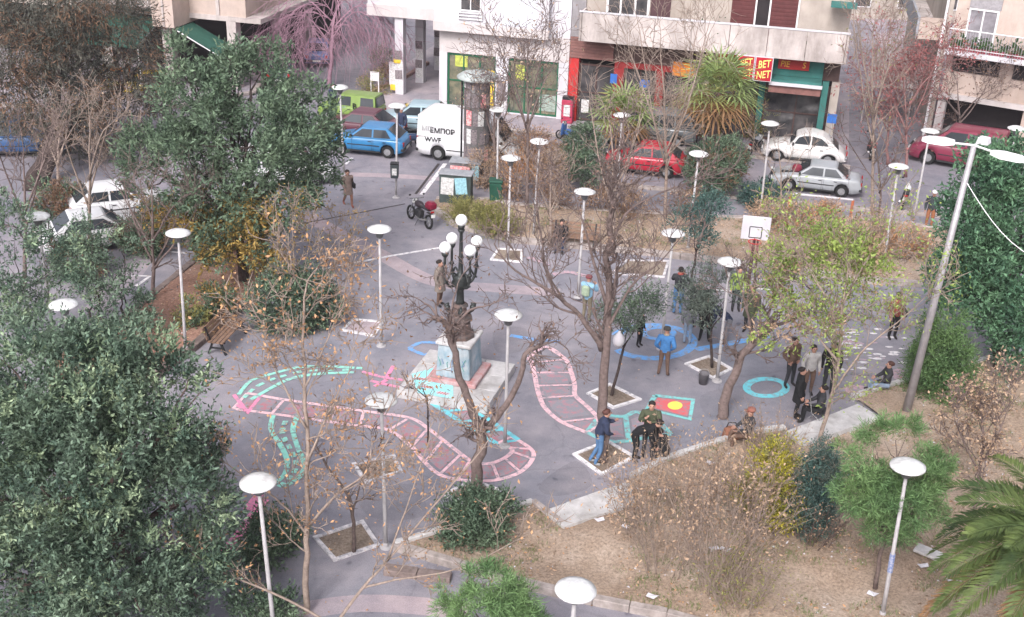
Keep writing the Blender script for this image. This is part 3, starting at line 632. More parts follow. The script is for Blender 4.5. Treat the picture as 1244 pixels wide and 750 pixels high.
poster(rd, 5.0, 2.6, -0.15, 0.35, 0.5, mat('poster_blue', (0.05, 0.16, 0.5), 0.6)); poster(rd, 6.6, 2.45, 0.02, 0.5, 0.4, MATS['poster_blue']); bx('counter', 7.2, 9.4, -0.5, -0.13, 0.13, 1.3, mat('pale_counter', (0.35, 0.36, 0.37), 0.5), rd)
# shop canopy and boards at the eastern end
bx('canopy', 12.95, 15.4, -1.3, -0.1, 3.42, 3.62, M_TEALC, rd); bx('canopy_back', 12.95, 15.4, -0.35, -0.18, 3.63, 4.66, M_TEALC, rd); bx('canopy_edge', 12.9, 15.45, -1.36, -1.301, 3.34, 3.50, M_WHITE, rd); bx('canopy_valance', 12.9, 15.4, -1.2, -1.1, 2.95, 3.34, M_WOOD, rd)
bx('teal_column', 15.45, 15.75, -0.9, -0.6, 0.13, 3.6, M_TEALC, rd)
def signboard(x, lines, label, zc=4.12, wd=0.78, h=1.12, gap=0.52, size=0.5):
    s = thing('betting_sign', FB(x, -1.52, zc), label, 'sign', rz=A14)
    bx('frame', -wd / 2 - .04, wd / 2 + .04, -0.04, 0.06, -h / 2 - .04, h / 2 + .04, M_WHITE, s); bx('board', -wd / 2, wd / 2, -0.06, -0.03, -h / 2, h / 2, M_SIGNR, s)
    for i, t in enumerate(lines): textmesh('lettering', t, size, s, M_LETY, Matrix.Translation((0, -0.068, 0.24 - gap * i)) @ Matrix.Rotation(R_(90), 4, 'X') @ Matrix.Rotation(R_(10), 4, 'Z') @ Matrix.Diagonal((0.72, 1, 1, 1)), 0.25)
    mb = MB(); mb.tube([(0, 0.03, h / 2), (0, 0.12, h / 2 + 0.10)], 0.03, 5); mb.build('bracket', M_STEEL, s)
signboard(11.68, ['BET', 'NET'], 'red signboard with yellow lettering half hidden by the fan palm')
signboard(12.56, ['BET', 'NET'], 'red signboard with yellow lettering next to the teal canopy')
s = thing('shop_sign', FB(13.95, -0.42, 4.22), 'long red shop sign with orange letters on the teal canopy', 'sign', rz=A14)
bx('board', -0.75, 0.75, -0.04, 0.06, -0.24, 0.24, M_REDW, s)
for t, x in (('PIE', -0.42), ('S', 0.5)): textmesh('lettering', t, 0.42, s, M_LETO, Matrix.Translation((x, -0.05, 0)) @ Matrix.Rotation(R_(90), 4, 'X') @ Matrix.Diagonal((0.85, 1, 1, 1)), 0.1)
for x, k in ((10.2, 0), (11.9, 1), (3.9, 2), (13.9, 3)):        # balcony plants
    c = FB(x, -0.55, 4.80); o = thing('balcony_plant', c, ('tall leafy pot plant on the concrete balcony by the first shutter', 'spreading leafy pot plant on the concrete balcony between shutters', 'red flowered pot on the concrete balcony by the white window', 'small pot plant at the right end of the concrete balcony')[k], 'pot plant')
    MB().lathe([(0.12, 0), (0.17, 0.3), (0.19, 0.32), (0.17, 0.34)], 12).build('pot', mat('terracotta', (0.40, 0.14, 0.08)), o)
    mb = MB()
    for i in range(110):
        d = Vector((rnd.gauss(0, 1), rnd.gauss(0, 1), rnd.uniform(0.2, 1.6))).normalized(); p = Vector((0, 0, 0.35)) + d * rnd.uniform(0.2, (1.25, 1.0, 0.95, 0.8)[k]); q = p + Vector((rnd.gauss(0, .08), rnd.gauss(0, .08), rnd.uniform(0, .1))); t = Vector((rnd.gauss(0, .05), rnd.gauss(0, .05), rnd.gauss(0, .05)))
        mb.add([p, (p + q) / 2 + t, q, (p + q) / 2 - t], [(0, 1, 2, 3)])
    mb.build('foliage', leafmat('pot_leaf', (0.06, 0.13, 0.04)) if k != 2 else leafmat('pot_flower', (0.55, 0.08, 0.05), (0.08, 0.16, 0.05)), o)

# ---- right-hand corner building
rc = thing('corner_building', (21.6, 59.4, 0), 'pinkish corner building with railed balcony and dark ground floor', 'building', rz=R_(-31))
bx('wall', 0.0, 12, 0.05, 10, 4.75, 9.5, M_PINKB, rc); bx('lower_wall', 0.0, 12, 0.02, 10, 2.45, 4.74, M_PINKB, rc)
bx('ground_recess', 0.1, 12, 1.4, 10, 0.13, 2.44, M_DARK, rc); bx('corner_pier', -0.05, 0.35, 0.0, 0.4, 0.13, 2.44, M_WHITEC, rc); bx('pier', 4.1, 4.5, 0.0, 0.5, 0.13, 2.44, M_PINKB, rc)
bx('fascia', -0.05, 12, -0.18, 0.02, 2.40, 2.66, M_WHITEC, rc)
for x0, x1 in ((0.32, 2.6), (3.25, 5.6)): window(rc, x0, x1, 3.85, 4.6, -0.01, 3, 1, M_BLK, M_DARK, 0.05)
bx('balcony_slab', 0.0, 9, -1.0, 0.01, 4.76, 5.0, M_WHITE, rc)
bal = MB(); bal.tube([(0.05, -0.95, 6.05), (9, -0.95, 6.05)], 0.035, 5); bal.tube([(0.05, -0.95, 5.15), (9, -0.95, 5.15)], 0.02, 4); bal.tube([(0.05, -0.95, 6.05), (0.05, 0, 6.05)], 0.035, 5); br = bal.build('balcony_railing', M_WFRAME, rc)
for i in range(44): MB().box((0.06 + i * 0.125, -0.95, 5.53), (0.022, 0.022, 1.05)).build('baluster', M_STEEL, br)
for i in range(5): bx('planter_box', 0.2 + i * 0.9, 1.0 + i * 0.9, -0.86, -0.62, 5.01, 5.22, mat('maroon_planter', (0.36, 0.05, 0.08), 0.6), rc)
window(rc, 0.62, 2.05, 5.01, 7.0, 0.02, 2, 1, M_WFRAME, mat('curtained_glass', (0.30, 0.28, 0.30), 0.3, 0.2, 2), 0.09, name='balcony_door'); bx('roller_box', 0.6, 2.1, -0.02, 0.05, 7.02, 8.2, mat('grey_roller', (0.36, 0.34, 0.35), 0.7), rc)
mb = MB()
for i in range(500):
    p = Vector((rnd.uniform(.2, 4.6), -0.74 + rnd.gauss(0, .1), 5.22 + abs(rnd.gauss(0, .25)))); a, b = (Vector([rnd.gauss(0, .06) for _ in range(3)]) for _ in 'ab'); mb.add([p - a, p - b, p + a, p + b], [(0, 1, 2, 3)])
tag(mb.build('balcony_greenery', leafmat('pot_leaf', (0.06, 0.13, 0.04)), rc), kind='stuff')
# its side towards the lane, with a narrow grey balcony
ls = thing('lane_building', (21.35, 59.6, 0), 'grey side wall with narrow parapet balcony along the lane', 'building', rz=R_(-13))
bx('wall', -0.02, 0.2, 0.3, 22, 0.0, 9.5, M_BEIGE, ls); bx('side_balcony_slab', -1.2, -0.03, 1.2, 18, 5.0, 5.2, M_CONC, ls); bx('side_parapet', -1.32, -1.2, 1.2, 18, 5.0, 6.1, mat('grey_parapet', (0.34, 0.35, 0.38), 0.8, 0.1, 2), ls); bx('side_parapet_front', -1.2, -0.03, 1.1, 1.22, 5.0, 6.1, M_PINKB, ls)
MB().tube([(-0.12, 0.2, 0.1), (-0.12, 0.2, 9.0)], 0.07, 6).build('downpipe', M_WFRAME, ls)
# lean-to roof below it
lt = thing('lean_to_roof', (18.9, 61.5, 0), 'tilted grey sheet roof in the lane behind the red leaved tree', 'canopy', rz=R_(-25))
mb = MB(); mb.box((0.6, 2.2, 2.9), (2.8, 3.4, 0.08), M=Euler((R_(28), R_(-8), 0)).to_matrix()); mb.build('roof_sheet', mat('weathered_sheet', (0.33, 0.30, 0.29), 0.8, 0.15, 2, stain=0.3), lt)
mb = MB(); [mb.tube([(x, y, 0), (x, y, z)], 0.05, 5) for x, y, z in ((-0.6, 0.9, 2.2), (1.8, 0.9, 2.4), (-0.6, 3.5, 3.6), (1.8, 3.5, 3.9))]; mb.build('posts', M_STEEL, lt)
# dark walls closing the lane and the west street
for nm, p, sx, sy, h, M, lb in (('lane_end_building', (24.5, 92, 0), 20, 6, 14, M_BEIGE, 'building closing the far end of the east lane'), ('street_end_building', (-13, 118, 0), 30, 6, 14, M_BEIGE, 'building closing the far end of the west street')):
    o = thing(nm, p, lb, 'building'); bx('wall', -sx / 2, sx / 2, 0, sy, 0, h, M, o)
    for i in range(6):
        for k in range(4): window(o, -sx / 2 + 1 + i * sx / 6, -sx / 2 + 2.3 + i * sx / 6, 1 + k * 3.1, 2.8 + k * 3.1, -0.02, 1, 1, M_WFRAME, M_GLASS)

# ---- left building with cafe awnings
lf = thing('cafe_building', (-15.1, 64.3, 0), 'beige building over the cafe with green awnings and columns', 'building', rz=A14)
bx('upper_wall', -3.4, 0.0, 0.0, 14, 4.0, 9.5, M_PINKB, lf); bx('fascia', -3.4, 0.06, -0.08, 0.0, 3.85, 4.12, M_CONC, lf); bx('side_fascia', 0.0, 0.9, -0.08, 14, 3.85, 4.12, M_CONC, lf)
bx('bay', -4.7, -3.41, -1.75, 14, 3.6, 9.5, M_PINKB, lf); bx('bay_rib', -4.05, -3.95, -1.82, -1.75, 3.6, 9.5, M_CONC, lf); bx('wall_rib', -1.75, -1.55, -0.09, 0.0, 4.13, 9.5, M_CONC, lf)
bx('west_wall', -22, -4.71, -0.4, 14, 3.9, 9.5, M_BEIGE, lf); bx('west_balcony_slab', -9.5, -4.72, -1.6, -0.41, 4.5, 4.7, M_CONC, lf)
rl = MB(); [rl.tube([(-9.5, -1.55, z), (-4.75, -1.55, z)], 0.03, 5) for z in (5.6, 5.1)]; rr = rl.build('balcony_railing', M_WFRAME, lf)
for i in range(24): MB().box((-9.4 + i * 0.2, -1.55, 5.15), (0.022, 0.022, 0.9)).build('baluster', M_WFRAME, rr)
bx('dark_interior', -22, -0.3, 3.5, 14, 0.13, 3.9, M_DARK, lf)
for x, y in ((-0.9, 0.2), (-0.3, 4.0), (-0.3, 8.5), (-4.2, -1.0), (-8.5, -0.2)): bx('column', x - 0.28, x + 0.28, y - 0.28, y + 0.28, 0.13, 3.9, M_CONC, lf)
def awning(x0, x1, y0, y1, z0, z1, label, loc=(-15.1, 64.3, 0), rz=A14):
    o = thing('cafe_awning', loc, label, 'awning', 'green cafe awnings', rz=rz); mb = MB(); n = 5
    mb.add([(x0, y0, z0), (x1, y0, z0), (x1, y1, z1), (x0, y1, z1)], [(0, 1, 2, 3)]); mb.add([(x0, y1, z1), (x1, y1, z1), (x1, y1 - .02, z1 - .25), (x0, y1 - .02, z1 - .25)], [(0, 1, 2, 3)])
    sol = mb.build('canvas', M_AWN, o); md = sol.modifiers.new('thickness', 'SOLIDIFY'); md.thickness = 0.02
    mb = MB(); [mb.tube([(x, y0, z0 - .1), (x, y1, z1 - .05), (x, y1, 0.13)], 0.035, 5) for x in (x0 + .05, x1 - .05)]; mb.build('frame', M_WFRAME, o)
o = thing('cafe_awning', (-15.1, 64.3, 0), 'large sloping green awning under the beige bay', 'awning', 'green cafe awnings', rz=A14); mb = MB()
mb.add([(-3.38, -1.7, 3.55), (-3.38, 0.2, 3.55), (-0.9, 0.2, 2.35), (-0.9, -1.7, 2.35)], [(0, 1, 2, 3)]); mb.add([(-0.9, -1.7, 2.35), (-0.9, 0.2, 2.35), (-0.88, 0.2, 2.1), (-0.88, -1.7, 2.1)], [(0, 1, 2, 3)])
sol = mb.build('canvas', M_AWN, o); md = sol.modifiers.new('thickness', 'SOLIDIFY'); md.thickness = 0.02
for y_ in (-1.68, 0.18): MB().tube([(-3.38, y_, 3.5), (-0.92, y_, 2.3), (-0.92, y_, 0.13)], 0.035, 5).build('frame', M_WFRAME, o)
awning(-8.3, -4.8, -0.6, -3.2, 3.8, 2.9, 'green awning half hidden behind the dark feathery tree')
for i, (x, y) in enumerate(((142, 100), (188, 103), (150, 118), (178, 122))):      # cafe tables and chairs
    c = G(x, y, 0.13); o = thing('cafe_table', c, ('orange cafe table beside the tan twiggy tree', 'yellow cafe table holding a blue tray', 'pale yellow cafe table nearest the street, further left', 'pale yellow cafe table nearest the street, by the evergreen')[i], 'table'); M = (M_ORG, M_YEL, mat('pale_yellow', (0.72, 0.60, 0.28)), MATS['pale_yellow'])[i]
    MB().box((0, 0, 0.73), (1.1, 0.8, 0.04), bev=.01).build('table_top', M, o)
    for sx in (-.45, .45):
        for sy in (-.3, .3): MB().tube([(sx, sy, 0), (sx, sy, 0.71)], 0.025, 5).build('leg', M_STEEL, o)
    for k, (dx, dy) in enumerate(((-0.95, 0.1), (0.95, 0.0))):
        h = thing('cafe_chair', (c.x + dx, c.y + dy, 0.13), ('yellow' if (k == 0 or i > 1) else 'orange') + ' cafe chair at the ' + ('left' if k == 0 else 'right') + ' end of the ' + ('orange table', 'table with the blue tray', 'pale street side table further left', 'pale street side table by the evergreen')[i], 'chair', 'cafe chairs by the green awnings', rz=R_(90 if k else -90))
        MB().box((0, 0, 0.45), (0.45, 0.45, 0.04), bev=.01).build('seat', (M_YEL, M_ORG)[k] if i < 2 else M_YEL, h); MB().box((0, 0.22, 0.72), (0.45, 0.04, 0.4), bev=.01).build('backrest', (M_YEL, M_ORG)[k] if i < 2 else M_YEL, h)
        for sx in (-.2, .2):
            for sy in (-.2, .2): MB().tube([(sx, sy, 0), (sx, sy, 0.44)], 0.018, 5).build('leg', M_STEEL, h)
c = G(188, 103, 0.885); o = thing('blue_tray', c, 'blue tray lying on the yellow cafe table', 'tray'); MB().box((0, 0, 0.012), (0.5, 0.35, 0.02), bev=.005).build('tray_base', mat('sky_blue', (0.12, 0.38, 0.65)), o); 

# ================================================================ street lamps with white discs
def make_lamp(loc, label, H=4.1, proto=[None]):
    if proto[0] is None:
        o = thing('park_lamp', loc, label, 'street lamp', 'white disc park lamps')
        MB().tube([(0, 0, 0.0), (0, 0, 0.9), (0, 0, H - 0.32)], [0.055, 0.05, 0.04], 8).build('pole', M_POLEL, o, True)
        MB().lathe([(0.16, 0), (0.16, 0.025), (0.08, 0.05), (0.07, 0.12), (0.055, 0.13)], 12).build('base_plate', M_POLEL, o)
        MB().lathe([(0.045, H - 0.34), (0.10, H - 0.30), (0.15, H - 0.12), (0.16, H - 0.06)], 14).build('lantern', mat('lantern_grey', (0.16, 0.16, 0.16), 0.4), o, True)
        MB().lathe([(0.34, H - 0.065), (0.375, H - 0.05), (0.37, H - 0.02), (0.25, H + 0.035), (0.1, H + 0.06), (0.02, H + 0.065)], 28).build('disc', M_DISC, o, True)
        proto[0] = o
    else:
        o = copy_tree(proto[0]); o.location = loc; o['label'] = label
    return o
LAMPS = [(415, 105, 'park lamp nearest the green jeep'), (480, 128, 'park lamp with a litter bin standing before the blue hatchback'), (461, 277, 'park lamp alone on the asphalt west of the globe candelabra'),
 (212, 282, 'park lamp standing in the west soil bed'), (466, 485, 'park lamp rising through the pink path left of the forked tree'), (619, 381, 'park lamp right behind the forked bare tree'),
 (889, 316, 'park lamp in front of the basketball backboard'), (817, 283, 'park lamp beside the man with a child on his shoulder'), (848, 185, 'park lamp at the street side of the north bed before the round bush'),
 (710, 233, 'park lamp directly in front of the north bench'), (621, 192, 'park lamp behind the globe candelabra beside the olive shrubs'), (653, 170, 'park lamp among orange shrubs facing the glazed shop'),
 (757, 140, 'park lamp near the small fan palm'), (607, 133, 'park lamp between the white van and the glazed shop'), (938, 150, 'park lamp in front of the white rounded car'),
 (1130, 159, 'park lamp left of the maroon van'), (1095, 202, 'park lamp beside the parked white motorcycle'), (1110, 567, 'front park lamp with a blue sticker beside the pine'),
 (694, 715, 'park lamp whose disc shows at the bottom edge'), (1237, 155, 'park lamp at the right edge of the picture'), (321, 583, 'park lamp beside the hot pink stripes'),
 (77, 369, 'park lamp above the big front evergreen'), (43, 261, 'park lamp in the thicket near the parked white cars')]
LAMP_O = []
for i, (x, y, lb) in enumerate(LAMPS):
    p = G(x, y, 4.1); zb = 0.13 if i in (8, 9, 17, 18, 3) else 0.0
    o = make_lamp((p.x, p.y, zb if zb else 0), lb); LAMP_O.append(o); o.rotation_euler.z = i * 1.3
    o.scale.z = (4.1 - zb) / 4.1
    o.rotation_euler.x = R_(rnd.uniform(-1.6, 1.6)); o.rotation_euler.y = R_(rnd.uniform(-1.6, 1.6))
MB().tube([(0, 0, 1.25), (0, 0, 1.75)], [0.062, 0.062], 8).build('sticker', mat('blue_sticker', (0.06, 0.13, 0.35), 0.5, 0.3, 20, col2=(0.4, 0.4, 0.45)), LAMP_O[17])
# litter bin on the lamp by the blue car
p = G(480, 128, 4.1); o = thing('litter_bin', (p.x - 0.02, p.y - 0.24, 1.0), 'small dark litter bin hung on the lamp before the blue hatchback', 'litter bin')
MB().box((0, 0, 0.3), (0.32, 0.28, 0.6), taper=1.1, bev=.02).build('bin_body', mat('dark_bin', (0.05, 0.06, 0.065), 0.6), o); poster(o, 0, 0.3, -0.16, 0.2, 0.3, M_POSTER[0], name='notice'); MB().box((0, 0, 0.64), (0.36, 0.32, 0.05)).build('bin_rim', M_BLK, o)

# tall street mast with three lanterns and a cable
b = G(1101, 500, 0.1); t = at(1183, 178, b.y + 0.2)
mo = thing('street_mast', b, 'tall leaning grey mast with three floodlight heads and a hanging wire', 'street light')
MB().tube([b - Vector((0, 0, .1)), b.lerp(t, .5), t], [0.13, 0.105, 0.075], 10).build('mast', M_STEEL, mo, True, loc=b)
def head(a, d, ln, sag):
    d = Vector(d).normalized(); e = t + d * 0.5
    MB().tube([t + Vector((0, 0, .03)), e], 0.03, 6).build('arm', M_WFRAME, mo, loc=b)
    Mx = Matrix.Rotation(math.atan2(d.y, d.x), 3, 'Z'); c = e + d * ln / 2; n = MB(); vs = []
    for xx, wd, hz, lz in ((-ln / 2, .10, .05, -.05), (-ln * .2, .17, .08, -.09), (ln * .3, .16, .07, -.08), (ln / 2, .10, .02, -.05)):
        vs += [c + Mx @ Vector((xx, -wd, lz)), c + Mx @ Vector((xx, wd, lz)), c + Mx @ Vector((xx, wd * .75, hz)), c + Mx @ Vector((xx, -wd * .75, hz))]
    fs = [(3, 2, 1, 0), (12, 13, 14, 15)] + [(k * 4 + i, k * 4 + (i + 1) % 4, k * 4 + 4 + (i + 1) % 4, k * 4 + 4 + i) for k in range(3) for i in range(4)]
    n.add(vs, fs); n.build('lantern_head', M_WFRAME, mo, loc=b)
head(0, (-1, 0.35, 0.05), 0.85, 0); head(0, (0.85, -0.75, -0.05), 0.95, 0); head(0, (0.7, 0.9, 0.0), 0.6, 0)
p0 = t - Vector((0.02, 0.05, 1.0)); p1 = at(1300, 330, 27.0); MB().tube([p0.lerp(p1, k / 10) - Vector((0, 0, 0.5 * math.sin(math.pi * k / 10))) for k in range(11)], 0.014, 4).build('cable', M_WFRAME, mo, loc=b)

# ================================================================ globe candelabra monument on its marble base
bc = (G(487, 477, .25) + G(524, 424, .25) + G(614, 440, .25) + G(597, 497, .25)) / 4
ang = math.atan2((G(597, 497, .25) - G(487, 477, .25)).y, (G(597, 497, .25) - G(487, 477, .25)).x)
mn = thing('globe_candelabra', (bc.x, bc.y, 0), 'dark cast iron candelabra with five white globes on a graffitied marble base', 'monument', rz=ang)
M_GRAF = mat('graffiti_marble', (0.56, 0.59, 0.61), 0.6, 0.1, 2.6, col2=(0.24, 0.38, 0.46), stain=0.45)
M_IRON = mat('cast_iron', (0.055, 0.06, 0.058), 0.45, 0.2, 8, metal=0.4)
S2 = 2.85 / 2
for i in range(3):
    for k in range(3):
        a = 2 * S2 / 3; bx('base_slab', -S2 + i * a + .006, -S2 + (i + 1) * a - .006, -S2 + k * a + .006, -S2 + (k + 1) * a - .006, 0.0, 0.27 + rnd.uniform(-.006, .004), M_MARBLE, mn, 0.012)
bx('step', -0.78, 0.78, -0.62, 0.95, 0.28, 0.42, mat('brick_red_step', (0.42, 0.16, 0.15), 0.8, 0.2, 3, col2=(0.5, 0.42, 0.42)), mn, 0.02)
MB().box((0, 0.16, 0.95), (1.08, 1.22, 1.06), taper=0.9, bev=.03).build('pedestal', M_GRAF, mn); bx('pedestal_cap', -0.56, 0.56, -0.46, 0.78, 1.48, 1.60, M_MARBLE, mn, 0.03)
# paint on the base: a cyan lane with pink lettering cards
mb = MB(); mb.add([(-1.36, -0.35, .283), (-0.5, 0.7, .283), (-0.3, 0.45, .283), (0.35, -1.36, .283), (-0.75, -1.38, .283)], [(0, 4, 3, 2, 1)]); mb.build('cyan_lane', paint_mat('cyan_on_marble', (0.30, 0.70, 0.74), 0.45, (0.62, 0.62, 0.6)), mn)
for x, y, r, s_, cc in ((-1.0, -0.55, 0.4, 0.20, 0), (-0.62, -0.95, 0.0, .24, 0), (-0.05, -1.15, 0.1, .24, 0), (-1.12, -1.15, 0.3, .26, 1)):
    mb = MB(); mb.add([(x + .24 * math.cos(t + r), y + .15 * math.sin(t + r) , .2865) for t in (0.5, 2.6, 3.6, 5.7)], [(0, 1, 2, 3)]); mb.build('painted_card', M_WHITE, mn)
    mb = MB(); [mb.add([(x + dx - .02, y - .08, .29 + .0004 * q), (x + dx + .02, y - .08, .29 + .0004 * q), (x + dx + .07, y + .08, .29 + .0004 * q), (x + dx + .03, y + .08, .29 + .0004 * q)], [(0, 1, 2, 3)]) for q, dx in enumerate((-.14, -.06, .02, .1))]; mb.build('brush_strokes', M_REDP if cc == 0 else M_BLK, mn)
for k in range(7):   # graffiti strokes on the pedestal faces
    mb = MB(); x = -0.42 + k * 0.13; mb.tube(smoothline([(x, -0.452, 0.6 + rnd.random() * .3), (x + rnd.uniform(-.1, .15), -0.448, 0.8 + rnd.random() * .2), (x + rnd.uniform(-.1, .1), -0.442, 0.95 + rnd.random() * .2)], 4), 0.010, 4); mb.build('graffiti_stroke', mat('graffiti_blue', (0.14, 0.22, 0.42), 0.6) if k % 2 else mat('graffiti_green', (0.1, 0.35, 0.3), 0.6), mn)
# iron standard, about 3.3 m above the pedestal
c0 = Vector((0, 0.16, 1.6))
MB().lathe([(0.46, 0), (0.46, .1), (0.38, .16), (0.33, .5), (0.40, .58), (0.36, .66), (0.24, .74), (0.2, .95), (0.26, 1.0), (0.18, 1.08)], 8, c0).build('plinth_casting', mat('rusty_bronze', (0.13, 0.085, 0.07), 0.6, 0.25, 6, col2=(0.06, 0.055, 0.055)), mn, False)
for k in range(4):
    a = k * math.pi / 2 + .4; d = Vector((math.cos(a), math.sin(a), 0)); mb = MB()
    mb.tube([c0 + d * .18 + Vector((0, 0, .72)), c0 + d * .36 + Vector((0, 0, .85)), c0 + d * .42 + Vector((0, 0, 1.02)), c0 + d * .33 + Vector((0, 0, 1.08))], [.05, .07, .07, .03], 6); mb.ball(c0 + d * .38 + Vector((0, 0, .93)), .1, 8, 5); mb.build('scroll', M_IRON, mn, True)
MB().lathe([(0.15, 1.05), (0.12, 1.15), (0.105, 1.5), (0.16, 1.56), (0.22, 1.66), (0.28, 1.74), (0.2, 1.82), (0.24, 1.9), (0.15, 1.98), (0.075, 2.05), (0.065, 2.5), (0.095, 2.55), (0.06, 2.6), (0.05, 3.3), (0.09, 3.35), (0.11, 3.42)], 12, c0).build('shaft', M_IRON, mn, True)
M_GLOBE = mat('opal_globe', (0.88, 0.88, 0.86), 0.2, 0.04, 6)
def globe(p):
    g_ = MB(); g_.ball(p, 0.175, 20, 12); g_.build('globe', M_GLOBE, mn, True); MB().lathe([(0.05, -.30), (0.09, -.25), (0.11, -.19), (0.10, -.15)], 10, p).build('globe_collar', M_IRON, mn, True)
globe(c0 + Vector((0, 0, 3.70)))
for k in range(4):
    a = R_(45 + 90 * k) - ang + R_(-12); d = Vector((math.cos(a), math.sin(a), 0)); e = Vector((0, 0, 1))
    P = [c0 + d * .1 + e * 1.72, c0 + d * .32 + e * 1.68, c0 + d * .46 + e * 1.82, c0 + d * .53 + e * 2.1, c0 + d * .53 + e * 2.68]
    mb = MB(); mb.tube(smoothline(P, 4), 0.042, 6); mb.tube(smoothline([c0 + d * .12 + e * 2.0, c0 + d * .3 + e * 2.12, c0 + d * .42 + e * 1.95, c0 + d * .55 + e * 1.8], 4), .03, 5); mb.lathe([(.05, 0), (.085, .04), (.05, .1)], 8, c0 + d * .53 + e * 2.12); mb.build('arm', M_IRON, mn, True); globe(c0 + d * .53 + e * 2.95)

# ================================================================ benches
def bench(loc, rz, label, L=1.9):
    o = thing('park_bench', loc, label, 'bench', rz=rz); MI = M_BLK; MWD = mat('bench_wood', (0.26, 0.16, 0.11), 0.8, 0.2, 4)
    for s in (-1, 1):
        x = s * (L / 2 - .15); mb = MB(); mb.bar((x, -.28, 0), (x, -.12, .45), .06, .06); mb.bar((x, .30, 0), (x, .12, .45), .06, .06); mb.bar((x, -.28, .43), (x, .24, .43), .06, .05); mb.bar((x, .2, .43), (x, .36, .92), .06, .05); mb.bar((x, -.18, .22), (x, .2, .22), .05, .04); mb.build('leg_frame', MI, o)
    for k in range(4): MB().box((0, -.22 + k * .135, .47), (L, .11, .035), bev=.006).build('slat', MWD, o)
    for k in range(3): MB().box((0, .265 + k * .05, .58 + k * .14), (L, .03, .10), M=Matrix.Rotation(R_(-18), 3, 'X')).build('slat', MWD, o)
    return o
bench((*G(697, 300).xy, 0), R_(-10), 'slatted wooden bench before the north bed with a person seated')
a, b_ = G(265, 430), G(288, 405); bench((*((a + b_) / 2).xy, 0), math.atan2((b_ - a).y, (b_ - a).x), 'dark framed bench beside the west soil bed')
# rails beside the street and hoop frames
def rail(p, q, h, label, M1, M2):
    o = thing('tube_barrier', (p.x, p.y, 0), label, 'barrier'); mb = MB(); mb.tube([p + Vector((0, 0, h)), q + Vector((0, 0, h))], .05, 6); mb.build('top_rail', M2, o, loc=o.location)
    for t_ in (p, q): MB().tube([t_, t_ + Vector((0, 0, h - .03))], .06, 6).build('post', M1, o, loc=o.location)
rail(G(957, 262), G(1032, 270), 1.0, 'low barrier with white top bar and orange posts beside the street', mat('orange_post', (0.52, 0.16, 0.08), 0.6), M_WHITE)
rail(G(622, 236), G(648, 240), 0.7, 'low tube barrier beside the green bin', M_KERBD, M_KERBD)

# ================================================================ basketball hoop
p = G(907, 365); bt = thing('basketball_hoop', p, 'basketball post with white backboard and red rim', 'basketball hoop', rz=R_(-8))
hz = (at(911, 277, p.y).z); MB().tube([(0, 0.2, 0), (0, 0.15, hz - .5)], .06, 8).build('post', mat('brown_post', (0.13, 0.08, 0.07), 0.6), bt); MB().tube([(0.25, 0.25, 0), (0.12, 0.1, hz - .3)], .04, 6).build('post', MATS['brown_post'], bt)
bw, bh = 0.98, 0.86
bx('backboard', -bw / 2, bw / 2, -.03, .03, hz - bh / 2, hz + bh / 2, M_WHITE, bt, .008)
mb = MB(); z0 = hz - bh / 2 + .08
for xx in (-.21, .21): mb.box((xx, -.034, z0 + .2), (.03, .006, .4))
for zz in (z0, z0 + .4): mb.box((0, -.035, zz), (.42, .006, .03))
mb.build('target_square', M_BLK, bt)
mb = MB(); mb.tube([(.225 * math.cos(t), -.30 + .225 * math.sin(t), z0 - .05) for t in np.linspace(0, 2 * math.pi, 17)], .018, 5); mb.tube([(0, -.03, z0 - .05), (0, -.09, z0 - .05)], .03, 5); mb.build('rim', M_REDW, bt); mb = MB()
for t in np.linspace(0, 2 * math.pi, 11)[:-1]: mb.tube([(.22 * math.cos(t), -.3 + .22 * math.sin(t), z0 - .05), (.13 * math.cos(t + .4), -.3 + .13 * math.sin(t + .4), z0 - .4)], .008, 3); mb.tube([(.22 * math.cos(t), -.3 + .22 * math.sin(t), z0 - .05), (.13 * math.cos(t - .4), -.3 + .13 * math.sin(t - .4), z0 - .4)], .008, 3)
mb.build('net', mat('net_red', (0.5, 0.25, 0.22)), bt)

# ================================================================ cabinets, kiosk column, bins
def cabinet(loc, rz, sz, label, M, posters):
    o = thing('utility_cabinet', loc, label, 'cabinet', rz=rz); bx('cabinet_body', -sz[0] / 2, sz[0] / 2, -sz[1] / 2, sz[1] / 2, 0, sz[2], M, o, .015); bx('cabinet_cap', -sz[0] / 2 - .05, sz[0] / 2 + .05, -sz[1] / 2 - .05, sz[1] / 2 + .05, sz[2], sz[2] + .07, mat('cap_grey', (0.34, 0.35, 0.37), 0.6), o, .015)
    for q, (x, z, wd, h, k, tl) in enumerate(posters): poster(o, x, z, -sz[1] / 2 - .012 - .003 * q, wd, h, M_POSTER[k], R_(tl))
    return o
M_CAB = mat('cabinet_green', (0.075, 0.10, 0.095), 0.6, 0.2, 3, stain=.3)
cabinet(G(554, 250), R_(-8), (1.35, 0.6, 1.45), 'dark green utility cabinet pasted with white and blue posters', M_CAB, [(-.33, .95, .55, .75, 0, 2), (.26, 1.0, .5, .72, 1, -6)])
cabinet(G(566, 222), R_(-8), (1.35, 0.7, 1.0), 'grey cabinet with torn red poster behind the dark green cabinet', mat('cabinet_grey', (0.19, 0.18, 0.185), 0.6, .2, 3, stain=.3), [(-.2, .62, .9, .5, 2, 0), (.48, .6, .32, .7, 1, 0)])
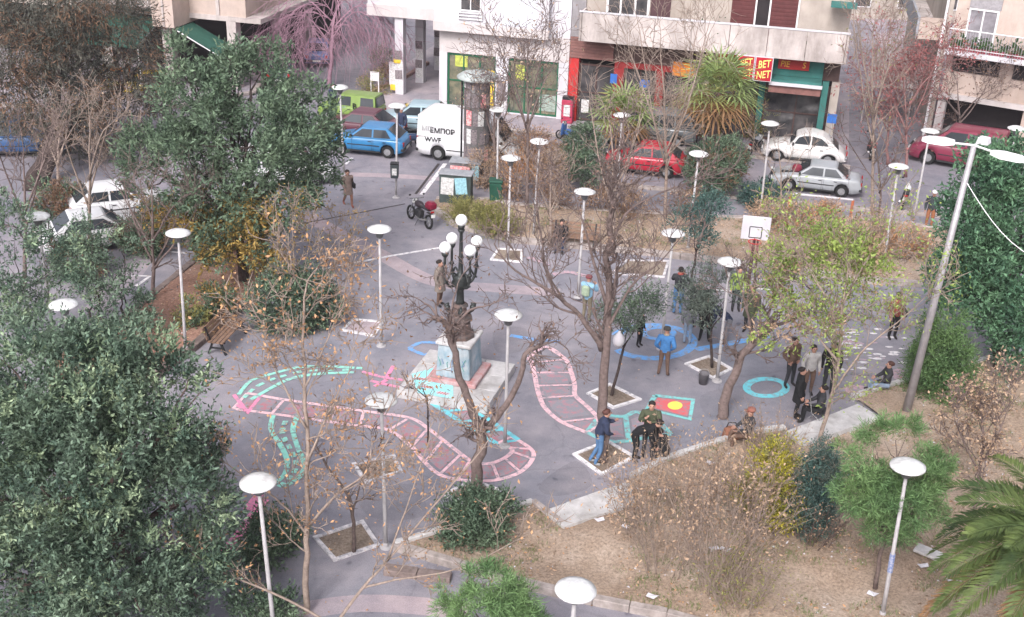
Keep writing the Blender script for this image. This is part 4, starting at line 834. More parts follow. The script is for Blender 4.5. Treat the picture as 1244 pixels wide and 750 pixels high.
p = G(602, 246); o = thing('wheeled_bin', p, 'dark green waste bin behind the olive shrubs', 'waste bin'); MB().box((0, 0, .5), (.5, .5, .9), taper=1.12, bev=.04).build('bin_body', mat('bin_green', (0.02, 0.09, 0.06), 0.5), o); MB().box((0, 0, 1.0), (.6, .6, .1), bev=.03).build('bin_lid', MATS['bin_green'], o)
p = G(578, 208); ks = thing('advertising_pillar', p, 'round capped advertising pillar plastered with dark posters before the glazed shop', 'advertising pillar')
MB().lathe([(.66, 0), (.66, .25), (.58, .3), (.58, 4.25), (.62, 4.3)], 24).build('drum', mat('pillar_grey', (0.2, 0.19, 0.19), .7, .25, 4, stain=.3), ks); MB().lathe([(.74, 4.3), (.93, 4.38), (.95, 4.44), (.75, 4.58), (.35, 4.68), (.05, 4.7)], 28).build('round_cap', mat('pale_green_cap', (0.42, 0.46, 0.44), .6, .1, 3, stain=.25), ks, True)
MB().tube([(-.68, -.2, 0), (-.68, -.2, 4.35)], .05, 6).build('edge_pole', M_BLK, ks)
for i in range(25):
    a = R_(200 + (i % 5) * 32 + rnd.uniform(-6, 6)); z = .6 + (i // 5) * .85; mb = MB(); da = .24; k = 4; r = .586 + .002 * i
    mb.add([(r * math.cos(a + da * (j / k * 2 - 1)), r * math.sin(a + da * (j / k * 2 - 1)), z + zz) for zz in (0, rnd.uniform(.55, .8)) for j in range(k + 1)], [(j, j + 1, j + k + 2, j + k + 1) for j in range(k)]); mb.build('poster', M_POSTER[(3, 3, 3, 3, 2, 3, 0)[i % 7]], ks)
# bag on the sapling, stone slab in the front bed, paper litter
c = G(1127, 673, .2); o = thing('stone_slab', c, 'loose pale rectangular slab lying on the bare soil near the palm', 'slab', rz=R_(-38)); MB().box((0, 0, .05), (.62, .36, .07), bev=.012).build('slab_block', M_MARBLE, o)
for i, (x, y) in enumerate([(729, 632), (880, 668), (868, 667), (791, 725), (1122, 688), (1059, 722), (806, 597), (862, 563), (1157, 706), (760, 640)]):
    c = G(x, y, .25); o = tag(MB().add([(c.x + math.cos(t + i) * .12 * (1 + .4 * (k % 2)), c.y + math.sin(t + i) * .09, c.z + .05 * (k % 2)) for k, t in enumerate(np.linspace(0, 6.28, 7)[:-1])], [(0, 1, 2, 3), (0, 3, 4, 5)]).build('paper_scrap', M_WHITE), 'white paper scrap on the soil ' + ('near the first marble landing', 'at the foot of the tall dry thicket', 'just left of another scrap under the dry thicket', 'beside the bottom kerb of the front bed', 'below the loose pale slab', 'between pine trunk and front lamp', 'behind the first marble landing', 'at the kerb before the crouching person', 'beside the date palm fronds', 'right of the first marble landing')[i], 'litter', 'paper scraps on the front bed')
# ================================================================ vehicles
M_TYRE = mat('tyre_rubber', (0.02, 0.02, 0.02), 0.85, 0.2, 8)
M_RIM = mat('wheel_rim', (0.38, 0.38, 0.39), 0.35, 0.15, 8, metal=0.5)
M_CGLASS = mat('car_glass', (0.035, 0.042, 0.05), 0.08, 0.15, 2, spec=0.7)
M_TRIM = mat('black_trim', (0.03, 0.03, 0.032), 0.6, 0.1, 5)
M_CHROME = mat('chrome_trim', (0.5, 0.5, 0.5), 0.25, 0.1, 5, metal=0.8)
M_TAIL = mat('tail_lamp', (0.35, 0.02, 0.02), 0.25, 0.1, 5); M_HEAD = mat('head_lamp', (0.6, 0.6, 0.58), 0.15, 0.1, 5)
M_PLATE = mat('number_plate', (0.7, 0.7, 0.66), 0.5, 0.05, 5)
def carpaint(name, col): 
    M = mat('paint_' + name, col, 0.32, 0.06, 2.5, spec=0.5, stain=0.12); M.node_tree.nodes['Principled BSDF'].inputs['Coat Weight'].default_value = 0.35; return M
def interp(tab, x):
    if x <= tab[0][0]: return tab[0][1]
    for (a, va), (b, vb) in zip(tab[:-1], tab[1:]):
        if x <= b: t = (x - a) / (b - a); return va + (vb - va) * t
    return tab[-1][1]
CARS = {
 'hatch': dict(L=3.75, W=1.60, wb=2.35, off=.05, r=.29, top=[(-1.87, .74), (-1.80, .88), (-1.2, .90), (0.75, .90), (1.3, .80), (1.80, .68), (1.87, .55)], gh=[(0.80, .89), (0.18, 1.36), (-1.05, 1.38), (-1.72, .90)], sidew=[[(0.62, .93), (0.14, 1.29), (-0.35, 1.30), (-0.35, .93)], [(-0.43, .93), (-0.43, 1.30), (-1.02, 1.31), (-1.28, .95)]]),
 'sedan': dict(L=4.3, W=1.66, wb=2.5, off=.0, r=.30, top=[(-2.15, .62), (-2.10, .90), (-1.35, .92), (0.8, .90), (1.5, .82), (2.08, .68), (2.15, .55)], gh=[(0.95, .89), (0.3, 1.36), (-0.85, 1.37), (-1.5, .91)], sidew=[[(0.75, .93), (0.25, 1.29), (-0.28, 1.30), (-0.28, .93)], [(-0.36, .93), (-0.36, 1.30), (-0.85, 1.30), (-1.2, .94)]]),
 'jeep': dict(L=3.7, W=1.6, wb=2.3, off=.0, r=.34, top=[(-1.85, .95), (-1.8, 1.0), (0.7, 1.0), (1.1, .98), (1.78, .92), (1.85, .7)], gh=[(0.75, .99), (0.42, 1.62), (-1.70, 1.66), (-1.80, 1.0)], sidew=[[(0.6, 1.05), (0.36, 1.55), (-0.25, 1.56), (-0.25, 1.05)], [(-0.85, 1.05), (-0.85, 1.57), (-1.62, 1.57), (-1.68, 1.05)]]),
 'van': dict(L=5.0, W=1.90, wb=3.0, off=.1, r=.33, top=[(-2.5, 1.0), (-2.46, 1.1), (1.6, 1.12), (2.05, 1.05), (2.42, .85), (2.5, .6)], gh=[(1.85, 1.10), (1.15, 2.05), (0.6, 2.26), (-2.1, 2.28), (-2.42, 2.1), (-2.47, 1.1)], sidew=[[(1.55, 1.2), (1.08, 1.88), (0.65, 1.88), (0.65, 1.2)]]),
 'minivan': dict(L=4.3, W=1.70, wb=2.5, off=.0, r=.31, top=[(-2.15, .8), (-2.1, .98), (1.0, .98), (1.6, .92), (2.08, .75), (2.15, .55)], gh=[(1.35, .97), (0.55, 1.66), (-1.7, 1.70), (-2.08, .99)], sidew=[[(1.05, 1.02), (0.5, 1.56), (-0.2, 1.58), (-0.2, 1.02)], [(-0.28, 1.02), (-0.28, 1.58), (-1.0, 1.6), (-1.0, 1.02)], [(-1.08, 1.02), (-1.08, 1.6), (-1.68, 1.6), (-1.9, 1.04)]]),
 'beetle': dict(L=4.05, W=1.5, wb=2.4, off=.05, r=.32, top=[(-2.0, .42), (-1.9, .62), (-1.6, .82), (-1.2, .90), (0.6, .90), (1.0, .90), (1.5, .80), (1.85, .60), (2.0, .42)], gh=[(0.72, .89), (0.42, 1.30), (0.1, 1.46), (-0.35, 1.49), (-0.8, 1.40), (-1.25, 1.15), (-1.62, .80)], sidew=[[(0.52, .96), (0.33, 1.27), (0.08, 1.36), (-0.22, 1.38), (-0.22, .96)], [(-0.30, .96), (-0.30, 1.38), (-0.75, 1.30), (-1.05, 1.08), (-1.1, .97)]]),
}
def make_car(name, kind, M, label, px_c, heading, cat='car', scale=1.0, roof=None):
    """px_c: photograph pixel of the wheel contact centre; heading: direction the bonnet points (world angle)"""
    S = CARS[kind]; p = G(*px_c) if len(px_c) == 2 else Vector(px_c)
    o = thing(name, (p.x, p.y, 0), label, cat, 'parked cars', rz=heading); o.scale = (scale,) * 3
    L, W, r = S['L'], S['W'], S['r']; xw = [S['off'] + S['wb'] / 2, S['off'] - S['wb'] / 2]; ra = r + 0.06
    xs = set(np.linspace(-L / 2, L / 2, 25).tolist())
    for c in xw: xs |= {c + ra * k for k in (-1.0, -.97, -.85, -.6, -.3, 0, .3, .6, .85, .97, 1.0)}
    xs = sorted(x for x in xs if -L / 2 <= x <= L / 2); vs = []; K = 12
    for x in xs:
        e = abs(2 * x / L); wd = W / 2 * (1 - .10 * e ** 5); zb = 0.20 + .10 * max(0, e - .85) / .15
        for c in xw:
            if abs(x - c) < ra: zb = max(zb, r + math.sqrt(max(0, ra * ra - (x - c) ** 2)))
        zt = interp(S['top'], x); zm = max(zb + .02, min(zt - .1, .52)); zb = min(zb, zt - .12)
        half = [(wd * .90, zb), (wd * .985, zb + .02), (wd, zm), (wd * .985, zt - .10), (wd * .93, zt - .02), (wd * .55, zt + .015)]
        vs += [Vector((x, y, z)) for y, z in half] + [Vector((x, -y, z)) for y, z in reversed(half)]
    n = len(xs); fs = [(i * K + j, i * K + (j + 1) % K, (i + 1) * K + (j + 1) % K, (i + 1) * K + j) for i in range(n - 1) for j in range(K)] + [tuple(reversed(range(K))), tuple(range((n - 1) * K, n * K))]
    b = MB(); b.add(vs, fs); body = b.build('body', M, o, False)
    for q in body.data.polygons: q.use_smooth = abs(q.normal.x) < .95
    # cabin
    gh = S['gh']; zr = max(z for _, z in gh); z0 = gh[0][1]
    def hw(z): return W / 2 * (.93 - (.17 if kind != 'van' else .06) * (z - z0) / (zr - z0))
    g = MB(); k = len(gh); vv = []
    for x, z in gh: vv += [(x, hw(z), z), (x, hw(z) * .5, z + (.03 if z > zr - .15 else .01)), (x, -hw(z) * .5, z + (.03 if z > zr - .15 else .01)), (x, -hw(z), z)]
    g.add(vv, [(i * 4 + j, i * 4 + 4 + j, i * 4 + 5 + j, i * 4 + 1 + j) for i in range(k - 1) for j in range(3)] + [tuple(i * 4 for i in reversed(range(k))), tuple(i * 4 + 3 for i in range(k))])
    cab = g.build('cabin', roof or M, o)
    def pane(nm, P): m_ = MB(); m_.add(P, [tuple(range(len(P)))]); m_.build(nm, M_CGLASS, cab)
    def endpane(i, j, nm):
        (xa, za), (xb, zb) = gh[i], gh[j]; nx, nz = -(zb - za), (xb - xa); l = math.hypot(nx, nz); nx, nz = nx / l * .03, nz / l * .03
        if nz < 0: nx, nz = -nx, -nz
        lo, hi = .10, .90; q = [(xa + (xb - xa) * t + nx, s * hw(za + (zb - za) * t) * .88, za + (zb - za) * t + nz) for t, s in ((lo, 1), (lo, -1), (hi, -1), (hi, 1))]; pane(nm, q)
    endpane(0, 1, 'windscreen')
    if kind != 'van': endpane(k - 1, k - 2, 'rear_window')
    for P in S['sidew']:
        for s in (-1, 1): pane('side_window', [(x, s * (hw(z) + .012), z) for x, z in P])
    if kind == 'beetle':
        for c, dx in ((xw[0], .05), (xw[1], -.05)):
            for s in (-1, 1):
                f = MB(); pts = []
                for t in np.linspace(R_(-5), R_(185), 11): pts.append((c + dx + .48 * math.cos(t), s * (W / 2 + .02), .30 + .40 * math.sin(t)))
                f.tube(pts, [.05] + [.11] * 9 + [.05], 6); f.build('fender', M, o, True)
        for s in (-1, 1): MB().box((0, s * (W / 2 + .06), .26), (1.5, .14, .06), bev=.02).build('running_board', M_TRIM, o)
    # wheels
    for c in xw:
        for s in (-1, 1):
            Mx = Matrix.Rotation(R_(90), 3, 'X'); yy = s * (W / 2 - .10)
            wl = MB().lathe([(r * .6, -.09), (r * .93, -.10), (r, -.06), (r, .06), (r * .93, .10), (r * .6, .09)], 18, (c, yy, r), Mx).build('wheel', M_TYRE, o, False)
            MB().lathe([(r * .58, -.095), (r * .5, -.08), (r * .2, -.105), (r * .19, .105), (r * .5, .08), (r * .58, .095)], 14, (c, yy, r), Mx).build('rim', M_RIM, wl)
    for s in (-1, 1):      # door seams and side moulding
        zt_ = gh[0][1] - .06
        for P in S['sidew']:
            for xx in {round(P[-1][0] if P[-1][0] > P[0][0] else P[-1][0], 2), round(P[0][0], 2)}:
                if -xw[0] + r * 1.15 < xx < xw[0] - r * 1.15: MB().box((xx, s * (W / 2 - .004), (zt_ + .3) / 2), (.012, .012, zt_ - .3)).build('door_seam', M_TRIM, o)
        MB().box((S['off'], s * (W / 2 + .002), .26), (S['wb'] - 2 * ra, .03, .07)).build('sill', M_TRIM, o)
        if kind != 'beetle': MB().box((S['off'], s * (W / 2 + .002), .55), (S['wb'] - 2 * ra - .06, .02, .045)).build('side_moulding', M_TRIM, o)
    MB().box((L / 2 - .005, 0, .60), (.05, W * .36, .12)).build('grille', M_TRIM, o)
    # bumpers, lamps, plates, mirrors, handles
    for s, nm in ((1, 'front_bumper'), (-1, 'rear_bumper')): MB().box((s * (L / 2 - .03), 0, .42), (.16, W * .93, .16), bev=.03).build(nm, M_CHROME if kind == 'beetle' else M_TRIM, o)
    zt = .62 if kind != 'van' else .95
    for s in (-1, 1):
        MB().box((L / 2 - .02, s * W * .34, .60), (.07, .26, .14), bev=.02).build('headlight', M_HEAD, o); MB().box((-L / 2 + .01, s * W * .36, zt + .05), (.06, .2, .2), bev=.015).build('tail_light', M_TAIL, o)
        MB().box((gh[0][0] - .15, s * (W / 2 + .06), gh[0][1] + .1), (.10, .16, .11), bev=.02).build('wing_mirror', M_TRIM, o)
        for P in S['sidew'][:2]: MB().box((P[-1][0] + (.1 if P[-1][0] > -.6 else .3), s * (W / 2 + .003), gh[0][1] - .14), (.15, .025, .03)).build('door_handle', M_TRIM, o)
    for s in (-1, 1): MB().box((s * (L / 2 + .055), 0, .43), (.01, .48, .11)).build('number_plate', M_PLATE, o)
    return o
HL = math.pi + A14        # bonnet towards the left along the street
make_car('parked_car', 'hatch', carpaint('blue', (0.035, 0.20, 0.42)), 'bright blue hatchback parked behind the lamp with a litter bin', (449, 184), HL + .06)
make_car('parked_car', 'sedan', carpaint('maroon', (0.10, 0.025, 0.04)), 'dark maroon saloon parked just behind the blue hatchback', (440, 166), HL - .02)
j = make_car('parked_jeep', 'jeep', carpaint('lime', (0.20, 0.30, 0.07)), 'lime green jeep with a black letter on its rear panel', (428, 146), HL - .05, 'jeep', .9)
textmesh('lettering', 'B', .5, j, M_BLK, Matrix.Translation((-.53, .80, 1.05)) @ Matrix.Rotation(R_(180), 4, 'Z') @ Matrix.Rotation(R_(90), 4, 'X'))
make_car('parked_car', 'hatch', carpaint('pale_blue', (0.33, 0.45, 0.50)), 'pale blue hatchback parked askew between the jeep and the white van', (505, 158), HL + .15, scale=1.06)
v = make_car('parked_van', 'van', carpaint('white', (0.72, 0.72, 0.73)), 'white panel van with black scrawled graffiti on its side', (573, 192), A14 + .0, 'van')
for t, x, z, s in (('ΕΜΠΟΡ', -1.2, 1.42, .34), ('ΜΙΖ', -1.95, 1.48, .32), ('WWF', -1.65, .98, .32)): textmesh('lettering', t, s, v, M_BLK if t != 'ΜΙΖ' else mat('faded_letter', (0.5, .5, .5)), Matrix.Translation((x, -.955 if z < 1.2 else -.90, z)) @ Matrix.Rotation(R_(90), 4, 'X'), extrude=.012)
make_car('parked_car', 'hatch', carpaint('red', (0.50, 0.02, 0.045)), 'red hatchback parked behind the tall bare trees', (782, 208), HL + .03)
make_car('parked_car', 'minivan', carpaint('grey', (0.16, 0.18, 0.19)), 'dark grey people carrier parked at the far kerb behind the red hatchback', (795, 172), HL)
make_car('parked_car', 'beetle', carpaint('ivory', (0.70, 0.68, 0.66)), 'old white rounded beetle shaped car at the far kerb', (975, 194), HL + .02)
make_car('parked_car', 'sedan', carpaint('silver', (0.38, 0.40, 0.42)), 'silver saloon parked at the near kerb below the white rounded car', (990, 230), HL - .03, scale=.93)
make_car('parked_van', 'minivan', carpaint('maroon2', (0.22, 0.025, 0.06)), 'maroon minibus parked at the right behind the mast heads', (1165, 200), R_(-28) + math.pi, 'van', 1.12)
make_car('parked_car', 'hatch', carpaint('denim', (0.10, 0.16, 0.36)), 'blue hatchback in the west street behind the weeping tree', (388, 74), R_(95))
make_car('parked_car', 'sedan', carpaint('bottle', (0.045, 0.085, 0.08)), 'dark green saloon half hidden by the evergreen in the west street', (340, 95), R_(100))
make_car('parked_car', 'hatch', carpaint('white', (0.7, .7, .7)), 'white hatchback behind the bare twigs on the left street, further one', (145, 262), R_(28))
make_car('parked_car', 'sedan', carpaint('white', (0.7, .7, .7)), 'white saloon behind the bare twigs on the left street, nearer one', (118, 298), R_(28))
make_car('parked_car', 'minivan', carpaint('white', (0.7, .7, .7)), 'white people carrier glimpsed through the tall evergreen crown', (345, 222), R_(20))
t_ = make_car('parked_truck', 'minivan', carpaint('truck_blue', (0.03, 0.10, 0.26)), 'dark blue vehicle under the feathery tree at the far left', (28, 185), R_(10), 'truck')

def make_bike(px_c, heading, col, label, scooter=False, box=None, lean=.12):
    p = G(*px_c); o = thing('motorcycle', (p.x, p.y, 0), label, 'motorcycle', 'parked motorcycles', rz=heading); o.rotation_euler.x = lean
    r = .30 if not scooter else .23; wb = .68 if not scooter else .60; M = mat('bike_' + col[0], col[1], .35, .1, 4)
    for x in (wb, -wb):
        mb = MB(); mb.tube([(x + r * .86 * math.cos(t), 0, r + r * .86 * math.sin(t)) for t in np.linspace(0, 2 * math.pi, 19)], r * .16, 6, cap=False); wl = mb.build('wheel', M_TYRE, o, True); mb = MB(); mb.lathe([(.05, -.05), (.06, 0), (.05, .05)], 8, (x, 0, r), Matrix.Rotation(R_(90), 3, 'X'))
        for t in np.linspace(0, 2 * math.pi, 9)[:-1]: mb.tube([(x, 0, r), (x + r * .78 * math.cos(t), 0, r + r * .78 * math.sin(t))], .008, 3)
        mb.build('spokes', M_RIM, wl)
    fk = MB(); [fk.tube([(wb, s * .08, r), (wb - .30, s * .08, .95)], .025, 6) for s in (-1, 1)]; fk.tube([(wb - .32, -.34, 1.0), (wb - .30, 0, .98), (wb - .32, .34, 1.0)], .018, 5); fk.build('fork_and_bars', M_CHROME, o)
    MB().box((wb - .22, 0, .84), (.14, .22, .2), bev=.04).build('headlight', M_HEAD, o)
    if not scooter:
        MB().ball((.12, 0, .80), (.30, .16, .15), 12, 8).build('fuel_tank', M, o, True); en = MB(); en.box((.05, 0, .45), (.42, .26, .34), bev=.05); en.tube([(.25, 0, .85), (.1, 0, .3), (-.3, 0, .32)], .035, 6); en.build('engine', M_TRIM, o)
        MB().tube([(.1, .14, .3), (-.3, .17, .28), (-.75, .18, .42)], [.03, .04, .05], 6).build('exhaust', M_CHROME, o)
    else:
        MB().box((-.15, 0, .45), (.75, .34, .36), bev=.1).build('body_shell', M, o); MB().box((.36, 0, .55), (.10, .4, .62), bev=.04).build('leg_shield', M, o); MB().box((.12, 0, .27), (.5, .32, .06), bev=.02).build('footboard', M_TRIM, o)
    MB().box((-.38, 0, .79), (.66, .24, .11), bev=.045).build('saddle', M_TRIM, o); MB().box((-wb - .05, 0, r * 2 + .06), (.4, .13, .04), bev=.015).build('mudguard', M_TRIM, o)
    MB().tube([(-.1, .1, .3), (-.15, .3, 0.0)], .015, 4).build('side_stand', M_TRIM, o); MB().box((-wb - .28, 0, .62), (.02, .18, .14)).build('number_plate', M_PLATE, o); MB().box((-wb - .2, 0, .76), (.05, .16, .08), bev=.015).build('tail_light', M_TAIL, o)
    for s in (-1, 1): MB().ball((wb - .3, s * .33, 1.14), (.02, .06, .04), 8, 5).build('mirror', M_TRIM, o)
    if box: MB().box((-.72, 0, 1.0), (.42, .42, .34), bev=.09).build('top_box', mat('box_' + box[0], box[1], .4), o)
    return o
make_bike((509, 272), R_(127), ('near_black', (0.04, 0.03, 0.035)), 'black motorcycle with crimson top box parked on the plaza near the north bed', box=('crimson', (0.20, 0.012, 0.035)))
make_bike((945, 228), R_(165), ('black', (0.03, .03, .035)), 'dark scooter with maroon top box in front of the silver saloon', True, ('maroon', (0.22, .03, .05)))
make_bike((1096, 250), R_(70), ('white', (0.65, .65, .64)), 'white motorcycle parked between the right hand lamps', False)
make_bike((915, 188), R_(60), ('grey', (0.3, .3, .31)), 'grey motorcycle parked left of the white rounded car', False)
make_bike((732, 178), R_(50), ('grey2', (0.33, .32, .34)), 'grey scooter parked before the red shop front', True)
make_bike((1055, 190), R_(80), ('dark', (0.06, .055, .06)), 'dark motorcycle under the red leaved tree', False)
make_bike((690, 172), R_(140), ('bluegrey', (0.05, .12, .3)), 'blue scooter parked before the glazed shop', True)
make_bike((495, 178), R_(200), ('navy', (0.04, .06, .12)), 'navy scooter squeezed between blue hatchback and white van', True)
# ================================================================ people
M_SKIN = mat('skin', (0.48, 0.27, 0.20), 0.6, 0.08, 12)
def cloth(name, c): return mat('cloth_' + name, c, 0.9, 0.14, 9, 0.15)
POSES = {}
def base_pose():
    return dict(pel=(0, 0, .96), belly=(0, .01, 1.08), chest=(0, .0, 1.30), nb=(0, -.01, 1.44), neck=(0, .0, 1.49), chin=(0, .03, 1.56), skull=(0, .015, 1.635), crown=(0, 0, 1.70),
      shL=(-.18, -.01, 1.40), shR=(.18, -.01, 1.40), elL=(-.25, -.05, 1.13), elR=(.25, -.05, 1.13), wrL=(-.24, .06, .90), wrR=(.24, .06, .90), haL=(-.235, .10, .82), haR=(.235, .10, .82),
      hiL=(-.09, 0, .90), hiR=(.09, 0, .90), knL=(-.10, .02, .50), knR=(.10, .02, .50), anL=(-.105, -.03, .09), anR=(.105, -.03, .09), toL=(-.12, .13, .045), toR=(.12, .13, .045))
def P_(**k): d = base_pose(); d.update(k); return d
POSES['stand'] = P_()
POSES['pockets'] = P_(elL=(-.29, -.10, 1.14), elR=(.29, -.10, 1.14), wrL=(-.20, .05, .97), wrR=(.20, .05, .97), haL=(-.16, .08, .90), haR=(.16, .08, .90), anL=(-.14, -.03, .09), anR=(.14, -.03, .09), toL=(-.17, .12, .045), toR=(.17, .12, .045))
POSES['walk'] = P_(knL=(-.09, .20, .52), anL=(-.09, .22, .10), toL=(-.10, .39, .06), knR=(.09, -.06, .50), anR=(.09, -.32, .16), toR=(.10, -.18, .05), elL=(-.25, -.12, 1.14), wrL=(-.24, -.10, .92), haL=(-.23, -.06, .85), elR=(.25, .04, 1.13), wrR=(.22, .20, .96), haR=(.21, .26, .90))
POSES['up'] = P_(elL=(-.27, .14, 1.24), elR=(.27, .14, 1.24), wrL=(-.13, .27, 1.42), wrR=(.13, .27, 1.42), haL=(-.08, .28, 1.50), haR=(.08, .28, 1.50))
POSES['carry'] = P_(elL=(-.24, .16, 1.20), wrL=(-.05, .26, 1.26), haL=(.03, .27, 1.27), elR=(.27, .12, 1.20), wrR=(.17, .26, 1.32), haR=(.12, .26, 1.40))
POSES['bend'] = P_(belly=(0, .12, 1.04), chest=(0, .32, 1.18), nb=(0, .44, 1.26), neck=(0, .48, 1.29), chin=(0, .56, 1.30), skull=(0, .58, 1.37), crown=(0, .58, 1.44), shL=(-.18, .40, 1.22), shR=(.18, .40, 1.22), elL=(-.22, .44, .94), elR=(.22, .44, .94), wrL=(-.15, .55, .72), wrR=(.15, .55, .72), haL=(-.13, .58, .64), haR=(.13, .58, .64), pel=(0, -.06, .94), hiL=(-.09, -.06, .89), hiR=(.09, -.06, .89))
POSES['lean'] = P_(pel=(0, -.05, .94), belly=(0, 0, 1.07), chest=(0, .07, 1.29), nb=(0, .10, 1.43), neck=(0, .12, 1.47), chin=(0, .17, 1.53), skull=(0, .17, 1.61), crown=(0, .17, 1.68), shL=(-.18, .09, 1.39), shR=(.18, .09, 1.39), elL=(-.20, .30, 1.20), wrL=(-.06, .40, 1.28), haL=(-.02, .42, 1.33), elR=(.24, .10, 1.11), wrR=(.17, .26, 1.03), haR=(.12, .31, 1.0), anL=(-.10, -.20, .09), toL=(-.11, -.04, .045), anR=(.10, -.12, .09), toR=(.11, .04, .045))
def sit_pose(h):       # h: seat height
    d = P_(); dz = h + .08 - .96
    for k in d:
        if k[:2] not in ('kn', 'an', 'to'): x, y, z = d[k]; d[k] = (x, y - .02, z + dz)
    z = h + .06
    d.update(knL=(-.13, .42, z), knR=(.13, .42, z), anL=(-.13, .44, max(.09, z - .42)), anR=(.13, .44, max(.09, z - .42)), toL=(-.15, .60, max(.045, z - .47)), toR=(.15, .60, max(.045, z - .47)))
    d.update(elL=(-.24, .08, h + .30), elR=(.24, .08, h + .30), wrL=(-.14, .28, h + .22), wrR=(.14, .28, h + .22), haL=(-.11, .36, h + .19), haR=(.11, .36, h + .19))
    return d
POSES['sit'] = sit_pose(.44); POSES['sitlow'] = sit_pose(.30)
d = sit_pose(.22); d.update(knL=(-.16, .36, .46), knR=(.16, .36, .46), anL=(-.14, .16, .09), anR=(.14, .16, .09), toL=(-.16, .33, .045), toR=(.16, .33, .045)); 
for k in ('chest', 'nb', 'neck', 'chin', 'skull', 'crown', 'shL', 'shR'): x, y, z = d[k]; d[k] = (x, y + .16 + (.10 if k in ('chin', 'skull', 'crown') else 0), z - .06)
POSES['crouch'] = d
BODY = [('pel', 'belly', 't'), ('belly', 'chest', 't'), ('chest', 'nb', 't'), ('nb', 'neck', 's'), ('neck', 'chin', 's'), ('chin', 'skull', 's'), ('skull', 'crown', 's')] + [e for s in 'LR' for e in (('nb', 'sh' + s, 't'), ('sh' + s, 'el' + s, 't'), ('el' + s, 'wr' + s, 't'), ('wr' + s, 'ha' + s, 's'), ('pel', 'hi' + s, 'l'), ('hi' + s, 'kn' + s, 'l'), ('kn' + s, 'an' + s, 'l'), ('an' + s, 'to' + s, 'b'))]
RAD = dict(pel=(.155, .115), belly=(.15, .11), chest=(.175, .12), nb=(.10, .075), neck=(.055, .058), chin=(.072, .085), skull=(.082, .102), crown=(.045, .055), sh=(.075, .075), el=(.05, .05), wr=(.032, .036), ha=(.026, .048), hi=(.095, .10), kn=(.062, .065), an=(.043, .048), to=(.045, .032))
def skin_mesh(J, edges, grow=0.0, sub=2):
    names = []; [names.append(n) for e in edges for n in e[:2] if n not in names]
    me = bpy.data.meshes.new('sk'); me.from_pydata([J[n] for n in names], [(names.index(a), names.index(b)) for a, b, *_ in edges], [])
    o = bpy.data.objects.new('sk', me); COL.objects.link(o); o.modifiers.new('s', 'SKIN').use_smooth_shade = True
    for v, n in zip(me.skin_vertices[0].data, names):
        r = RAD.get(n) or RAD[n[:2]]; g = grow if n[:2] not in ('wr',) else grow * .7; v.radius = (r[0] + g, r[1] + g); v.use_root = n in ('pel', 'belly') and n == names[0]
    s = o.modifiers.new('u', 'SUBSURF'); s.levels = sub
    out = bpy.data.meshes.new_from_object(o.evaluated_get(bpy.context.evaluated_depsgraph_get())); bpy.data.objects.remove(o); bpy.data.meshes.remove(me); return out
CACHE = {}
def seg_d(p, a, b):
    ab = b - a; t = max(0, min(1, (p - a).dot(ab) / max(1e-9, ab.dot(ab)))); return (p - a - ab * t).length
def body_for(pose):
    if pose in CACHE: return CACHE[pose]
    J = {k: Vector(v) for k, v in POSES[pose].items()}; me = skin_mesh(J, BODY); idx = {'s': 0, 't': 1, 'l': 2, 'b': 3}
    mi = []
    for p in me.polygons: c = p.center; mi.append(idx[min(BODY, key=lambda e: seg_d(c, J[e[0]], J[e[1]]) - (.03 if e[2] in 't' else 0))[2]])
    # face and fingers join the same body mesh
    bm = bmesh.new(); bm.from_mesh(me); bm.faces.ensure_lookup_table()
    for f, m_ in zip(bm.faces, mi): f.material_index = m_
    ex = MB(); fw = (J['chin'] - J['neck']); fw = Vector((0, 1, 0)) if pose != 'bend' else Vector((0, .8, -.6)); up = (J['crown'] - J['skull']).normalized(); sd = fw.cross(up).normalized(); h = J['skull']
    ex.ball(h + fw * .105 - up * .025, (.016, .024, .024), 6, 4)                    # nose
    for s in (-1, 1): ex.ball(h + sd * .092 * s - up * .02, (.014, .025, .034), 6, 4)  # ears
    nf = len(ex.f)
    for s in 'LR':
        w_, a_ = J['wr' + s], J['ha' + s]; d_ = (a_ - w_).normalized(); q = d_.orthogonal().normalized(); y_ = Vector((0, 1, 0)); q = (y_ - d_ * y_.dot(d_)); q = q.normalized() if q.length > .2 else Vector((1, 0, 0)); nrm = d_.cross(q)
        for i, ln in enumerate((.07, .08, .085, .072)):
            b0 = a_ + q * (.03 - .02 * i); ex.tube([b0 - d_ * .02, b0 + d_ * ln * .55 + nrm * .006, b0 + d_ * ln * .95 + nrm * .025], [.0105, .0095, .007], 5)
        b0 = a_.lerp(w_, .45) + q * .036; ex.tube([b0, b0 + q * .025 + d_ * .03, b0 + q * .03 + d_ * .06 + nrm * .012], [.012, .011, .008], 5)
    ne = len(ex.f)
    for s in (-1, 1): ex.ball(h + fw * .088 + sd * .034 * s + up * .012, .011, 6, 4)     # eyes
    off = [bm.verts.new(v) for v in ex.v]
    for i, f in enumerate(ex.f):
        g = bm.faces.new([off[k] for k in f]); g.material_index = 0 if i < ne else 4; g.smooth = True
    bm.to_mesh(me); bm.free(); me.materials.clear(); [me.materials.append(M_SKIN) for _ in range(5)]
    me.polygons.foreach_set('material_index', mi + [0] * ne + [4] * (len(ex.f) - ne))
    JK = [e for e in BODY if e[2] == 't']; jk = skin_mesh(J, JK, .020)
    CACHE[pose] = (me, jk, J, fw, up); return CACHE[pose]
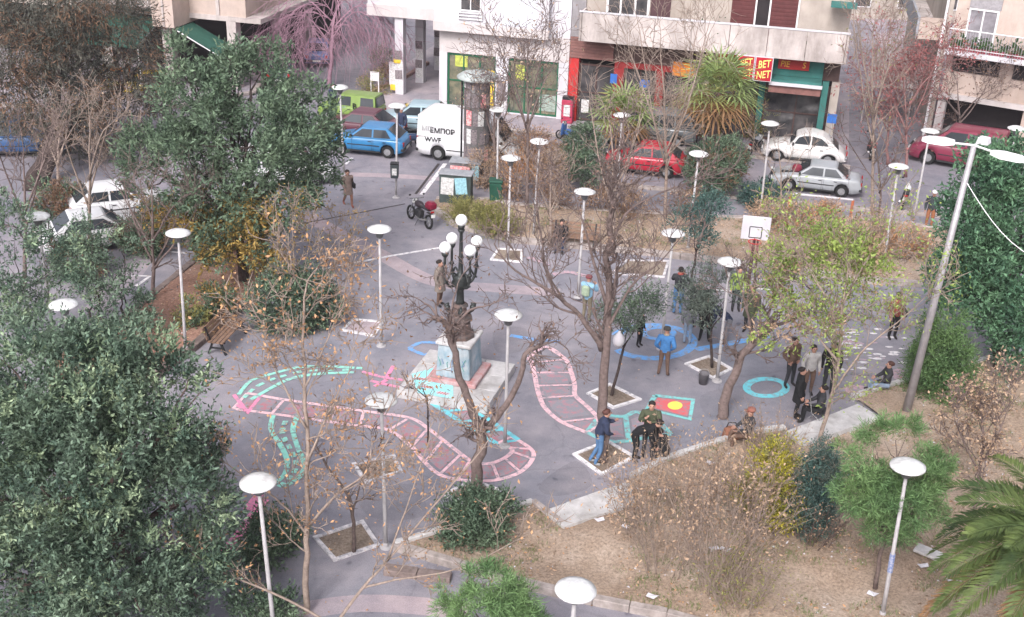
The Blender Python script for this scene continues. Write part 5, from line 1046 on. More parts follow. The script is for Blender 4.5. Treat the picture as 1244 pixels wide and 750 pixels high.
def person(feet, h, facing, pose, top, legs, label, hair=(0.03, 0.022, 0.02), hairstyle='short', shoe=(0.03, .026, .025), z=0.0, coat=False, hat=None, bag=None, group=None, sit_on=None, loc=None, scarf=None):
    p = G(*feet, z) if loc is None else Vector(loc); me, jk, J, fw, up = body_for(pose)
    o = thing('person', (p.x, p.y, z if loc is None else p.z), label, 'person', group, rz=facing - math.pi / 2); s = h / 1.74; o.scale = (s * 1.05, s * 1.05, s)
    MT, ML, MS = cloth(top[0], top[1]), cloth(legs[0], legs[1]), cloth('shoe%02d' % int(shoe[0] * 100), shoe)
    b = me.copy()
    for i_, x in enumerate((M_SKIN, MT, ML, MS, M_BLK)): b.materials[i_] = x
    link('body', b, o)
    k = jk.copy(); k.materials.clear(); k.materials.append(MT); jo = link('jacket', k, o)
    if coat:
        m_ = MB(); c = J['pel']; kn = (J['knL'] + J['knR']) / 2; e = c.lerp(kn, .75); n = 14; vs = []
        for t, rx, ry in ((0, .175, .135), (.5, .20, .155), (1, .225, .18)):
            q = (c + Vector((0, 0, .12))).lerp(e, t); vs += [q + Vector((rx * math.cos(a), ry * math.sin(a), 0)) for a in np.linspace(0, 2 * math.pi, n + 1)[:-1]]
        m_.add(vs, [(i * n + j, i * n + (j + 1) % n, (i + 1) * n + (j + 1) % n, (i + 1) * n + j) for i in range(2) for j in range(n)]); m_.build('coat_skirt', MT, jo, True)
    H = J['skull']; MH = mat('hair_%02d_%02d' % (int(hair[0] * 100), int(hair[2] * 100)), hair, .7, .25, 30, .3)
    Q = up.to_track_quat('Z', 'Y').to_matrix() if pose in ('bend',) else Matrix.Identity(3)
    if hat:
        m_ = MB(); c = H + up * .035 - fw * .005; m_.lathe([(.112, 0), (.116, .03), (.10, .075), (.06, .098), (.01, .102)], 14, c, Q)
        if hat[0] == 'cap': m_.box(c + fw * .13 + up * .008, (.14, .11, .012))
        m_.build('hat', cloth('hat_%d_%d' % (int(hat[1][0] * 100), int(hat[1][1] * 100)), hat[1]), o, True)
    if hairstyle != 'none':
        m_ = MB(); vol = {'short': (.094, .108, .095), 'curly': (.135, .14, .14), 'long': (.104, .115, .105)}[hairstyle]; cc = H + up * .018 - fw * .022; n, kk = 14, 6; vs = []
        for i in range(kk + 1):
            a = R_(-22) + (R_(112)) * i / kk
            for j in range(n):
                t = 2 * math.pi * j / n; w_ = 1 + rnd.uniform(-.03, .03) + (.08 * rnd.uniform(-1, 1) if hairstyle == 'curly' else 0); vs.append(cc + Q @ Vector((vol[0] * w_ * math.cos(a) * math.cos(t), vol[1] * w_ * math.cos(a) * math.sin(t) - (.02 if i < 3 else 0), vol[2] * math.sin(a) * w_)))
        m_.add(vs, [(i * n + j, i * n + (j + 1) % n, (i + 1) * n + (j + 1) % n, (i + 1) * n + j) for i in range(kk) for j in range(n)] + [tuple(range(kk * n, kk * n + n)), tuple(reversed(range(n)))])
        if hairstyle == 'long': m_.tube([cc - fw * .06, cc - fw * .085 - up * .12, cc - fw * .09 - up * .26], [.09, .085, .05], 8, flat=.6)
        m_.build('hair', MH, o, True)
    if scarf: MB().lathe([(.075, -.03), (.10, 0), (.085, .035)], 12, J['neck']).build('collar', cloth('scarf_%d' % int(scarf[1] * 100), scarf), o, True)
    if bag == 'shoulder': m_ = MB(); m_.box((-.27, .02, .98), (.10, .30, .26), bev=.03); m_.tube([(-.25, .12, 1.1), (-.17, .02, 1.47), (-.25, -.08, 1.1)], .012, 4); m_.build('shoulder_bag', M_TRIM, o)
    if bag == 'pack': MB().box(J['chest'] - fw * .19 - Vector((0, 0, .06)), (.28, .16, .40), bev=.06).build('backpack', cloth('pack', (0.34, .42, .30)), o)
    return o
BLK = ('black', (0.018, .018, .02)); DRK = ('charcoal', (0.045, .045, .05)); JEAN = ('jeans', (0.10, .20, .36)); NAVY = ('navy', (0.035, .045, .085)); GRY = ('grey', (0.20, .20, .22)); BRN = ('brown', (0.16, .10, .075)); LJ = ('light_jeans', (0.25, .32, .42)); OLV = ('olive', (0.075, .085, .05))
person((423, 251), 1.62, R_(-60), 'walk', ('taupe', (0.26, .19, .16)), ('tan_leg', (0.34, .17, .12)), 'person in long taupe coat walking across the plaza with a dark bag', hair=(.05, .03, .025), hairstyle='long', coat=True, bag='shoulder', shoe=(.30, .10, .07))
person((534, 372), 1.75, R_(-20), 'stand', ('stone', (0.24, .20, .17)), BRN, 'person in stone coloured coat standing next to the candelabra plinth', coat=True)
person((712, 391), 1.72, R_(60), 'carry', ('sky', (0.27, .47, .62)), ('khaki', (0.20, .17, .12)), 'person in sky blue jacket with maroon cap and pale backpack', hat=('beanie', (0.22, .06, .07)), bag='pack', hairstyle='none')
pm = person((822, 382), 1.80, R_(80), 'carry', DRK, JEAN, 'person in dark jacket and jeans holding a small child, seen from behind', scarf=(0.45, .10, .08))
pc = G(822, 382); person(None, 0.95, R_(-100), 'sit', ('dark_plum', (0.05, .04, .05)), BLK, 'small child in dark clothes carried on the shoulder of the person in jeans', loc=(pc.x + .14, pc.y + .28, .86), hairstyle='short')
person((834, 418), 1.42, R_(70), 'stand', GRY, LJ, 'curly haired youngster in grey hooded top beside the blue jacket', hairstyle='curly')
person((805, 457), 1.70, R_(75), 'pockets', ('bright_blue', (0.08, .25, .55)), BRN, 'person in bright blue jacket and brown trousers standing in the blue ring', hat=('beanie', (0.07, .065, .06)), hairstyle='none', scarf=(.42, .36, .27))
person((846, 397), 1.74, R_(-95), 'stand', DRK, BLK, 'person in charcoal top half hidden behind the grey green young tree')
person((855, 414), 1.66, R_(-100), 'pockets', BLK, BLK, 'person all in black standing under the grey green young tree', coat=True)
person((881, 418), 1.74, R_(170), 'bend', NAVY, GRY, 'person in navy jacket bending down behind the lamp pole')
person((908, 404), 1.76, R_(-120), 'stand', OLV, DRK, 'person in dark olive jacket standing below the basketball backboard', coat=True)
person((893, 378), 1.70, R_(-90), 'stand', ('lime_vest', (0.30, .40, .10)), DRK, 'person in lime vest behind the lamp before the backboard')
person((776, 421), 1.25, R_(-40), 'stand', BLK, BLK, 'child in black boots half hidden behind the leafy sapling')
person((726, 564), 1.74, R_(15), 'lean', NAVY, JEAN, 'person in navy sweatshirt and jeans leaning towards the tall bare trunk', hair=(.12, .05, .04), shoe=(.4, .4, .4))
person((786, 556), 1.78, R_(-95), 'carry', OLV, DRK, 'person in dark olive jacket facing forward beside the painted finish square')
person((771, 560), 1.70, R_(-20), 'bend', BLK, BLK, 'person in black bending over in front of the olive jacket')
person((807, 561), 1.70, R_(150), 'crouch', BLK, DRK, 'person in black crouching among the dry twigs')
person((906, 545), 1.74, R_(185), 'sit', DRK, BRN, 'person in charcoal jacket and rust cap sitting on the bed kerb', hat=('cap', (0.30, .12, .09)), hairstyle='none', z=.0)
person((966, 508), 1.70, R_(-15), 'stand', BLK, BLK, 'person in long black coat standing left of the folding chair', coat=True, bag='shoulder')
person((980, 480), 1.72, R_(-80), 'stand', ('pale_grey', (0.48, .46, .44)), BRN, 'person in pale grey top behind the black coated one')
person((958, 470), 1.72, R_(-60), 'pockets', BRN, DRK, 'person in brown jacket at the left of the group by the long landing')
person((1004, 478), 1.78, R_(-110), 'stand', BLK, DRK, 'tall person in black behind the thin pale trunk')
person((993, 514), 1.70, R_(170), 'sit', DRK, BLK, 'person in charcoal sitting on the folding chair by the long landing')
person((1074, 478), 1.68, R_(175), 'sitlow', DRK, LJ, 'person in dark jacket and light jeans seated on the kerb corner', z=.0, hairstyle='short', hair=(.09, .04, .03))
person((1083, 412), 1.74, R_(-75), 'stand', ('rust', (0.26, .07, .055)), BLK, 'person in rust red top walking past the paint dabs', bag='shoulder')
person((1127, 279), 1.72, R_(-110), 'stand', ('dark_teal', (0.045, .055, .06)), ('orange_brown', (0.34, .14, .07)), 'person in dark jacket and white cap beside the street at the right', hat=('cap', (.7, .7, .7)), hairstyle='none', bag='shoulder')
person((681, 303), 1.66, R_(-100), 'sit', BLK, NAVY, 'long haired person in black sitting at the end of the north bench', hairstyle='long')
person((488, 172), 1.70, R_(-120), 'stand', NAVY, JEAN, 'person in navy jacket beside the scooter behind the white van', hat=('beanie', (.6, .6, .6)), hairstyle='none')
person((405, 140), 1.68, R_(-40), 'stand', NAVY, DRK, 'person in navy with red bag walking left of the green jeep')
c = G(411, 138); o = thing('red_bag', (c.x + .1, c.y - .15, .0), 'red sack standing beside the person left of the green jeep', 'bag'); MB().lathe([(.18, 0), (.28, .1), (.3, .5), (.2, .75), (.06, .85)], 10).build('sack', mat('red_sack', (.6, .03, .06), .7), o, True)
# folding chair, dog-like bundle, bucket, bag on the sapling
p = G(993, 514); fc = thing('folding_chair', (p.x, p.y, 0), 'tubular folding chair under the seated person by the long landing', 'chair', rz=R_(80))
[MB().tube([(s * .24, -.26, 0), (s * .24, .24, .44), (s * .24, .34, .95)], .018, 5).build('side_frame', M_CHROME, fc) for s in (-1, 1)]; [MB().tube([(s * .22, .26, 0), (s * .22, -.2, .42)], .018, 5).build('leg', M_CHROME, fc) for s in (-1, 1)]; bx('seat', -.24, .24, -.2, .22, .405, .425, M_TRIM, fc); MB().box((0, .31, .8), (.46, .02, .3), M=Matrix.Rotation(R_(-12), 3, 'X')).build('backrest', M_TRIM, fc)
p = G(887, 535); o = thing('brown_satchel', (p.x, p.y, 0), 'rust brown satchel beside the person sitting on the bed kerb', 'bag'); MB().box((0, 0, .22), (.5, .32, .44), taper=.8, bev=.08).build('satchel_body', mat('rust_leather', (.30, .13, .08), .7, .2, 6), o); MB().tube([(-.15, 0, .42), (-.1, 0, .58), (.1, 0, .58), (.15, 0, .42)], .018, 5).build('strap', BRN and M_TRIM, o)
p = G(854, 466); o = thing('bucket', (p.x, p.y, 0), 'small grey bucket by the lamp foot near the white edged pit', 'bucket'); MB().lathe([(.13, 0), (.17, .36), (.18, .37), (.15, .36), (.12, .1)], 14).build('pail', mat('pail_grey', (.16, .15, .16), .6), o, True); MB().tube([(-.17, 0, .34), (-.1, 0, .5), (.1, 0, .5), (.17, 0, .34)], .008, 4).build('handle', M_STEEL, o)
# ================================================================ plants
nr = np.random.default_rng(11)
M_BARK = mat('grey_brown_bark', (0.17, 0.125, 0.11), 0.95, 0.25, 9, 0.6)
M_BARKP = mat('pinkish_bark', (0.215, 0.16, 0.145), 0.95, 0.2, 9, 0.5)
M_BARKT = mat('tan_bark', (0.36, 0.28, 0.23), 0.95, 0.2, 9, 0.5)
M_BARKD = mat('dark_bark', (0.075, 0.055, 0.05), 0.95, 0.25, 9, 0.6)
M_TWIGPINK = mat('pink_twig', (0.42, 0.25, 0.31), 0.9, 0.15, 6)
M_TWIGRED = mat('red_twig', (0.30, 0.16, 0.15), 0.9, 0.15, 6)
def unit(a): return a / np.maximum(np.linalg.norm(a, axis=1, keepdims=True), 1e-9)
def leafset(P, D, L, W, lift=0.15):
    """rhombic leaves: P base, D direction, L length, W width"""
    n = len(P); S = unit(np.cross(D, nr.normal(size=(n, 3)))); N = np.cross(S, D)
    L = (L * nr.uniform(.5, 1.45, n))[:, None]; W = (W * nr.uniform(.55, 1.35, n))[:, None]
    mid = P + D * L * .5 + N * L * lift
    V = np.stack([P, mid + S * W / 2, P + D * L, mid - S * W / 2], 1).reshape(-1, 3)
    return V, np.arange(4 * n).reshape(-1, 4)
def tri_leafset(P, D, L, W):
    n = len(P); S = unit(np.cross(D, nr.normal(size=(n, 3)))); L = (L * nr.uniform(.7, 1.25, n))[:, None]
    V = np.stack([P - S * W / 2, P + S * W / 2, P + D * L], 1).reshape(-1, 3); return V, np.arange(3 * n).reshape(-1, 3)
def clump_leaves(C, O, rc, ns, nl, L, W, droop=0.0, spl=2.2, lift=.15):
    """C clump centres, O outward directions; ns sprigs per clump, nl leaves per sprig"""
    n = len(C); C = np.repeat(C, ns, 0); O = np.repeat(O, ns, 0)
    q = unit(nr.normal(size=C.shape)) * (nr.random((len(C), 1)) ** .5) * rc; q += O * rc * .25
    B = C + q; D = unit(O * .6 + unit(q) * .5 + nr.normal(size=C.shape) * .4 + np.array([0, 0, .55 - droop * 1.4]))
    t = (np.arange(nl) / max(1, nl - 1))[None, :, None]; sl = L * spl
    P = (B[:, None, :] + D[:, None, :] * t * sl).reshape(-1, 3); DD = np.repeat(D, nl, 0)
    LD = unit(DD * .75 + nr.normal(size=DD.shape) * .6 + np.array([0, 0, -droop * .5])); return leafset(P, LD, L, W, lift)
def lobe_clumps(lobes, dens, jit=.25, full=.12, area=None):
    """clump centres spread over the skins of several lobes, a few inside"""
    Cs, Os = [], []
    for c, r in lobes:
        S_ = (r[0] * r[1] + r[0] * r[2] + r[1] * r[2]) * 4.19; n = max(4, int(dens * S_ / area)) if area else max(3, int(dens * S_ / 3.1)); u = unit(nr.normal(size=(n, 3))); k = np.where(nr.random(n) < full, nr.uniform(.3, .7, n), nr.uniform(.78, 1.08, n))[:, None]
        Cs.append(np.array(c) + u * np.array(r) * k + nr.normal(size=(n, 3)) * jit * .3); Os.append(unit(u / np.array(r)))
    C, O = np.concatenate(Cs), np.concatenate(Os); return C, O
def carve(C, O, lobes, thr=.35):
    keep = np.ones(len(C), bool)
    for i, p in enumerate(C):
        v = noise.noise(Vector(p * .9) + Vector((3.7, 1.1, 9)))
        if v < -thr: keep[i] = False
    return C[keep], O[keep]
def lob(px_, py_, Y, rx, ry=None, deep=1.0):
    c = at(px_, py_, Y); m_ = mpp(c); ry = ry or rx; return ((c.x, c.y, c.z), (rx * m_, rx * m_ * deep, ry * m_))
def limb(mb, a, b, r0, r1, n=5, wob=.08, sides=6):
    a, b = Vector(a), Vector(b); L = (b - a).length
    pts = [a.lerp(b, i / n) + (Vector((rnd.gauss(0, 1), rnd.gauss(0, 1), rnd.gauss(0, .6))) * wob * L * (.5 if 0 < i < n else 0)) for i in range(n + 1)]
    for i, p in enumerate(pts): p.z += math.sin(math.pi * i / n) * -.04 * L
    mb.tube(pts, [r0 + (r1 - r0) * i / n for i in range(n + 1)], sides); return pts
def evergreen(name, label, base, lobes, mats, lai=2.6, dens=0, rc=.45, ns=14, nl=6, L=.11, W=.035, tr=.18, bark=None, cat='tree', group=None, droop=0.0, split=None, spl=2.2, thr=.38, trunks=1, bushy=False, full=.12):
    base = Vector(base); o = thing(name, base, label, cat, group); cen = sum((Vector(c) for c, _ in lobes), Vector()) / len(lobes); mb = MB()
    fork = base.lerp(cen, .55); fork.z = base.z + max(.3, (cen.z - base.z) * (.55 if not bushy else .15))
    for k in range(trunks):
        f2 = fork + Vector((rnd.gauss(0, .3), rnd.gauss(0, .3), 0)) * (k > 0); limb(mb, base + Vector((rnd.gauss(0, .12), rnd.gauss(0, .12), 0)) * (k > 0), f2, tr, tr * .75, 5, .03, 8)
        for c, r in lobes[k::trunks]:
            pts = limb(mb, f2, Vector(c), tr * .55, tr * .15, 5, .06, 5)
            for _ in range(4):
                u = Vector((rnd.gauss(0, 1), rnd.gauss(0, 1), rnd.gauss(.2, .8))).normalized(); limb(mb, pts[rnd.randint(2, 5)], Vector(c) + Vector((u.x * r[0], u.y * r[1], u.z * r[2])) * .85, tr * .2, tr * .05, 4, .08, 4)
    mb.build('trunk', bark or M_BARK, o, True, loc=base)
    C, O = lobe_clumps(lobes, lai, full=full, area=ns * nl * L * W * .5); C, O = carve(C, O, lobes, thr)
    V, F = clump_leaves(C, O, rc, ns, nl, L, W, droop, spl); V = V - np.array(base)
    mi = None
    if len(mats) > 1:       # second tint on some clumps
        per = ns * nl; pick = (nr.random(len(C)) < (split or .15)) if not callable(split) else np.array([split(c) for c in C]); mi = np.repeat(pick.astype(int), per)
    link('crown', npmesh('crown', V, F, mats, mi), o); return o
def grow(mb, p, d, r, ln, lvl, Q, tips, segs=5):
    p = Vector(p); d = Vector(d).normalized(); pts = [p.copy()]; rad = [r]; end = Q.get('taper', .55)
    for i in range(segs):
        d = (d + Vector((rnd.gauss(0, 1), rnd.gauss(0, 1), rnd.gauss(0, 1))) * Q['wob'] + Vector((0, 0, Q['trop'] * (1 if lvl < Q['lev'] else Q.get('tipdrop', 1))))).normalized(); p = p + d * ln / segs; pts.append(p.copy()); rad.append(r * (1 - (1 - end) * (i + 1) / segs))
    if lvl == Q['lev']: rad[-1] = r * .25
    mb.tube(pts, rad, 7 if r > .07 else 5 if r > .025 else 3, cap=False)
    if lvl >= Q['lev']: tips.append((pts[-1], d)); tips.append((pts[segs // 2], d)); return
    k = Q['kids'][min(lvl, len(Q['kids']) - 1)]
    for i in range(k):
        t = Q.get('t0', .35) + (1 - Q.get('t0', .35)) * (i + rnd.random()) / k; j = min(segs - 1, int(t * segs)); q = pts[j].lerp(pts[j + 1], t * segs - j); dd = (pts[j + 1] - pts[j]).normalized(); a = R_(rnd.uniform(*Q['ang'])); ax = dd.orthogonal().normalized(); ax.rotate(Matrix.Rotation(rnd.random() * 6.283, 3, dd)); e = dd.copy(); e.rotate(Matrix.Rotation(a, 3, ax))
        grow(mb, q, e, max(Q.get('rmin', .004), rad[j] * Q['rk']), ln * rnd.uniform(*Q['lk']), lvl + 1, Q, tips, max(3, segs - 1))
def bare_tree(name, label, base, limbs, Q, bark, leaf=None, cat='tree', group=None):
    """limbs: list of (point list, start radius, end radius): the main skeleton; twigs grow from it. leaf: (material, count per tip, L, W, spread)"""
    base = Vector(base); o = thing(name, base, label, cat, group); mb = MB(); tips = []
    for pts, r0, r1 in limbs:
        P = smoothline([Vector(p) for p in pts], 4) if len(pts) > 2 else [Vector(pts[0]).lerp(Vector(pts[-1]), k / 6) for k in range(7)]; n = len(P) - 1
        P = [q + Vector((rnd.gauss(0, 1), rnd.gauss(0, 1), 0)) * r0 * .25 * (0 < i < n) for i, q in enumerate(P)]; rr = [r0 + (r1 - r0) * (i / n) ** .8 for i in range(n + 1)]; mb.tube(P, rr, 8 if r0 > .05 else 5)
        tot = sum((b - a).length for a, b in zip(P[:-1], P[1:])); k = max(2, int(tot * Q.get('perm', 2.0)))
        for i in range(k):
            t = Q.get('m0', .3) + (1 - Q.get('m0', .3)) * (i + rnd.random()) / k; j = min(n - 1, int(t * n)); q = P[j].lerp(P[j + 1], t * n - j); dd = (P[j + 1] - P[j]).normalized(); ax = dd.orthogonal().normalized(); ax.rotate(Matrix.Rotation(rnd.random() * 6.283, 3, dd)); e = dd.copy(); e.rotate(Matrix.Rotation(R_(rnd.uniform(*Q['ang'])), 3, ax))
            grow(mb, q, e, max(.006, min(rr[j] * .55, Q.get('rmax', .05))), Q['ln'] * rnd.uniform(.6, 1.2), 1, Q, tips)
        grow(mb, P[-1], P[-1] - P[-2], r1, Q['ln'], 1, Q, tips)
    mb.build('trunk', bark, o, True, loc=base)
    if leaf:
        Ml, nper, L, W, sp = leaf; T = np.array([t[0] for t in tips]); keep = nr.random(len(T)) < min(1, nper); T = np.repeat(T[keep], max(1, int(nper)), 0); P = T + nr.normal(size=T.shape) * sp
        D = unit(nr.normal(size=P.shape) + np.array([0, 0, -.4])); V, F = leafset(P, D, L, W); link('crown', npmesh('crown', V - np.array(base), F, Ml), o)
    return o
def sk(*pts):   # skeleton from (pixel x, pixel y, world Y)
    return [at(*p) for p in pts]

L_DEEP = leafmat('deep_green_leaf', (0.205, 0.275, 0.185), (0.065, 0.115, 0.085), .6, scale=1.0)
L_DEEPL = leafmat('young_green_leaf', (0.36, 0.44, 0.27), (0.19, 0.28, 0.17), .4)
L_MID = leafmat('mid_green_leaf', (0.195, 0.265, 0.165), (0.08, 0.13, 0.085), .5, scale=1.2)
L_OCH = leafmat('ochre_leaf', (0.42, 0.27, 0.07), (0.22, 0.17, 0.06), .45)
L_RIGHT = leafmat('glossy_green_leaf', (0.16, 0.29, 0.155), (0.055, 0.13, 0.08), .5, scale=1.2)
L_FEATH = leafmat('feathery_grey_leaf', (0.15, 0.135, 0.105), (0.055, 0.07, 0.06), .45)
L_RUST = leafmat('rusty_leaf', (0.27, 0.16, 0.10), (0.14, 0.09, 0.06), .4)
L_PINE = leafmat('pine_needle', (0.20, 0.31, 0.12), (0.09, 0.18, 0.075), .4, transl=.15)
L_CON = leafmat('conifer_green', (0.15, 0.25, 0.085), (0.07, 0.13, 0.05), .4)
L_YG = leafmat('yellow_green_leaf', (0.38, 0.46, 0.12), (0.22, 0.32, 0.09), .4, transl=.35)
L_YEL = leafmat('yellow_leaf', (0.60, 0.50, 0.05), (0.36, 0.36, 0.06), .35, transl=.35)
L_GREY = leafmat('grey_green_leaf', (0.20, 0.235, 0.19), (0.095, 0.125, 0.105), .45)
L_BLUEG = leafmat('blue_green_leaf', (0.11, 0.19, 0.16), (0.05, 0.10, 0.09), .4)
L_ORG = leafmat('orange_brown_leaf', (0.56, 0.33, 0.17), (0.40, 0.22, 0.12), .4)
L_TAN = leafmat('tan_leaf', (0.52, 0.37, 0.25), (0.33, 0.22, 0.15), .4)
L_OLIVE = leafmat('olive_yellow_leaf', (0.33, 0.31, 0.10), (0.18, 0.18, 0.07), .4)
L_FAN = leafmat('fan_palm_green', (0.33, 0.40, 0.15), (0.18, 0.26, 0.10), .35)
L_PALM = leafmat('date_palm_green', (0.135, 0.175, 0.05), (0.05, 0.085, 0.032), .35)
L_DRYP = leafmat('dry_frond', (0.36, 0.20, 0.09), (0.22, 0.13, 0.07), .3)
L_RED = leafmat('red_autumn_leaf', (0.40, 0.14, 0.13), (0.24, 0.09, 0.09), .4)

# ---- evergreens
Y1 = 20.0
evergreen('evergreen_tree', 'huge dark evergreen filling the front left corner', (-8.6, 20.2, 0), [lob(55, 490, Y1, 105, 78), lob(150, 470, Y1 + .6, 75, 55), lob(208, 505, Y1 + .3, 52, 62), lob(140, 560, Y1 - .8, 90, 85), lob(50, 590, Y1 - 1.2, 95, 95), lob(218, 610, Y1 - .3, 55, 66), lob(120, 695, Y1 - 1.2, 95, 80), lob(20, 715, Y1 - 1.2, 95, 85), lob(220, 700, Y1 - .5, 45, 55), lob(-60, 580, Y1, 100, 110), lob(100, 455, Y1 + 1.5, 55, 34)],
          [L_DEEP, L_DEEPL], lai=2.3, rc=.26, ns=12, nl=10, L=.112, W=.046, tr=.24, split=.16, thr=.10, spl=3.0)
b2 = G(297, 347)
evergreen('evergreen_tree', 'tall broad evergreen with ochre lower leaves in the west soil bed', b2, [lob(238, 135, 38.5, 40, 48), lob(305, 110, 39, 46, 38), lob(365, 150, 39, 40, 42), lob(300, 180, 37.5, 75, 55), lob(232, 205, 38, 42, 45), lob(374, 192, 39, 30, 40), lob(328, 240, 37.5, 46, 34), lob(262, 250, 37, 42, 38), lob(300, 282, 37, 50, 26), lob(222, 78, 39, 16, 26), lob(335, 82, 40, 15, 22), lob(285, 78, 39, 14, 18), lob(180, 195, 39, 26, 40), lob(255, 290, 37, 24, 16), lob(215, 255, 38, 22, 22)],
          [L_MID, L_OCH], lai=2.1, rc=.34, ns=12, nl=7, L=.17, W=.066, tr=.2, split=lambda c: c[2] < 3.3 and rnd.random() < .6, thr=.08, bark=M_BARKD)
br_ = G(1213, 455)
evergreen('evergreen_tree', 'glossy dark evergreen at the right edge behind the mast', br_, [lob(1205, 225, 34.5, 46, 38), lob(1180, 290, 34, 40, 40), lob(1235, 300, 33.5, 52, 60), lob(1195, 355, 33.5, 46, 46), lob(1245, 390, 33, 46, 45), lob(1240, 215, 34.5, 40, 30), lob(1165, 335, 34, 24, 28), lob(1290, 300, 34, 50, 80)],
          [L_RIGHT], lai=2.4, rc=.34, ns=13, nl=7, L=.16, W=.064, tr=.17, bark=M_BARKD, thr=.18)
evergreen('feathery_tree', 'dark feathery brownish tree towering in the top left corner', G(36, 232), [lob(55, 40, 52, 65, 45), lob(130, 55, 53, 58, 50), lob(55, 110, 51, 65, 42), lob(140, 125, 52, 45, 28), lob(10, 80, 51, 45, 60), lob(165, 85, 53, 28, 40), lob(80, -20, 52, 70, 50), lob(90, 160, 51, 40, 18)],
          [L_FEATH, L_RUST], lai=1.0, rc=.6, ns=12, nl=7, L=.26, W=.04, tr=.32, droop=.6, split=.22, bark=M_BARKD, spl=2.6, trunks=2, thr=.3)
for i, (x, y, lo, lb) in enumerate([
  (22, 400, [lob(20, 300, 32.5, 30, 50), lob(25, 360, 32, 30, 36), lob(5, 345, 32, 35, 50), lob(60, 330, 33, 26, 40)], 'dense young evergreen at the left edge above the big front one'),
  (118, 420, [lob(112, 300, 33, 18, 30), lob(120, 345, 32.5, 20, 36), lob(128, 395, 32, 22, 26)], 'slim young evergreen beside the left path, nearest the lamp disc'),
  (155, 400, [lob(150, 300, 34, 14, 26), lob(148, 350, 33.5, 17, 40), lob(158, 385, 33, 20, 22)], 'narrow ivy clad young tree at the edge of the left path'),
  (60, 300, [lob(60, 255, 38, 22, 28), lob(72, 285, 38, 26, 22)], 'small evergreen bush in front of the parked white cars')]):
    evergreen('young_evergreen', lb, G(x, y), lo, [L_DEEP, L_DEEPL], lai=1.15, rc=.28, ns=10, nl=7, L=.13, W=.05, tr=.05, trunks=2, split=.15, thr=.08, group='young evergreens on the left', bark=M_BARKD)
def bush(name, label, px_, lobes, mats, **k):
    kw = dict(lai=2.8, rc=.2, ns=10, nl=6, L=.11, W=.045, tr=.03, trunks=3, bushy=True, cat='shrub', thr=.5); kw.update(k); return evergreen(name, label, G(*px_, .12), lobes, mats, **kw)
bush('evergreen_shrub', 'rounded dark shrub at the foot of the forked bare tree', (578, 655), [lob(578, 632, 23.6, 34, 26), lob(565, 645, 23.4, 22, 18), lob(600, 622, 23.8, 18, 16)], [L_MID], L=.10)
Yb = G(355, 398).y
bush('evergreen_shrub', 'large dark shrub with pale twigs beside the west bench', (352, 400), [lob(345, 370, Yb, 36, 30), lob(378, 365, Yb + .2, 30, 28), lob(355, 348, Yb + .3, 28, 20)], [L_MID, L_GREY], split=.25, L=.11, dens=4.5)
bush('evergreen_shrub', 'small round green shrub in the west soil bed near the lamp', (232, 398), [lob(232, 383, G(232, 398).y, 15, 12)], [L_OLIVE, L_MID], split=.4, L=.09)
bush('evergreen_shrub', 'upright green shrub on a short stem in the west soil bed', (266, 388), [lob(264, 363, G(266, 388).y, 15, 17)], [L_MID, L_OCH], split=.25, L=.09)
bush('yellow_shrub', 'bright yellow flowering shrub in the front bed', (930, 640), [lob(938, 575, 24.6, 30, 38), lob(920, 590, 24.3, 22, 26), lob(945, 612, 24.3, 24, 26), lob(948, 548, 24.8, 20, 18)], [L_YEL, L_OLIVE], split=.22, L=.09, W=.032, lai=1.9, thr=.34)
bush('bluish_shrub', 'upright blue green shrub next to the yellow one', (988, 650), [lob(990, 590, 24.2, 20, 36), lob(983, 620, 24, 22, 26), lob(1000, 566, 24.4, 14, 20)], [L_BLUEG, L_GREY], split=.3, L=.08, W=.022, dens=6)
bush('olive_shrub', 'olive yellow shrub at the tip of the north bed next to the cabinet', (558, 272), [lob(562, 260, G(558, 272).y, 15, 10)], [L_OLIVE], L=.13, W=.03)
bush('olive_shrub', 'olive yellow shrub in the north bed behind the globes', (600, 288), [lob(598, 265, G(600, 288).y, 17, 14), lob(610, 276, G(600, 288).y, 11, 10)], [L_OLIVE], L=.13, W=.03)
bush('dark_shrub', 'dark rounded shrub between the street lamp and the silver saloon', (870, 240), [lob(868, 205, G(870, 240).y, 30, 24), lob(885, 190, G(870, 240).y + .3, 18, 16)], [L_MID, L_RUST], L=.14, dens=4, split=.12)
bush('dark_shrub', 'dark upright bush in the street strip left of the red hatchback', (708, 232), [lob(706, 195, G(708, 232).y, 22, 26), lob(712, 175, G(708, 232).y, 16, 16)], [L_MID, L_GREY], L=.14, split=.2, dens=4)
bush('dark_shrub', 'low dark green shrub at the near kerb beside the scooter', (925, 250), [lob(925, 240, G(925, 250).y, 22, 10)], [L_BLUEG], L=.12)
bush('evergreen_shrub', 'low spreading evergreen at the foot of the hot pink stripes', (330, 668), [lob(318, 655, 22.6, 34, 14), lob(345, 648, 22.8, 16, 10)], [L_MID], L=.1)
bush('dark_shrub', 'dark shrub hiding the nearer parked white saloon', (95, 335), [lob(95, 315, G(95, 335).y, 26, 18)], [L_MID, L_RUST], split=.2, L=.13)
bush('dark_shrub', 'dark shrub between the two parked white cars and the left path', (172, 308), [lob(172, 288, G(172, 308).y, 26, 18), lob(190, 270, G(172, 308).y + .5, 18, 16)], [L_MID, L_RUST], split=.25, L=.13)
bush('dark_shrub', 'brownish shrub left of the parked white hatchback', (75, 262), [lob(75, 245, G(75, 262).y, 24, 16)], [L_RUST, L_MID], split=.3, L=.14)
bush('evergreen_shrub', 'dark shrub at the bottom edge left of centre', (320, 745), [lob(318, 742, 20.2, 34, 12)], [L_MID], L=.1)
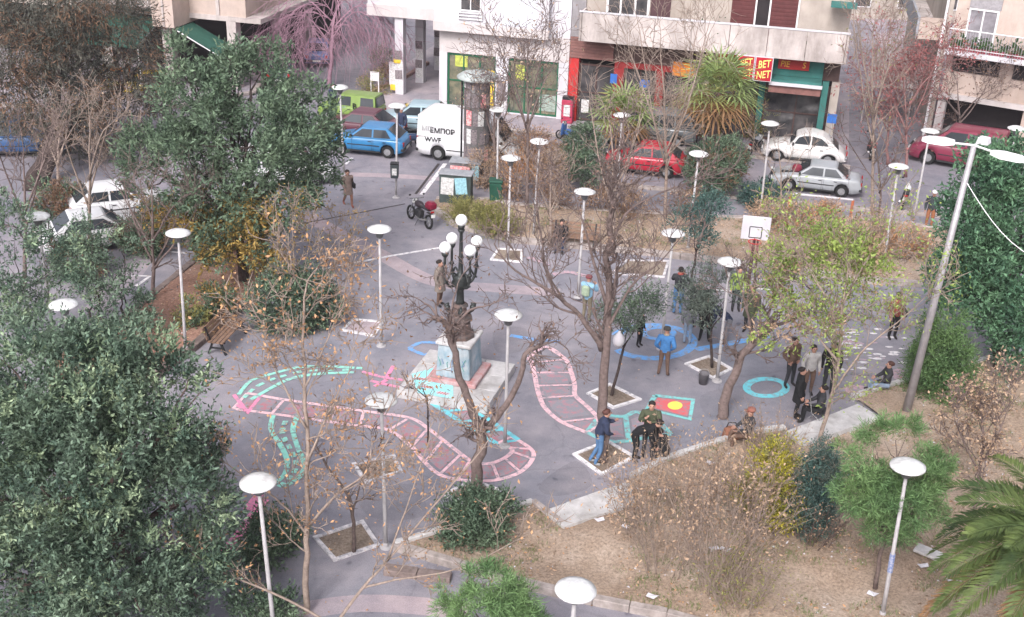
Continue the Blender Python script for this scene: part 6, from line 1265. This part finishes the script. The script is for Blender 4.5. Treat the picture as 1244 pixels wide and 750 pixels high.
for i, (x, y, r, ry, m_) in enumerate([(590, 205, 18, 22, L_TAN), (632, 215, 22, 26, L_ORG), (665, 212, 20, 28, L_TAN), (688, 195, 16, 20, L_OCH), (610, 178, 18, 22, L_TAN), (650, 180, 20, 20, L_ORG), (838, 252, 16, 14, L_RUST), (770, 250, 18, 14, L_RUST), (730, 245, 16, 12, L_RUST), (680, 245, 16, 12, L_RUST), (935, 265, 22, 14, L_TAN), (965, 272, 20, 14, L_ORG), (1060, 285, 26, 16, L_TAN), (1100, 300, 22, 16, L_ORG), (1030, 300, 26, 16, L_OLIVE), (990, 292, 24, 16, L_TAN), (1000, 262, 18, 10, L_ORG), (955, 128, 22, 30, L_OCH), (978, 145, 26, 22, L_OLIVE), (845, 140, 32, 28, L_OCH), (912, 138, 34, 28, L_OLIVE), (1195, 145, 26, 20, L_RUST), (1230, 140, 22, 20, L_RUST), (480, 95, 14, 12, L_RUST), (455, 104, 16, 10, L_OLIVE), (465, 72, 12, 12, L_MID)]):
    bp = (x, y + ry); pos = ['beside the grey cabinet', 'below the orange strip lamp', 'left of the dark upright bush', 'at the street strip by the glazed shop', 'behind the grey cabinet', 'below the glazed shop windows', 'before the park lamp of the north bed', 'along the upper kerb of the north bed, centre', 'along the upper kerb of the north bed, left of centre', 'behind the north bench', 'left of the orange barrier', 'under the orange barrier', 'right of the orange barrier', 'at the right end of the north bed', 'behind the yellow green tree', 'below the silver saloon', 'just right of the dark scooter', 'before the teal shop column', 'by the left of the white rounded car', 'below the tall fan palm', 'right of the tall fan palm', 'under the right hand building', 'at the far right under the building', 'by the passage columns', 'along the kerb left of the passage', 'against the passage wall'][i]
    bush('autumn_shrub', 'loose autumn coloured shrub ' + pos, bp, [lob(x, y, G(*bp).y, r * .9, ry * .85)], [m_, M_BARKT if m_ in (L_TAN, L_ORG) else L_TAN], split=.3, L=.15, W=.035, lai=1.6, rc=.25, ns=8, group='autumn shrubs of the street strips', thr=.3)
# small street trees on thin stems with grey green heads
for px_, lo, lb, m_ in [((743, 481), [lob(770, 378, 32, 24, 20), lob(752, 385, 31.6, 20, 16), lob(785, 368, 32, 16, 14)], 'leaning sapling with dark grey green head in the pit right of the tall trunk', [L_GREY, L_MID]),
  ((865, 447), [lob(865, 352, 33.2, 26, 20), lob(845, 360, 33, 18, 18), lob(882, 362, 33, 18, 16), lob(862, 380, 32.8, 18, 12)], 'young tree with grey green head above the standing group', [L_GREY]),
  ((838, 346), [lob(853, 262, 39, 22, 16), lob(840, 275, 38.8, 18, 14), lob(868, 252, 39.2, 14, 12), lob(848, 290, 38.8, 12, 12)], 'thin stemmed tree with dark blue green head in front of the north bed', [L_BLUEG])]:
    evergreen('young_tree', lb, G(*px_), lo, m_, lai=1.0, rc=.25, ns=9, nl=6, L=.11, W=.04, tr=.05, bark=M_BARKD, thr=.3, split=.4)
c = at(752, 412, G(743, 481).y); o = thing('hanging_bag', c, 'white plastic bag tied to the thin sapling', 'bag'); MB().lathe([(.03, .26), (.06, .2), (.17, .05), (.18, -.12), (.1, -.24), (.02, -.26)], 9).build('bag', M_WHITE, o, True)

# ---- bare trees
Qb = dict(lev=4, kids=[3, 4, 3, 2], ang=(25, 60), rk=.62, lk=(.55, .8), wob=.13, trop=.06, ln=1.2, rmin=.011, perm=1.6, rmax=.05)
Yt = G(733, 560).y
bare_tree('bare_tree', 'tall bare tree with one straight trunk and wide fine branches at the plaza centre', G(733, 562), [
  (sk((733, 562, Yt), (733, 480, Yt), (737, 380, Yt), (742, 290, Yt), (745, 220, Yt)), .165, .05), (sk((731, 425, Yt), (705, 385, Yt - .3), (670, 355, Yt - .5), (635, 335, Yt - .6)), .09, .03), (sk((737, 370, Yt), (722, 320, Yt + .3), (705, 260, Yt + .4)), .06, .02),
  (sk((738, 400, Yt), (765, 350, Yt - .3), (800, 320, Yt - .5)), .05, .02), (sk((741, 310, Yt), (760, 260, Yt - .2), (800, 235, Yt - .3)), .05, .018), (sk((690, 372, Yt - .4), (665, 330, Yt - .6), (655, 270, Yt - .7)), .04, .015)],
  dict(Qb, m0=.35, ln=1.15, trop=.10), M_BARKP, (mat('seed_pod', (0.20, 0.13, 0.10), .9), .4, .10, .04, .05))
Yf = G(580, 600).y
bare_tree('bare_tree', 'pruned bare tree forking low into two thick curved limbs before the monument', G(580, 600), [
  (sk((580, 603, Yf), (581, 560, Yf), (584, 522, Yf)), .17, .13), (sk((583, 524, Yf), (567, 480, Yf), (552, 440, Yf), (546, 400, Yf)), .115, .075), (sk((585, 524, Yf), (610, 500, Yf - .1), (630, 465, Yf - .2), (640, 430, Yf - .3), (658, 418, Yf - .3)), .105, .05), (sk((547, 405, Yf), (528, 378, Yf + .2), (515, 368, Yf + .3)), .05, .02), (sk((547, 402, Yf), (570, 378, Yf - .2), (590, 372, Yf - .3)), .05, .02), (sk((546, 400, Yf), (550, 370, Yf), (556, 345, Yf)), .04, .015), (sk((648, 424, Yf - .3), (675, 415, Yf - .3), (690, 425, Yf - .2)), .035, .015)],
  dict(Qb, m0=.72, perm=2.2, ln=.62, wob=.2, trop=.02, lev=3, ang=(30, 75)), M_BARKP, (MATS['seed_pod'], .35, .09, .05, .06))
bp_ = MB()
Yl = G(878, 507).y
bare_tree('bare_tree', 'thick brown trunk leaning right by the seated person in rust cap', G(878, 510), [(sk((876, 510, Yl), (886, 470, Yl), (902, 432, Yl), (925, 408, Yl + .1)), .17, .10), (sk((920, 412, Yl), (945, 395, Yl + .1), (975, 385, Yl + .3)), .08, .03), (sk((915, 418, Yl), (910, 385, Yl - .2), (900, 350, Yl - .2)), .06, .02), (sk((925, 408, Yl), (938, 370, Yl + .2), (950, 340, Yl + .3)), .05, .015)], dict(Qb, m0=.5, ln=.8, perm=2.2), M_BARKP)
Yo = 20.6; b0 = at(372, 760, Yo); b0.z = 0
bare_tree('bare_tree', 'slender front tree with scattered orange leaves', (at(372, 745, Yo).x, Yo, 0), [
  (sk((372, 770, Yo), (372, 690, Yo), (374, 620, Yo), (372, 520, Yo + .1), (368, 420, Yo + .2), (372, 350, Yo + .3)), .085, .02), (sk((373, 650, Yo), (350, 620, Yo - .1), (315, 590, Yo - .2), (270, 560, Yo - .3)), .035, .012), (sk((374, 640, Yo), (410, 600, Yo - .1), (445, 575, Yo - .1), (480, 520, Yo)), .04, .012), (sk((374, 560, Yo), (400, 500, Yo + .2), (430, 440, Yo + .4)), .035, .01), (sk((372, 520, Yo), (345, 470, Yo + .2), (320, 420, Yo + .3)), .03, .01), (sk((371, 470, Yo), (395, 420, Yo + .3), (410, 380, Yo + .3)), .025, .008)],
  dict(Qb, ln=.85, perm=1.7, m0=.25, lev=4, rmax=.022, trop=.04, ang=(25, 55)), M_BARKT, (L_ORG, 1, .09, .05, .16))
Yo2 = 19.6
bare_tree('bare_tree', 'thin pale trunk rising at the bottom beside the orange leaved tree', (at(415, 745, Yo2).x, Yo2, 0), [(sk((405, 765, Yo2), (440, 715, Yo2), (485, 665, Yo2 + .1), (540, 600, Yo2 + .2), (590, 540, Yo2 + .4)), .045, .012), (sk((440, 715, Yo2), (480, 705, Yo2), (560, 690, Yo2), (640, 650, Yo2)), .03, .01), (sk((470, 682, Yo2), (500, 600, Yo2), (520, 540, Yo2 + .2)), .025, .008), (sk((405, 760, Yo2), (330, 720, Yo2 - .1), (260, 690, Yo2 - .1), (190, 640, Yo2)), .035, .012)], dict(Qb, ln=.7, perm=1.6, lev=3, rmax=.018, wob=.1), M_BARKT, (L_ORG, .8, .08, .045, .08))
bare_tree('sapling', 'leaning brown sapling with a crooked stem in the front left pit', G(430, 672), [(sk((430, 672, G(430, 672).y), (429, 635, G(430, 672).y), (424, 605, G(430, 672).y), (396, 565, G(430, 672).y)), .055, .03), (sk((428, 625, G(430, 672).y), (440, 580, G(430, 672).y), (452, 550, G(430, 672).y)), .025, .01)], dict(Qb, ln=.5, lev=3, perm=1.5), M_BARK, (L_ORG, .3, .09, .05, .1))
bare_tree('sapling', 'dead stick sapling standing by the pale lamp disc on the pink path', G(520, 545), [(sk((520, 545, G(520, 545).y), (520, 500, G(520, 545).y), (518, 482, G(520, 545).y)), .03, .02), (sk((518, 484, G(520, 545).y), (505, 472, G(520, 545).y), (495, 465, G(520, 545).y)), .018, .008)], dict(Qb, ln=.3, lev=2, perm=.8), M_BARKD)
# young bare trees in the west bed with ochre catkins
for x, y, t, lb in [(405, 345, 275, 'thin bare sapling with ochre tips beside the drain line'), (355, 400, 260, 'pale twiggy sapling growing out of the large dark shrub'), (330, 330, 255, 'thin twiggy sapling at the corner of the west bed')]:
    Yk = G(x, y).y; bare_tree('sapling', lb, G(x, y), [(sk((x, y, Yk), (x + 2, (y + t) / 2, Yk), (x, t, Yk)), .03, .01), (sk((x, y - 15, Yk), (x - 12, (y + t) / 2, Yk), (x - 22, t + 8, Yk)), .02, .008), (sk((x, y - 25, Yk), (x + 14, (y + t) / 2, Yk), (x + 26, t + 5, Yk)), .02, .008)], dict(Qb, ln=.6, lev=3, perm=2, rmax=.015), M_BARKT, (L_OCH, .9, .10, .045, .10))
# bare street trees in the middle distance
def street_tree(x, y, ytop, label, bark, spread=40, stems=3, leaf=None, Q=None, tr=.09, name='bare_tree'):
    Yk = G(x, y).y; L_ = [(sk((x, y, Yk), (x + 1, y - (y - ytop) * .4, Yk), (x + rnd.uniform(-6, 6), ytop + (y - ytop) * .15, Yk)), tr, .02)]
    for k in range(stems):
        s = (-1) ** k * rnd.uniform(.5, 1) * spread; f = rnd.uniform(.25, .5); L_.append((sk((x, y - (y - ytop) * f, Yk), (x + s * .5, y - (y - ytop) * (f + .25), Yk + rnd.uniform(-.6, .6)), (x + s, ytop + (y - ytop) * rnd.uniform(.0, .2), Yk + rnd.uniform(-1, 1))), tr * .55, .015))
    return bare_tree(name, label, G(x, y), L_, Q or dict(Qb, ln=1.2, perm=1.3, m0=.3, lev=4, rmax=.03), bark, leaf)
street_tree(745, 300, 120, 'slender bare street tree rising in the middle of the north bed', M_BARKT, 40, 3, None, dict(Qb, ln=1.1, lev=3, perm=1.2, rmax=.03))
street_tree(808, 268, 30, 'multi stemmed bare street tree before the red shop front', M_BARKT, 55, 5, None, dict(Qb, ln=1.3, lev=3, perm=1.6, rmax=.035))
street_tree(640, 250, 40, 'twiggy bare tree with dry leaves before the glazed shop', M_BARKP, 40, 4, (L_TAN, .35, .12, .06, .1))
street_tree(668, 300, 190, 'twiggy bare young tree beside the north bench', M_BARKT, 26, 2, None, dict(Qb, ln=.8, lev=3, perm=1.3, rmax=.03))
street_tree(600, 225, 90, 'thin bare tree behind the grey cabinet', M_BARKP, 28, 3, (L_TAN, .3, .12, .05, .1))
street_tree(1060, 262, 10, 'tall pale bare tree at the mouth of the east lane', M_BARKT, 40, 4, (L_OLIVE, .2, .11, .05, .1), dict(Qb, ln=1.3, lev=3, perm=1.3, rmax=.035))
street_tree(1100, 215, 60, 'red leaved tree at the corner of the east lane', M_TWIGRED, 55, 5, (L_RED, .9, .15, .07, .16))
street_tree(1078, 200, 95, 'red leaved bushy tree beside the white rounded car', M_TWIGRED, 40, 4, (L_RED, .7, .15, .06, .16))
street_tree(1165, 185, 95, 'brown twiggy tree before the right hand building', M_BARKP, 45, 4, (L_RUST, .6, .13, .06, .15))
street_tree(948, 262, 170, 'forked bare sapling at the kerb beside the scooter', M_BARKT, 30, 2, None, dict(Qb, ln=.8, lev=3, perm=1.2), .05, 'sapling')
street_tree(1068, 275, 150, 'dark forked bare sapling beside the white motorcycle', M_BARK, 50, 3, (L_RED, .3, .12, .06, .1), dict(Qb, ln=.9, lev=3, perm=1.2), .06, 'sapling')
street_tree(108, 320, 110, 'pale twiggy bare tree before the parked white cars', M_BARKT, 45, 3, (L_TAN, .2, .1, .05, .08), dict(Qb, ln=1.0, lev=3, perm=1.3, rmax=.03))
street_tree(185, 368, 215, 'bare spreading tree at the left path with tangled grey twigs', M_BARKP, 65, 5, None, dict(Qb, ln=1.1, lev=3, perm=1.7, rmax=.03))
street_tree(30, 350, 150, 'grey bare tree at the left edge', M_BARKP, 40, 3, None, dict(Qb, ln=1.0, lev=3, perm=1.4, rmax=.03))
street_tree(70, 230, 130, 'pale bare tree under the feathery dark tree', M_BARKT, 24, 3, (L_RUST, .4, .12, .06, .1), dict(Qb, ln=.9, lev=3, perm=1.3, rmax=.03))
# weeping pink tree
Yw = 66.0; bw_ = Vector((at(400, 110, Yw).x, Yw, 0))
wl_ = [(sk((400, 112, Yw), (402, 60, Yw), (408, 15, Yw)), .14, .05)] + [(sk((402, 55 - k * 6, Yw), (402 + s * .5, 20 - k * 5, Yw + dz), (402 + s, 12 + abs(s) * .25, Yw + dz * 2)), .05, .018) for k, (s, dz) in enumerate([(-60, .5), (55, -.6), (-35, -.8), (75, .5), (30, .9), (-80, -.3), (10, -1.0)])]
bare_tree('weeping_tree', 'pinkish weeping tree with drooping bare twigs before the white building', bw_, wl_, dict(lev=3, kids=[4, 4, 3], ang=(20, 60), rk=.6, lk=(.8, 1.1), wob=.07, trop=-.22, ln=1.7, rmin=.011, perm=2.6, rmax=.03, m0=.25), M_TWIGPINK)
# ---- yellow green leafy tree at the right
Yy = G(985, 577).y
bare_tree('yellow_green_tree', 'loose yellow green tree on a thin pale trunk right of the backboard', G(985, 577), [(sk((985, 578, Yy), (1000, 520, Yy), (1016, 460, Yy + .2), (1022, 390, Yy + .4), (1030, 330, Yy + .6)), .075, .025), (sk((1012, 475, Yy), (1045, 430, Yy), (1080, 400, Yy), (1110, 375, Yy)), .035, .012), (sk((1018, 440, Yy), (985, 400, Yy + .3), (950, 370, Yy + .5)), .04, .012), (sk((1022, 390, Yy + .4), (990, 340, Yy + .6), (965, 290, Yy + .8)), .035, .012), (sk((1024, 370, Yy + .4), (1050, 320, Yy + .6), (1075, 290, Yy + .8)), .03, .012)],
  dict(Qb, ln=.95, perm=2.0, m0=.3, lev=4, rmax=.022), M_BARKT, (L_YG, 2, .10, .045, .12))
lo = [lob(958, 345, Yy + 1, 36, 30), lob(1000, 300, Yy + 1.4, 45, 30), lob(950, 390, Yy + .6, 34, 30), lob(985, 415, Yy + .4, 34, 26), lob(945, 330, Yy + .8, 26, 24), lob(1045, 320, Yy + 1.2, 40, 28), lob(1000, 365, Yy + .8, 40, 30), lob(1075, 310, Yy + 1.2, 30, 24)]
C, O = lobe_clumps(lo, .62, full=.5, area=48 * .12 * .05 * .5); C, O = carve(C, O, lo, .22); V, F = clump_leaves(C, O, .25, 8, 6, .12, .05)
root = [ob for ob in sc.objects if ob.get('label', '').startswith('loose yellow green tree')][0]
link('crown', npmesh('crown', V - np.array(root.location), F, [L_YG, L_TAN], np.repeat((nr.random(len(C)) < .22).astype(int), 48)), root)

# ---- dry twig thickets in the front bed
def thicket(label, px_, n, h, lean, M, leaf, spread, name='dry_shrub'):
    b = G(*px_, .12); o = thing(name, b, label, 'shrub'); mb = MB(); tips = []
    for _ in range(n):
        a = rnd.random() * 6.283; d = Vector((math.cos(a) * lean, math.sin(a) * lean, 1)); grow(mb, b + Vector((math.cos(a), math.sin(a), 0)) * rnd.random() * spread, d, rnd.uniform(.010, .018), h * rnd.uniform(.6, 1), 1, dict(lev=3, kids=[3, 4, 3], ang=(12, 40), rk=.62, lk=(.35, .6), wob=.06, trop=.05, rmin=.005, t0=.25), tips)
    mb.build('stems', M, o, True, loc=b); T = np.array([t[0] for t in tips]); T = np.repeat(T, 2, 0)[nr.random(len(T) * 2) < leaf[1] * .75]; P = T + nr.normal(size=T.shape) * .12; V, F = leafset(P, unit(nr.normal(size=P.shape)), leaf[2], leaf[3]); link('crown', npmesh('crown', V - np.array(b), F, leaf[0]), o)
thicket('tall dry tan thicket in the middle of the front bed', (865, 715), 24, 3.1, .30, M_BARKT, (L_TAN, 1.0, .085, .045), .5)
thicket('dry tan thicket left of the tall one in the front bed', (800, 690), 18, 2.5, .35, M_BARKT, (L_TAN, 1.0, .085, .045), .6)
thicket('dry tan thicket at the back of the front bed before the crouching people', (840, 625), 24, 2.0, .40, M_BARKT, (L_TAN, 1.0, .085, .045), .7)
thicket('dry russet thicket beside the yellow shrub', (905, 650), 22, 2.2, .30, M_BARKT, (L_TAN, 1.0, .085, .045), .5)
thicket('low dry thicket near the first marble landing', (770, 640), 20, 1.4, .40, M_BARKT, (L_TAN, 1.0, .085, .045), .6)
thicket('low green tufted thicket at the bottom of the front bed', (900, 740), 24, 1.1, .5, M_BARKT, (L_OLIVE, 1.0, .08, .03), .6)
thicket('dry brown undergrowth below the blue green shrub', (985, 662), 20, 1.1, .4, M_BARK, (L_TAN, .6, .06, .03), .4)
thicket('dry shrub on the soil behind the cyan ring people', (925, 560), 16, 1.3, .4, M_BARKT, (L_TAN, .6, .07, .03), .5)
Yd = G(1180, 640).y
bare_tree('dead_tree', 'dead tan leaved small tree in the front bed right of the pine', G(1182, 640), [(sk((1182, 640, Yd), (1188, 590, Yd), (1194, 540, Yd + .1), (1192, 505, Yd + .2)), .06, .02), (sk((1190, 575, Yd), (1172, 540, Yd), (1160, 510, Yd)), .03, .01), (sk((1190, 565, Yd), (1212, 530, Yd), (1226, 495, Yd + .2)), .03, .01)], dict(Qb, ln=.65, perm=3, m0=.3, lev=4, rmax=.02), M_BARKP, (L_TAN, 2, .085, .045, .10))

# ---- pines and conifer
def pine(label, base, top, r, M, whorls=9, bark=None, L=.15, name='pine_tree', shape=None, dens=1.0, z0=.3):
    base, top = Vector(base), Vector(top); o = thing(name, base, label, 'tree'); mb = MB(); H = (top - base).length; mb.tube([base.lerp(top, k / 8) + Vector((rnd.gauss(0, .02), rnd.gauss(0, .02), 0)) * (k > 0) for k in range(9)], [H * .018 * (1 - .85 * k / 8) + .008 for k in range(9)], 7); T = []; Dr = []
    for wv in range(whorls):
        f = z0 + (1 - z0) * wv / whorls; c = base.lerp(top, f); rr = r * (shape(f) if shape else (1 - f) ** .75 + .12)
        for k in range(5 + (wv % 2)):
            a = 6.283 * k / 5.5 + wv * .9 + rnd.gauss(0, .2); e = c + Vector((math.cos(a), math.sin(a), rnd.uniform(.25, .6))) * rr * rnd.uniform(.7, 1.1); pts = limb(mb, c, e, .02, .007, 4, .05, 4)
            for q in np.linspace(.3, 1, max(3, int(6 * dens))):
                j = min(3, int(q * 4)); p = pts[j].lerp(pts[j + 1], q * 4 - j)
                for _ in range(max(1, int(3 * dens))):
                    dd = (e - c).normalized() + Vector((rnd.gauss(0, .5), rnd.gauss(0, .5), rnd.uniform(0, .7))); dd.normalize(); t2 = p + dd * rnd.uniform(.05, .32); T.append(t2); Dr.append(dd); mb.tube([p, t2], .006, 3, cap=False)
    T.append(top); Dr.append(Vector((0, 0, 1))); mb.build('trunk', bark or M_BARK, o, True, loc=base); T, Dr = np.array(T), np.array(Dr); n = 46; P = np.repeat(T, n, 0); D = np.repeat(Dr, n, 0); P = P - D * nr.uniform(0, .24, (len(P), 1)); D = unit(D * .8 + nr.normal(size=D.shape) * .65); V, F = tri_leafset(P, D, L, .014); link('crown', npmesh('crown', V - np.array(base), F, M), o)
pb_ = G(1063, 716, .15); yp = pb_.y
evergreen('pine_tree', 'young green pine beside the front park lamp', pb_, [lob(1088, 535, yp + .3, 32, 24), lob(1065, 560, yp, 34, 26), lob(1110, 570, yp, 34, 26), lob(1050, 595, yp - .2, 30, 24), lob(1090, 600, yp - .2, 38, 28), lob(1125, 605, yp + .1, 26, 22), lob(1078, 635, yp, 34, 18)], [L_PINE, L_CON], lai=1.9, rc=.11, ns=26, nl=3, L=.17, W=.016, tr=.06, thr=.30, spl=.5, split=.25)
pb_ = Vector((at(596, 760, 18.6).x, 18.6, .0)); yp = 18.6
evergreen('pine_tree', 'young pine top at the bottom edge of the picture', pb_, [lob(596, 712, yp, 28, 20), lob(572, 735, yp, 28, 20), lob(622, 738, yp, 30, 22), lob(598, 760, yp, 50, 26), lob(640, 760, yp, 26, 20)], [L_PINE], lai=2.0, rc=.10, ns=26, nl=3, L=.18, W=.015, tr=.05, thr=.4, spl=.5)
pb_ = Vector((at(1142, 480, 31.6).x, 31.6, .1)); evergreen('conifer_tree', 'feathery upright conifer behind the mast foot', pb_, [lob(1146, 398, pb_.y + .3, 15, 24), lob(1145, 435, pb_.y, 26, 28), lob(1128, 445, pb_.y + .3, 18, 26), lob(1155, 465, pb_.y, 24, 24), lob(1132, 478, pb_.y + .2, 24, 18)], [L_CON, L_PINE], lai=2.2, rc=.22, ns=12, nl=6, L=.14, W=.025, tr=.07, thr=.5, split=.3)

# ---- palms
def frond(mb, c, a, ln, rise, droop, M_, leaflet=.46, n=34, wd=.034):
    d = Vector((math.cos(a), math.sin(a), 0)); pts = []
    for k in range(n + 1):
        t = k / n; pts.append(c + d * ln * (t - .12 * t * t) + Vector((0, 0, rise * ln * t - droop * ln * t * t)))
    mb.tube(pts, [.022 * (1 - .85 * k / n) + .003 for k in range(n + 1)], 4, cap=False); s = d.cross(Vector((0, 0, 1)))
    for k in range(4, n * 3):
        t = k / (n * 3); i = min(n - 1, int(t * n)); p = pts[i].lerp(pts[i + 1], t * n - i); tg = (pts[i + 1] - pts[i]).normalized(); up_ = s.cross(tg); ll = leaflet * math.sin(math.pi * min(.98, .12 + t * .85)) ** .6
        for sg in (-1, 1):
            e = (tg * .75 + s * sg * .75 + up_ * .28 + Vector([rnd.gauss(0, .07) for _ in range(3)])).normalized() * ll * rnd.uniform(.85, 1.1); q = tg.cross(e).cross(e).normalized() * wd * .5; m1 = p + e * .5; mb.add([p, m1 + q, p + e + Vector((0, 0, -.18 * ll)), m1 - q], [(0, 1, 2, 3)])
def palm(label, base, crown, n, ln, M, name='date_palm', dry=3):
    base, crown = Vector(base), Vector(crown); o = thing(name, base, label, 'palm tree'); mb = MB(); k = 14
    for i in range(k):
        p, q = base.lerp(crown, i / k), base.lerp(crown, (i + 1) / k); mb.tube([p, q], [.24, .19], 9)
    mb.build('trunk', M_BARK, o, True, loc=base)
    for i in range(n):
        a = 6.283 * i * .618 + rnd.gauss(0, .1); lv = i / n; m_ = MB(); frond(m_, crown, a, ln * rnd.uniform(.85, 1.1), .75 - 1.0 * lv, .42 + .15 * lv, M); m_.build('frond', L_DRYP if i >= n - dry else M, o, loc=base)
pc_ = at(1300, 655, 17.2); palm('date palm with arching fronds in the bottom right corner', (pc_.x, pc_.y, 0), pc_, 60, 2.6, L_PALM, dry=8)
def fan_palm(label, base, crown, r, n, M, hair=.5):
    base, crown = Vector(base), Vector(crown); o = thing('fan_palm', base, label, 'palm tree'); mb = MB(); mb.tube([base, base.lerp(crown, .5), crown], [.2, .17, .16], 8); mb.build('trunk', M_BARK, o, True, loc=base)
    for i in range(n):
        a = 6.283 * i * .618; el = R_(75 - 120 * i / n); d = Vector((math.cos(a) * math.cos(el), math.sin(a) * math.cos(el), math.sin(el))); c = crown + d * r * .45; m_ = MB(); m_.tube([crown, c], .018, 4); s = d.cross(Vector((0, 0, 1))); s = s.normalized() if s.length > .1 else Vector((1, 0, 0)); u_ = s.cross(d)
        for k in range(15):
            t = R_(-115 + 230 * k / 14); e = (d * math.cos(t) + s * math.sin(t)).normalized(); ll = r * .62 * (.8 + .2 * math.cos(t)); q = e.cross(u_).normalized() * .05; tip = c + e * ll - Vector((0, 0, .22 * ll)) + u_ * rnd.gauss(0, .03); m1 = c + e * ll * .5; m_.add([c, m1 + q, tip, m1 - q], [(0, 1, 2, 3)])
        m_.build('fan_leaf', L_DRYP if i > n * .72 else (L_OLIVE if i % 4 == 3 else M), o, loc=base)
Yp = 53.5; cp = at(872, 112, Yp); fan_palm('tall fan palm in front of the red signboards', (cp.x, Yp, 0), cp, 2.45, 42, L_FAN)
cp = at(757, 142, 54.5); fan_palm('smaller fan palm before the red shop front', (cp.x, 54.5, 0), cp, 2.0, 32, L_FAN)

# ---- ground litter: grass tufts and fallen leaves nobody could count
def inside(p, poly):
    c = False; n = len(poly)
    for i in range(n):
        a, b = poly[i], poly[i - 1]
        if (a.y > p[1]) != (b.y > p[1]) and p[0] < (b.x - a.x) * (p[1] - a.y) / (b.y - a.y) + a.x: c = not c
    return c
def scatter(poly, n, zf, dens=None):
    xs = [p.x for p in poly]; ys = [p.y for p in poly]; out = []; tries = 0
    while len(out) < n and tries < n * 12:
        tries += 1; p = (rnd.uniform(max(-22, min(xs)), min(24, max(xs))), rnd.uniform(max(17, min(ys)), min(58, max(ys))))
        if inside(p, poly) and (dens is None or noise.noise(Vector((p[0] * .7, p[1] * .7, 5))) > dens): out.append((p[0], p[1], zf))
    return np.array(out)
def bedz(name, P):
    o = bpy.data.objects[name]; dg = None
    from mathutils.bvhtree import BVHTree
    me = o.data; t = BVHTree.FromPolygons([v.co for v in me.vertices], [tuple(p.vertices) for p in me.polygons])
    for q in P:
        h = t.ray_cast(Vector((q[0], q[1], 5)), Vector((0, 0, -1)))
        if h[0] is not None: q[2] = h[0].z
    return P
P = np.concatenate([bedz('soil_bed_south', scatter(bC_out, 6000, .15, -.15)), bedz('soil_bed_north', scatter(bB_low + bB_up, 4200, .15)), bedz('soil_bed_west', scatter(bedA, 900, .15))]); P[:, 2] += .012
D = nr.normal(size=P.shape); D[:, 2] *= .25; V, F = leafset(P, unit(D), .075, .045, .2)
tag(link('fallen_leaves', npmesh('fallen_leaves', V, F, [L_TAN, L_ORG, M_WHITE], nr.choice([0, 1, 2], len(F), p=[.66, .22, .12]))), 'dry tan leaves strewn over the soil beds', 'fallen leaves', kind='stuff')
pl = [Vector((x, y, 0)) for x, y in PLAZA]; P = scatter(pl, 1500, .02, .05); P2 = np.array([list(G(rnd.gauss(390, 70), rnd.gauss(520, 80), .02)) for _ in range(420)]); P = np.concatenate([P, P2]); D = nr.normal(size=P.shape); D[:, 2] *= .15; V, F = leafset(P, unit(D), .075, .045, .1)
tag(link('plaza_leaves', npmesh('plaza_leaves', V, F, [L_ORG, L_TAN], nr.choice([0, 1], len(F)))), 'few dry leaves scattered on the plaza asphalt', 'fallen leaves', kind='stuff')
P = np.concatenate([bedz('soil_bed_south', scatter(bC_out, 1100, .15, .0)), bedz('soil_bed_north', scatter(bB_low + bB_up, 260, .15, .15))]); B = np.repeat(P, 16, 0); B = B + nr.normal(size=B.shape) * np.array([.09, .09, 0]); D = nr.normal(size=B.shape) * .5; D[:, 2] = np.abs(D[:, 2]) + .8; V, F = tri_leafset(B, unit(D), .10, .016)
tag(link('grass_tufts', npmesh('grass_tufts', V, F, leafmat('weed_green', (0.20, 0.26, 0.09), (0.13, 0.16, 0.07), .4))), 'thin green weeds growing in the soil beds', 'weeds', kind='stuff')

# ---- the damp winter air over the square
hz_ = MB(); hz_.box((0, 52, 9.4), (150, 150, 21.0)); ho = tag(hz_.build('haze', bpy.data.materials.new('haze_air')), 'thin pale winter haze over the whole square', 'haze', kind='stuff')
hm = bpy.data.materials['haze_air']; hm.use_nodes = True; hn = hm.node_tree; hn.nodes.clear(); out = hn.nodes.new('ShaderNodeOutputMaterial'); pv = hn.nodes.new('ShaderNodeVolumePrincipled')
pv.inputs['Color'].default_value = (0.93, 0.92, 0.96, 1); pv.inputs['Density'].default_value = 0.0003; pv.inputs['Anisotropy'].default_value = 0.0; hn.links.new(pv.outputs[0], out.inputs['Volume'])
sc.cycles.volume_bounces = 1
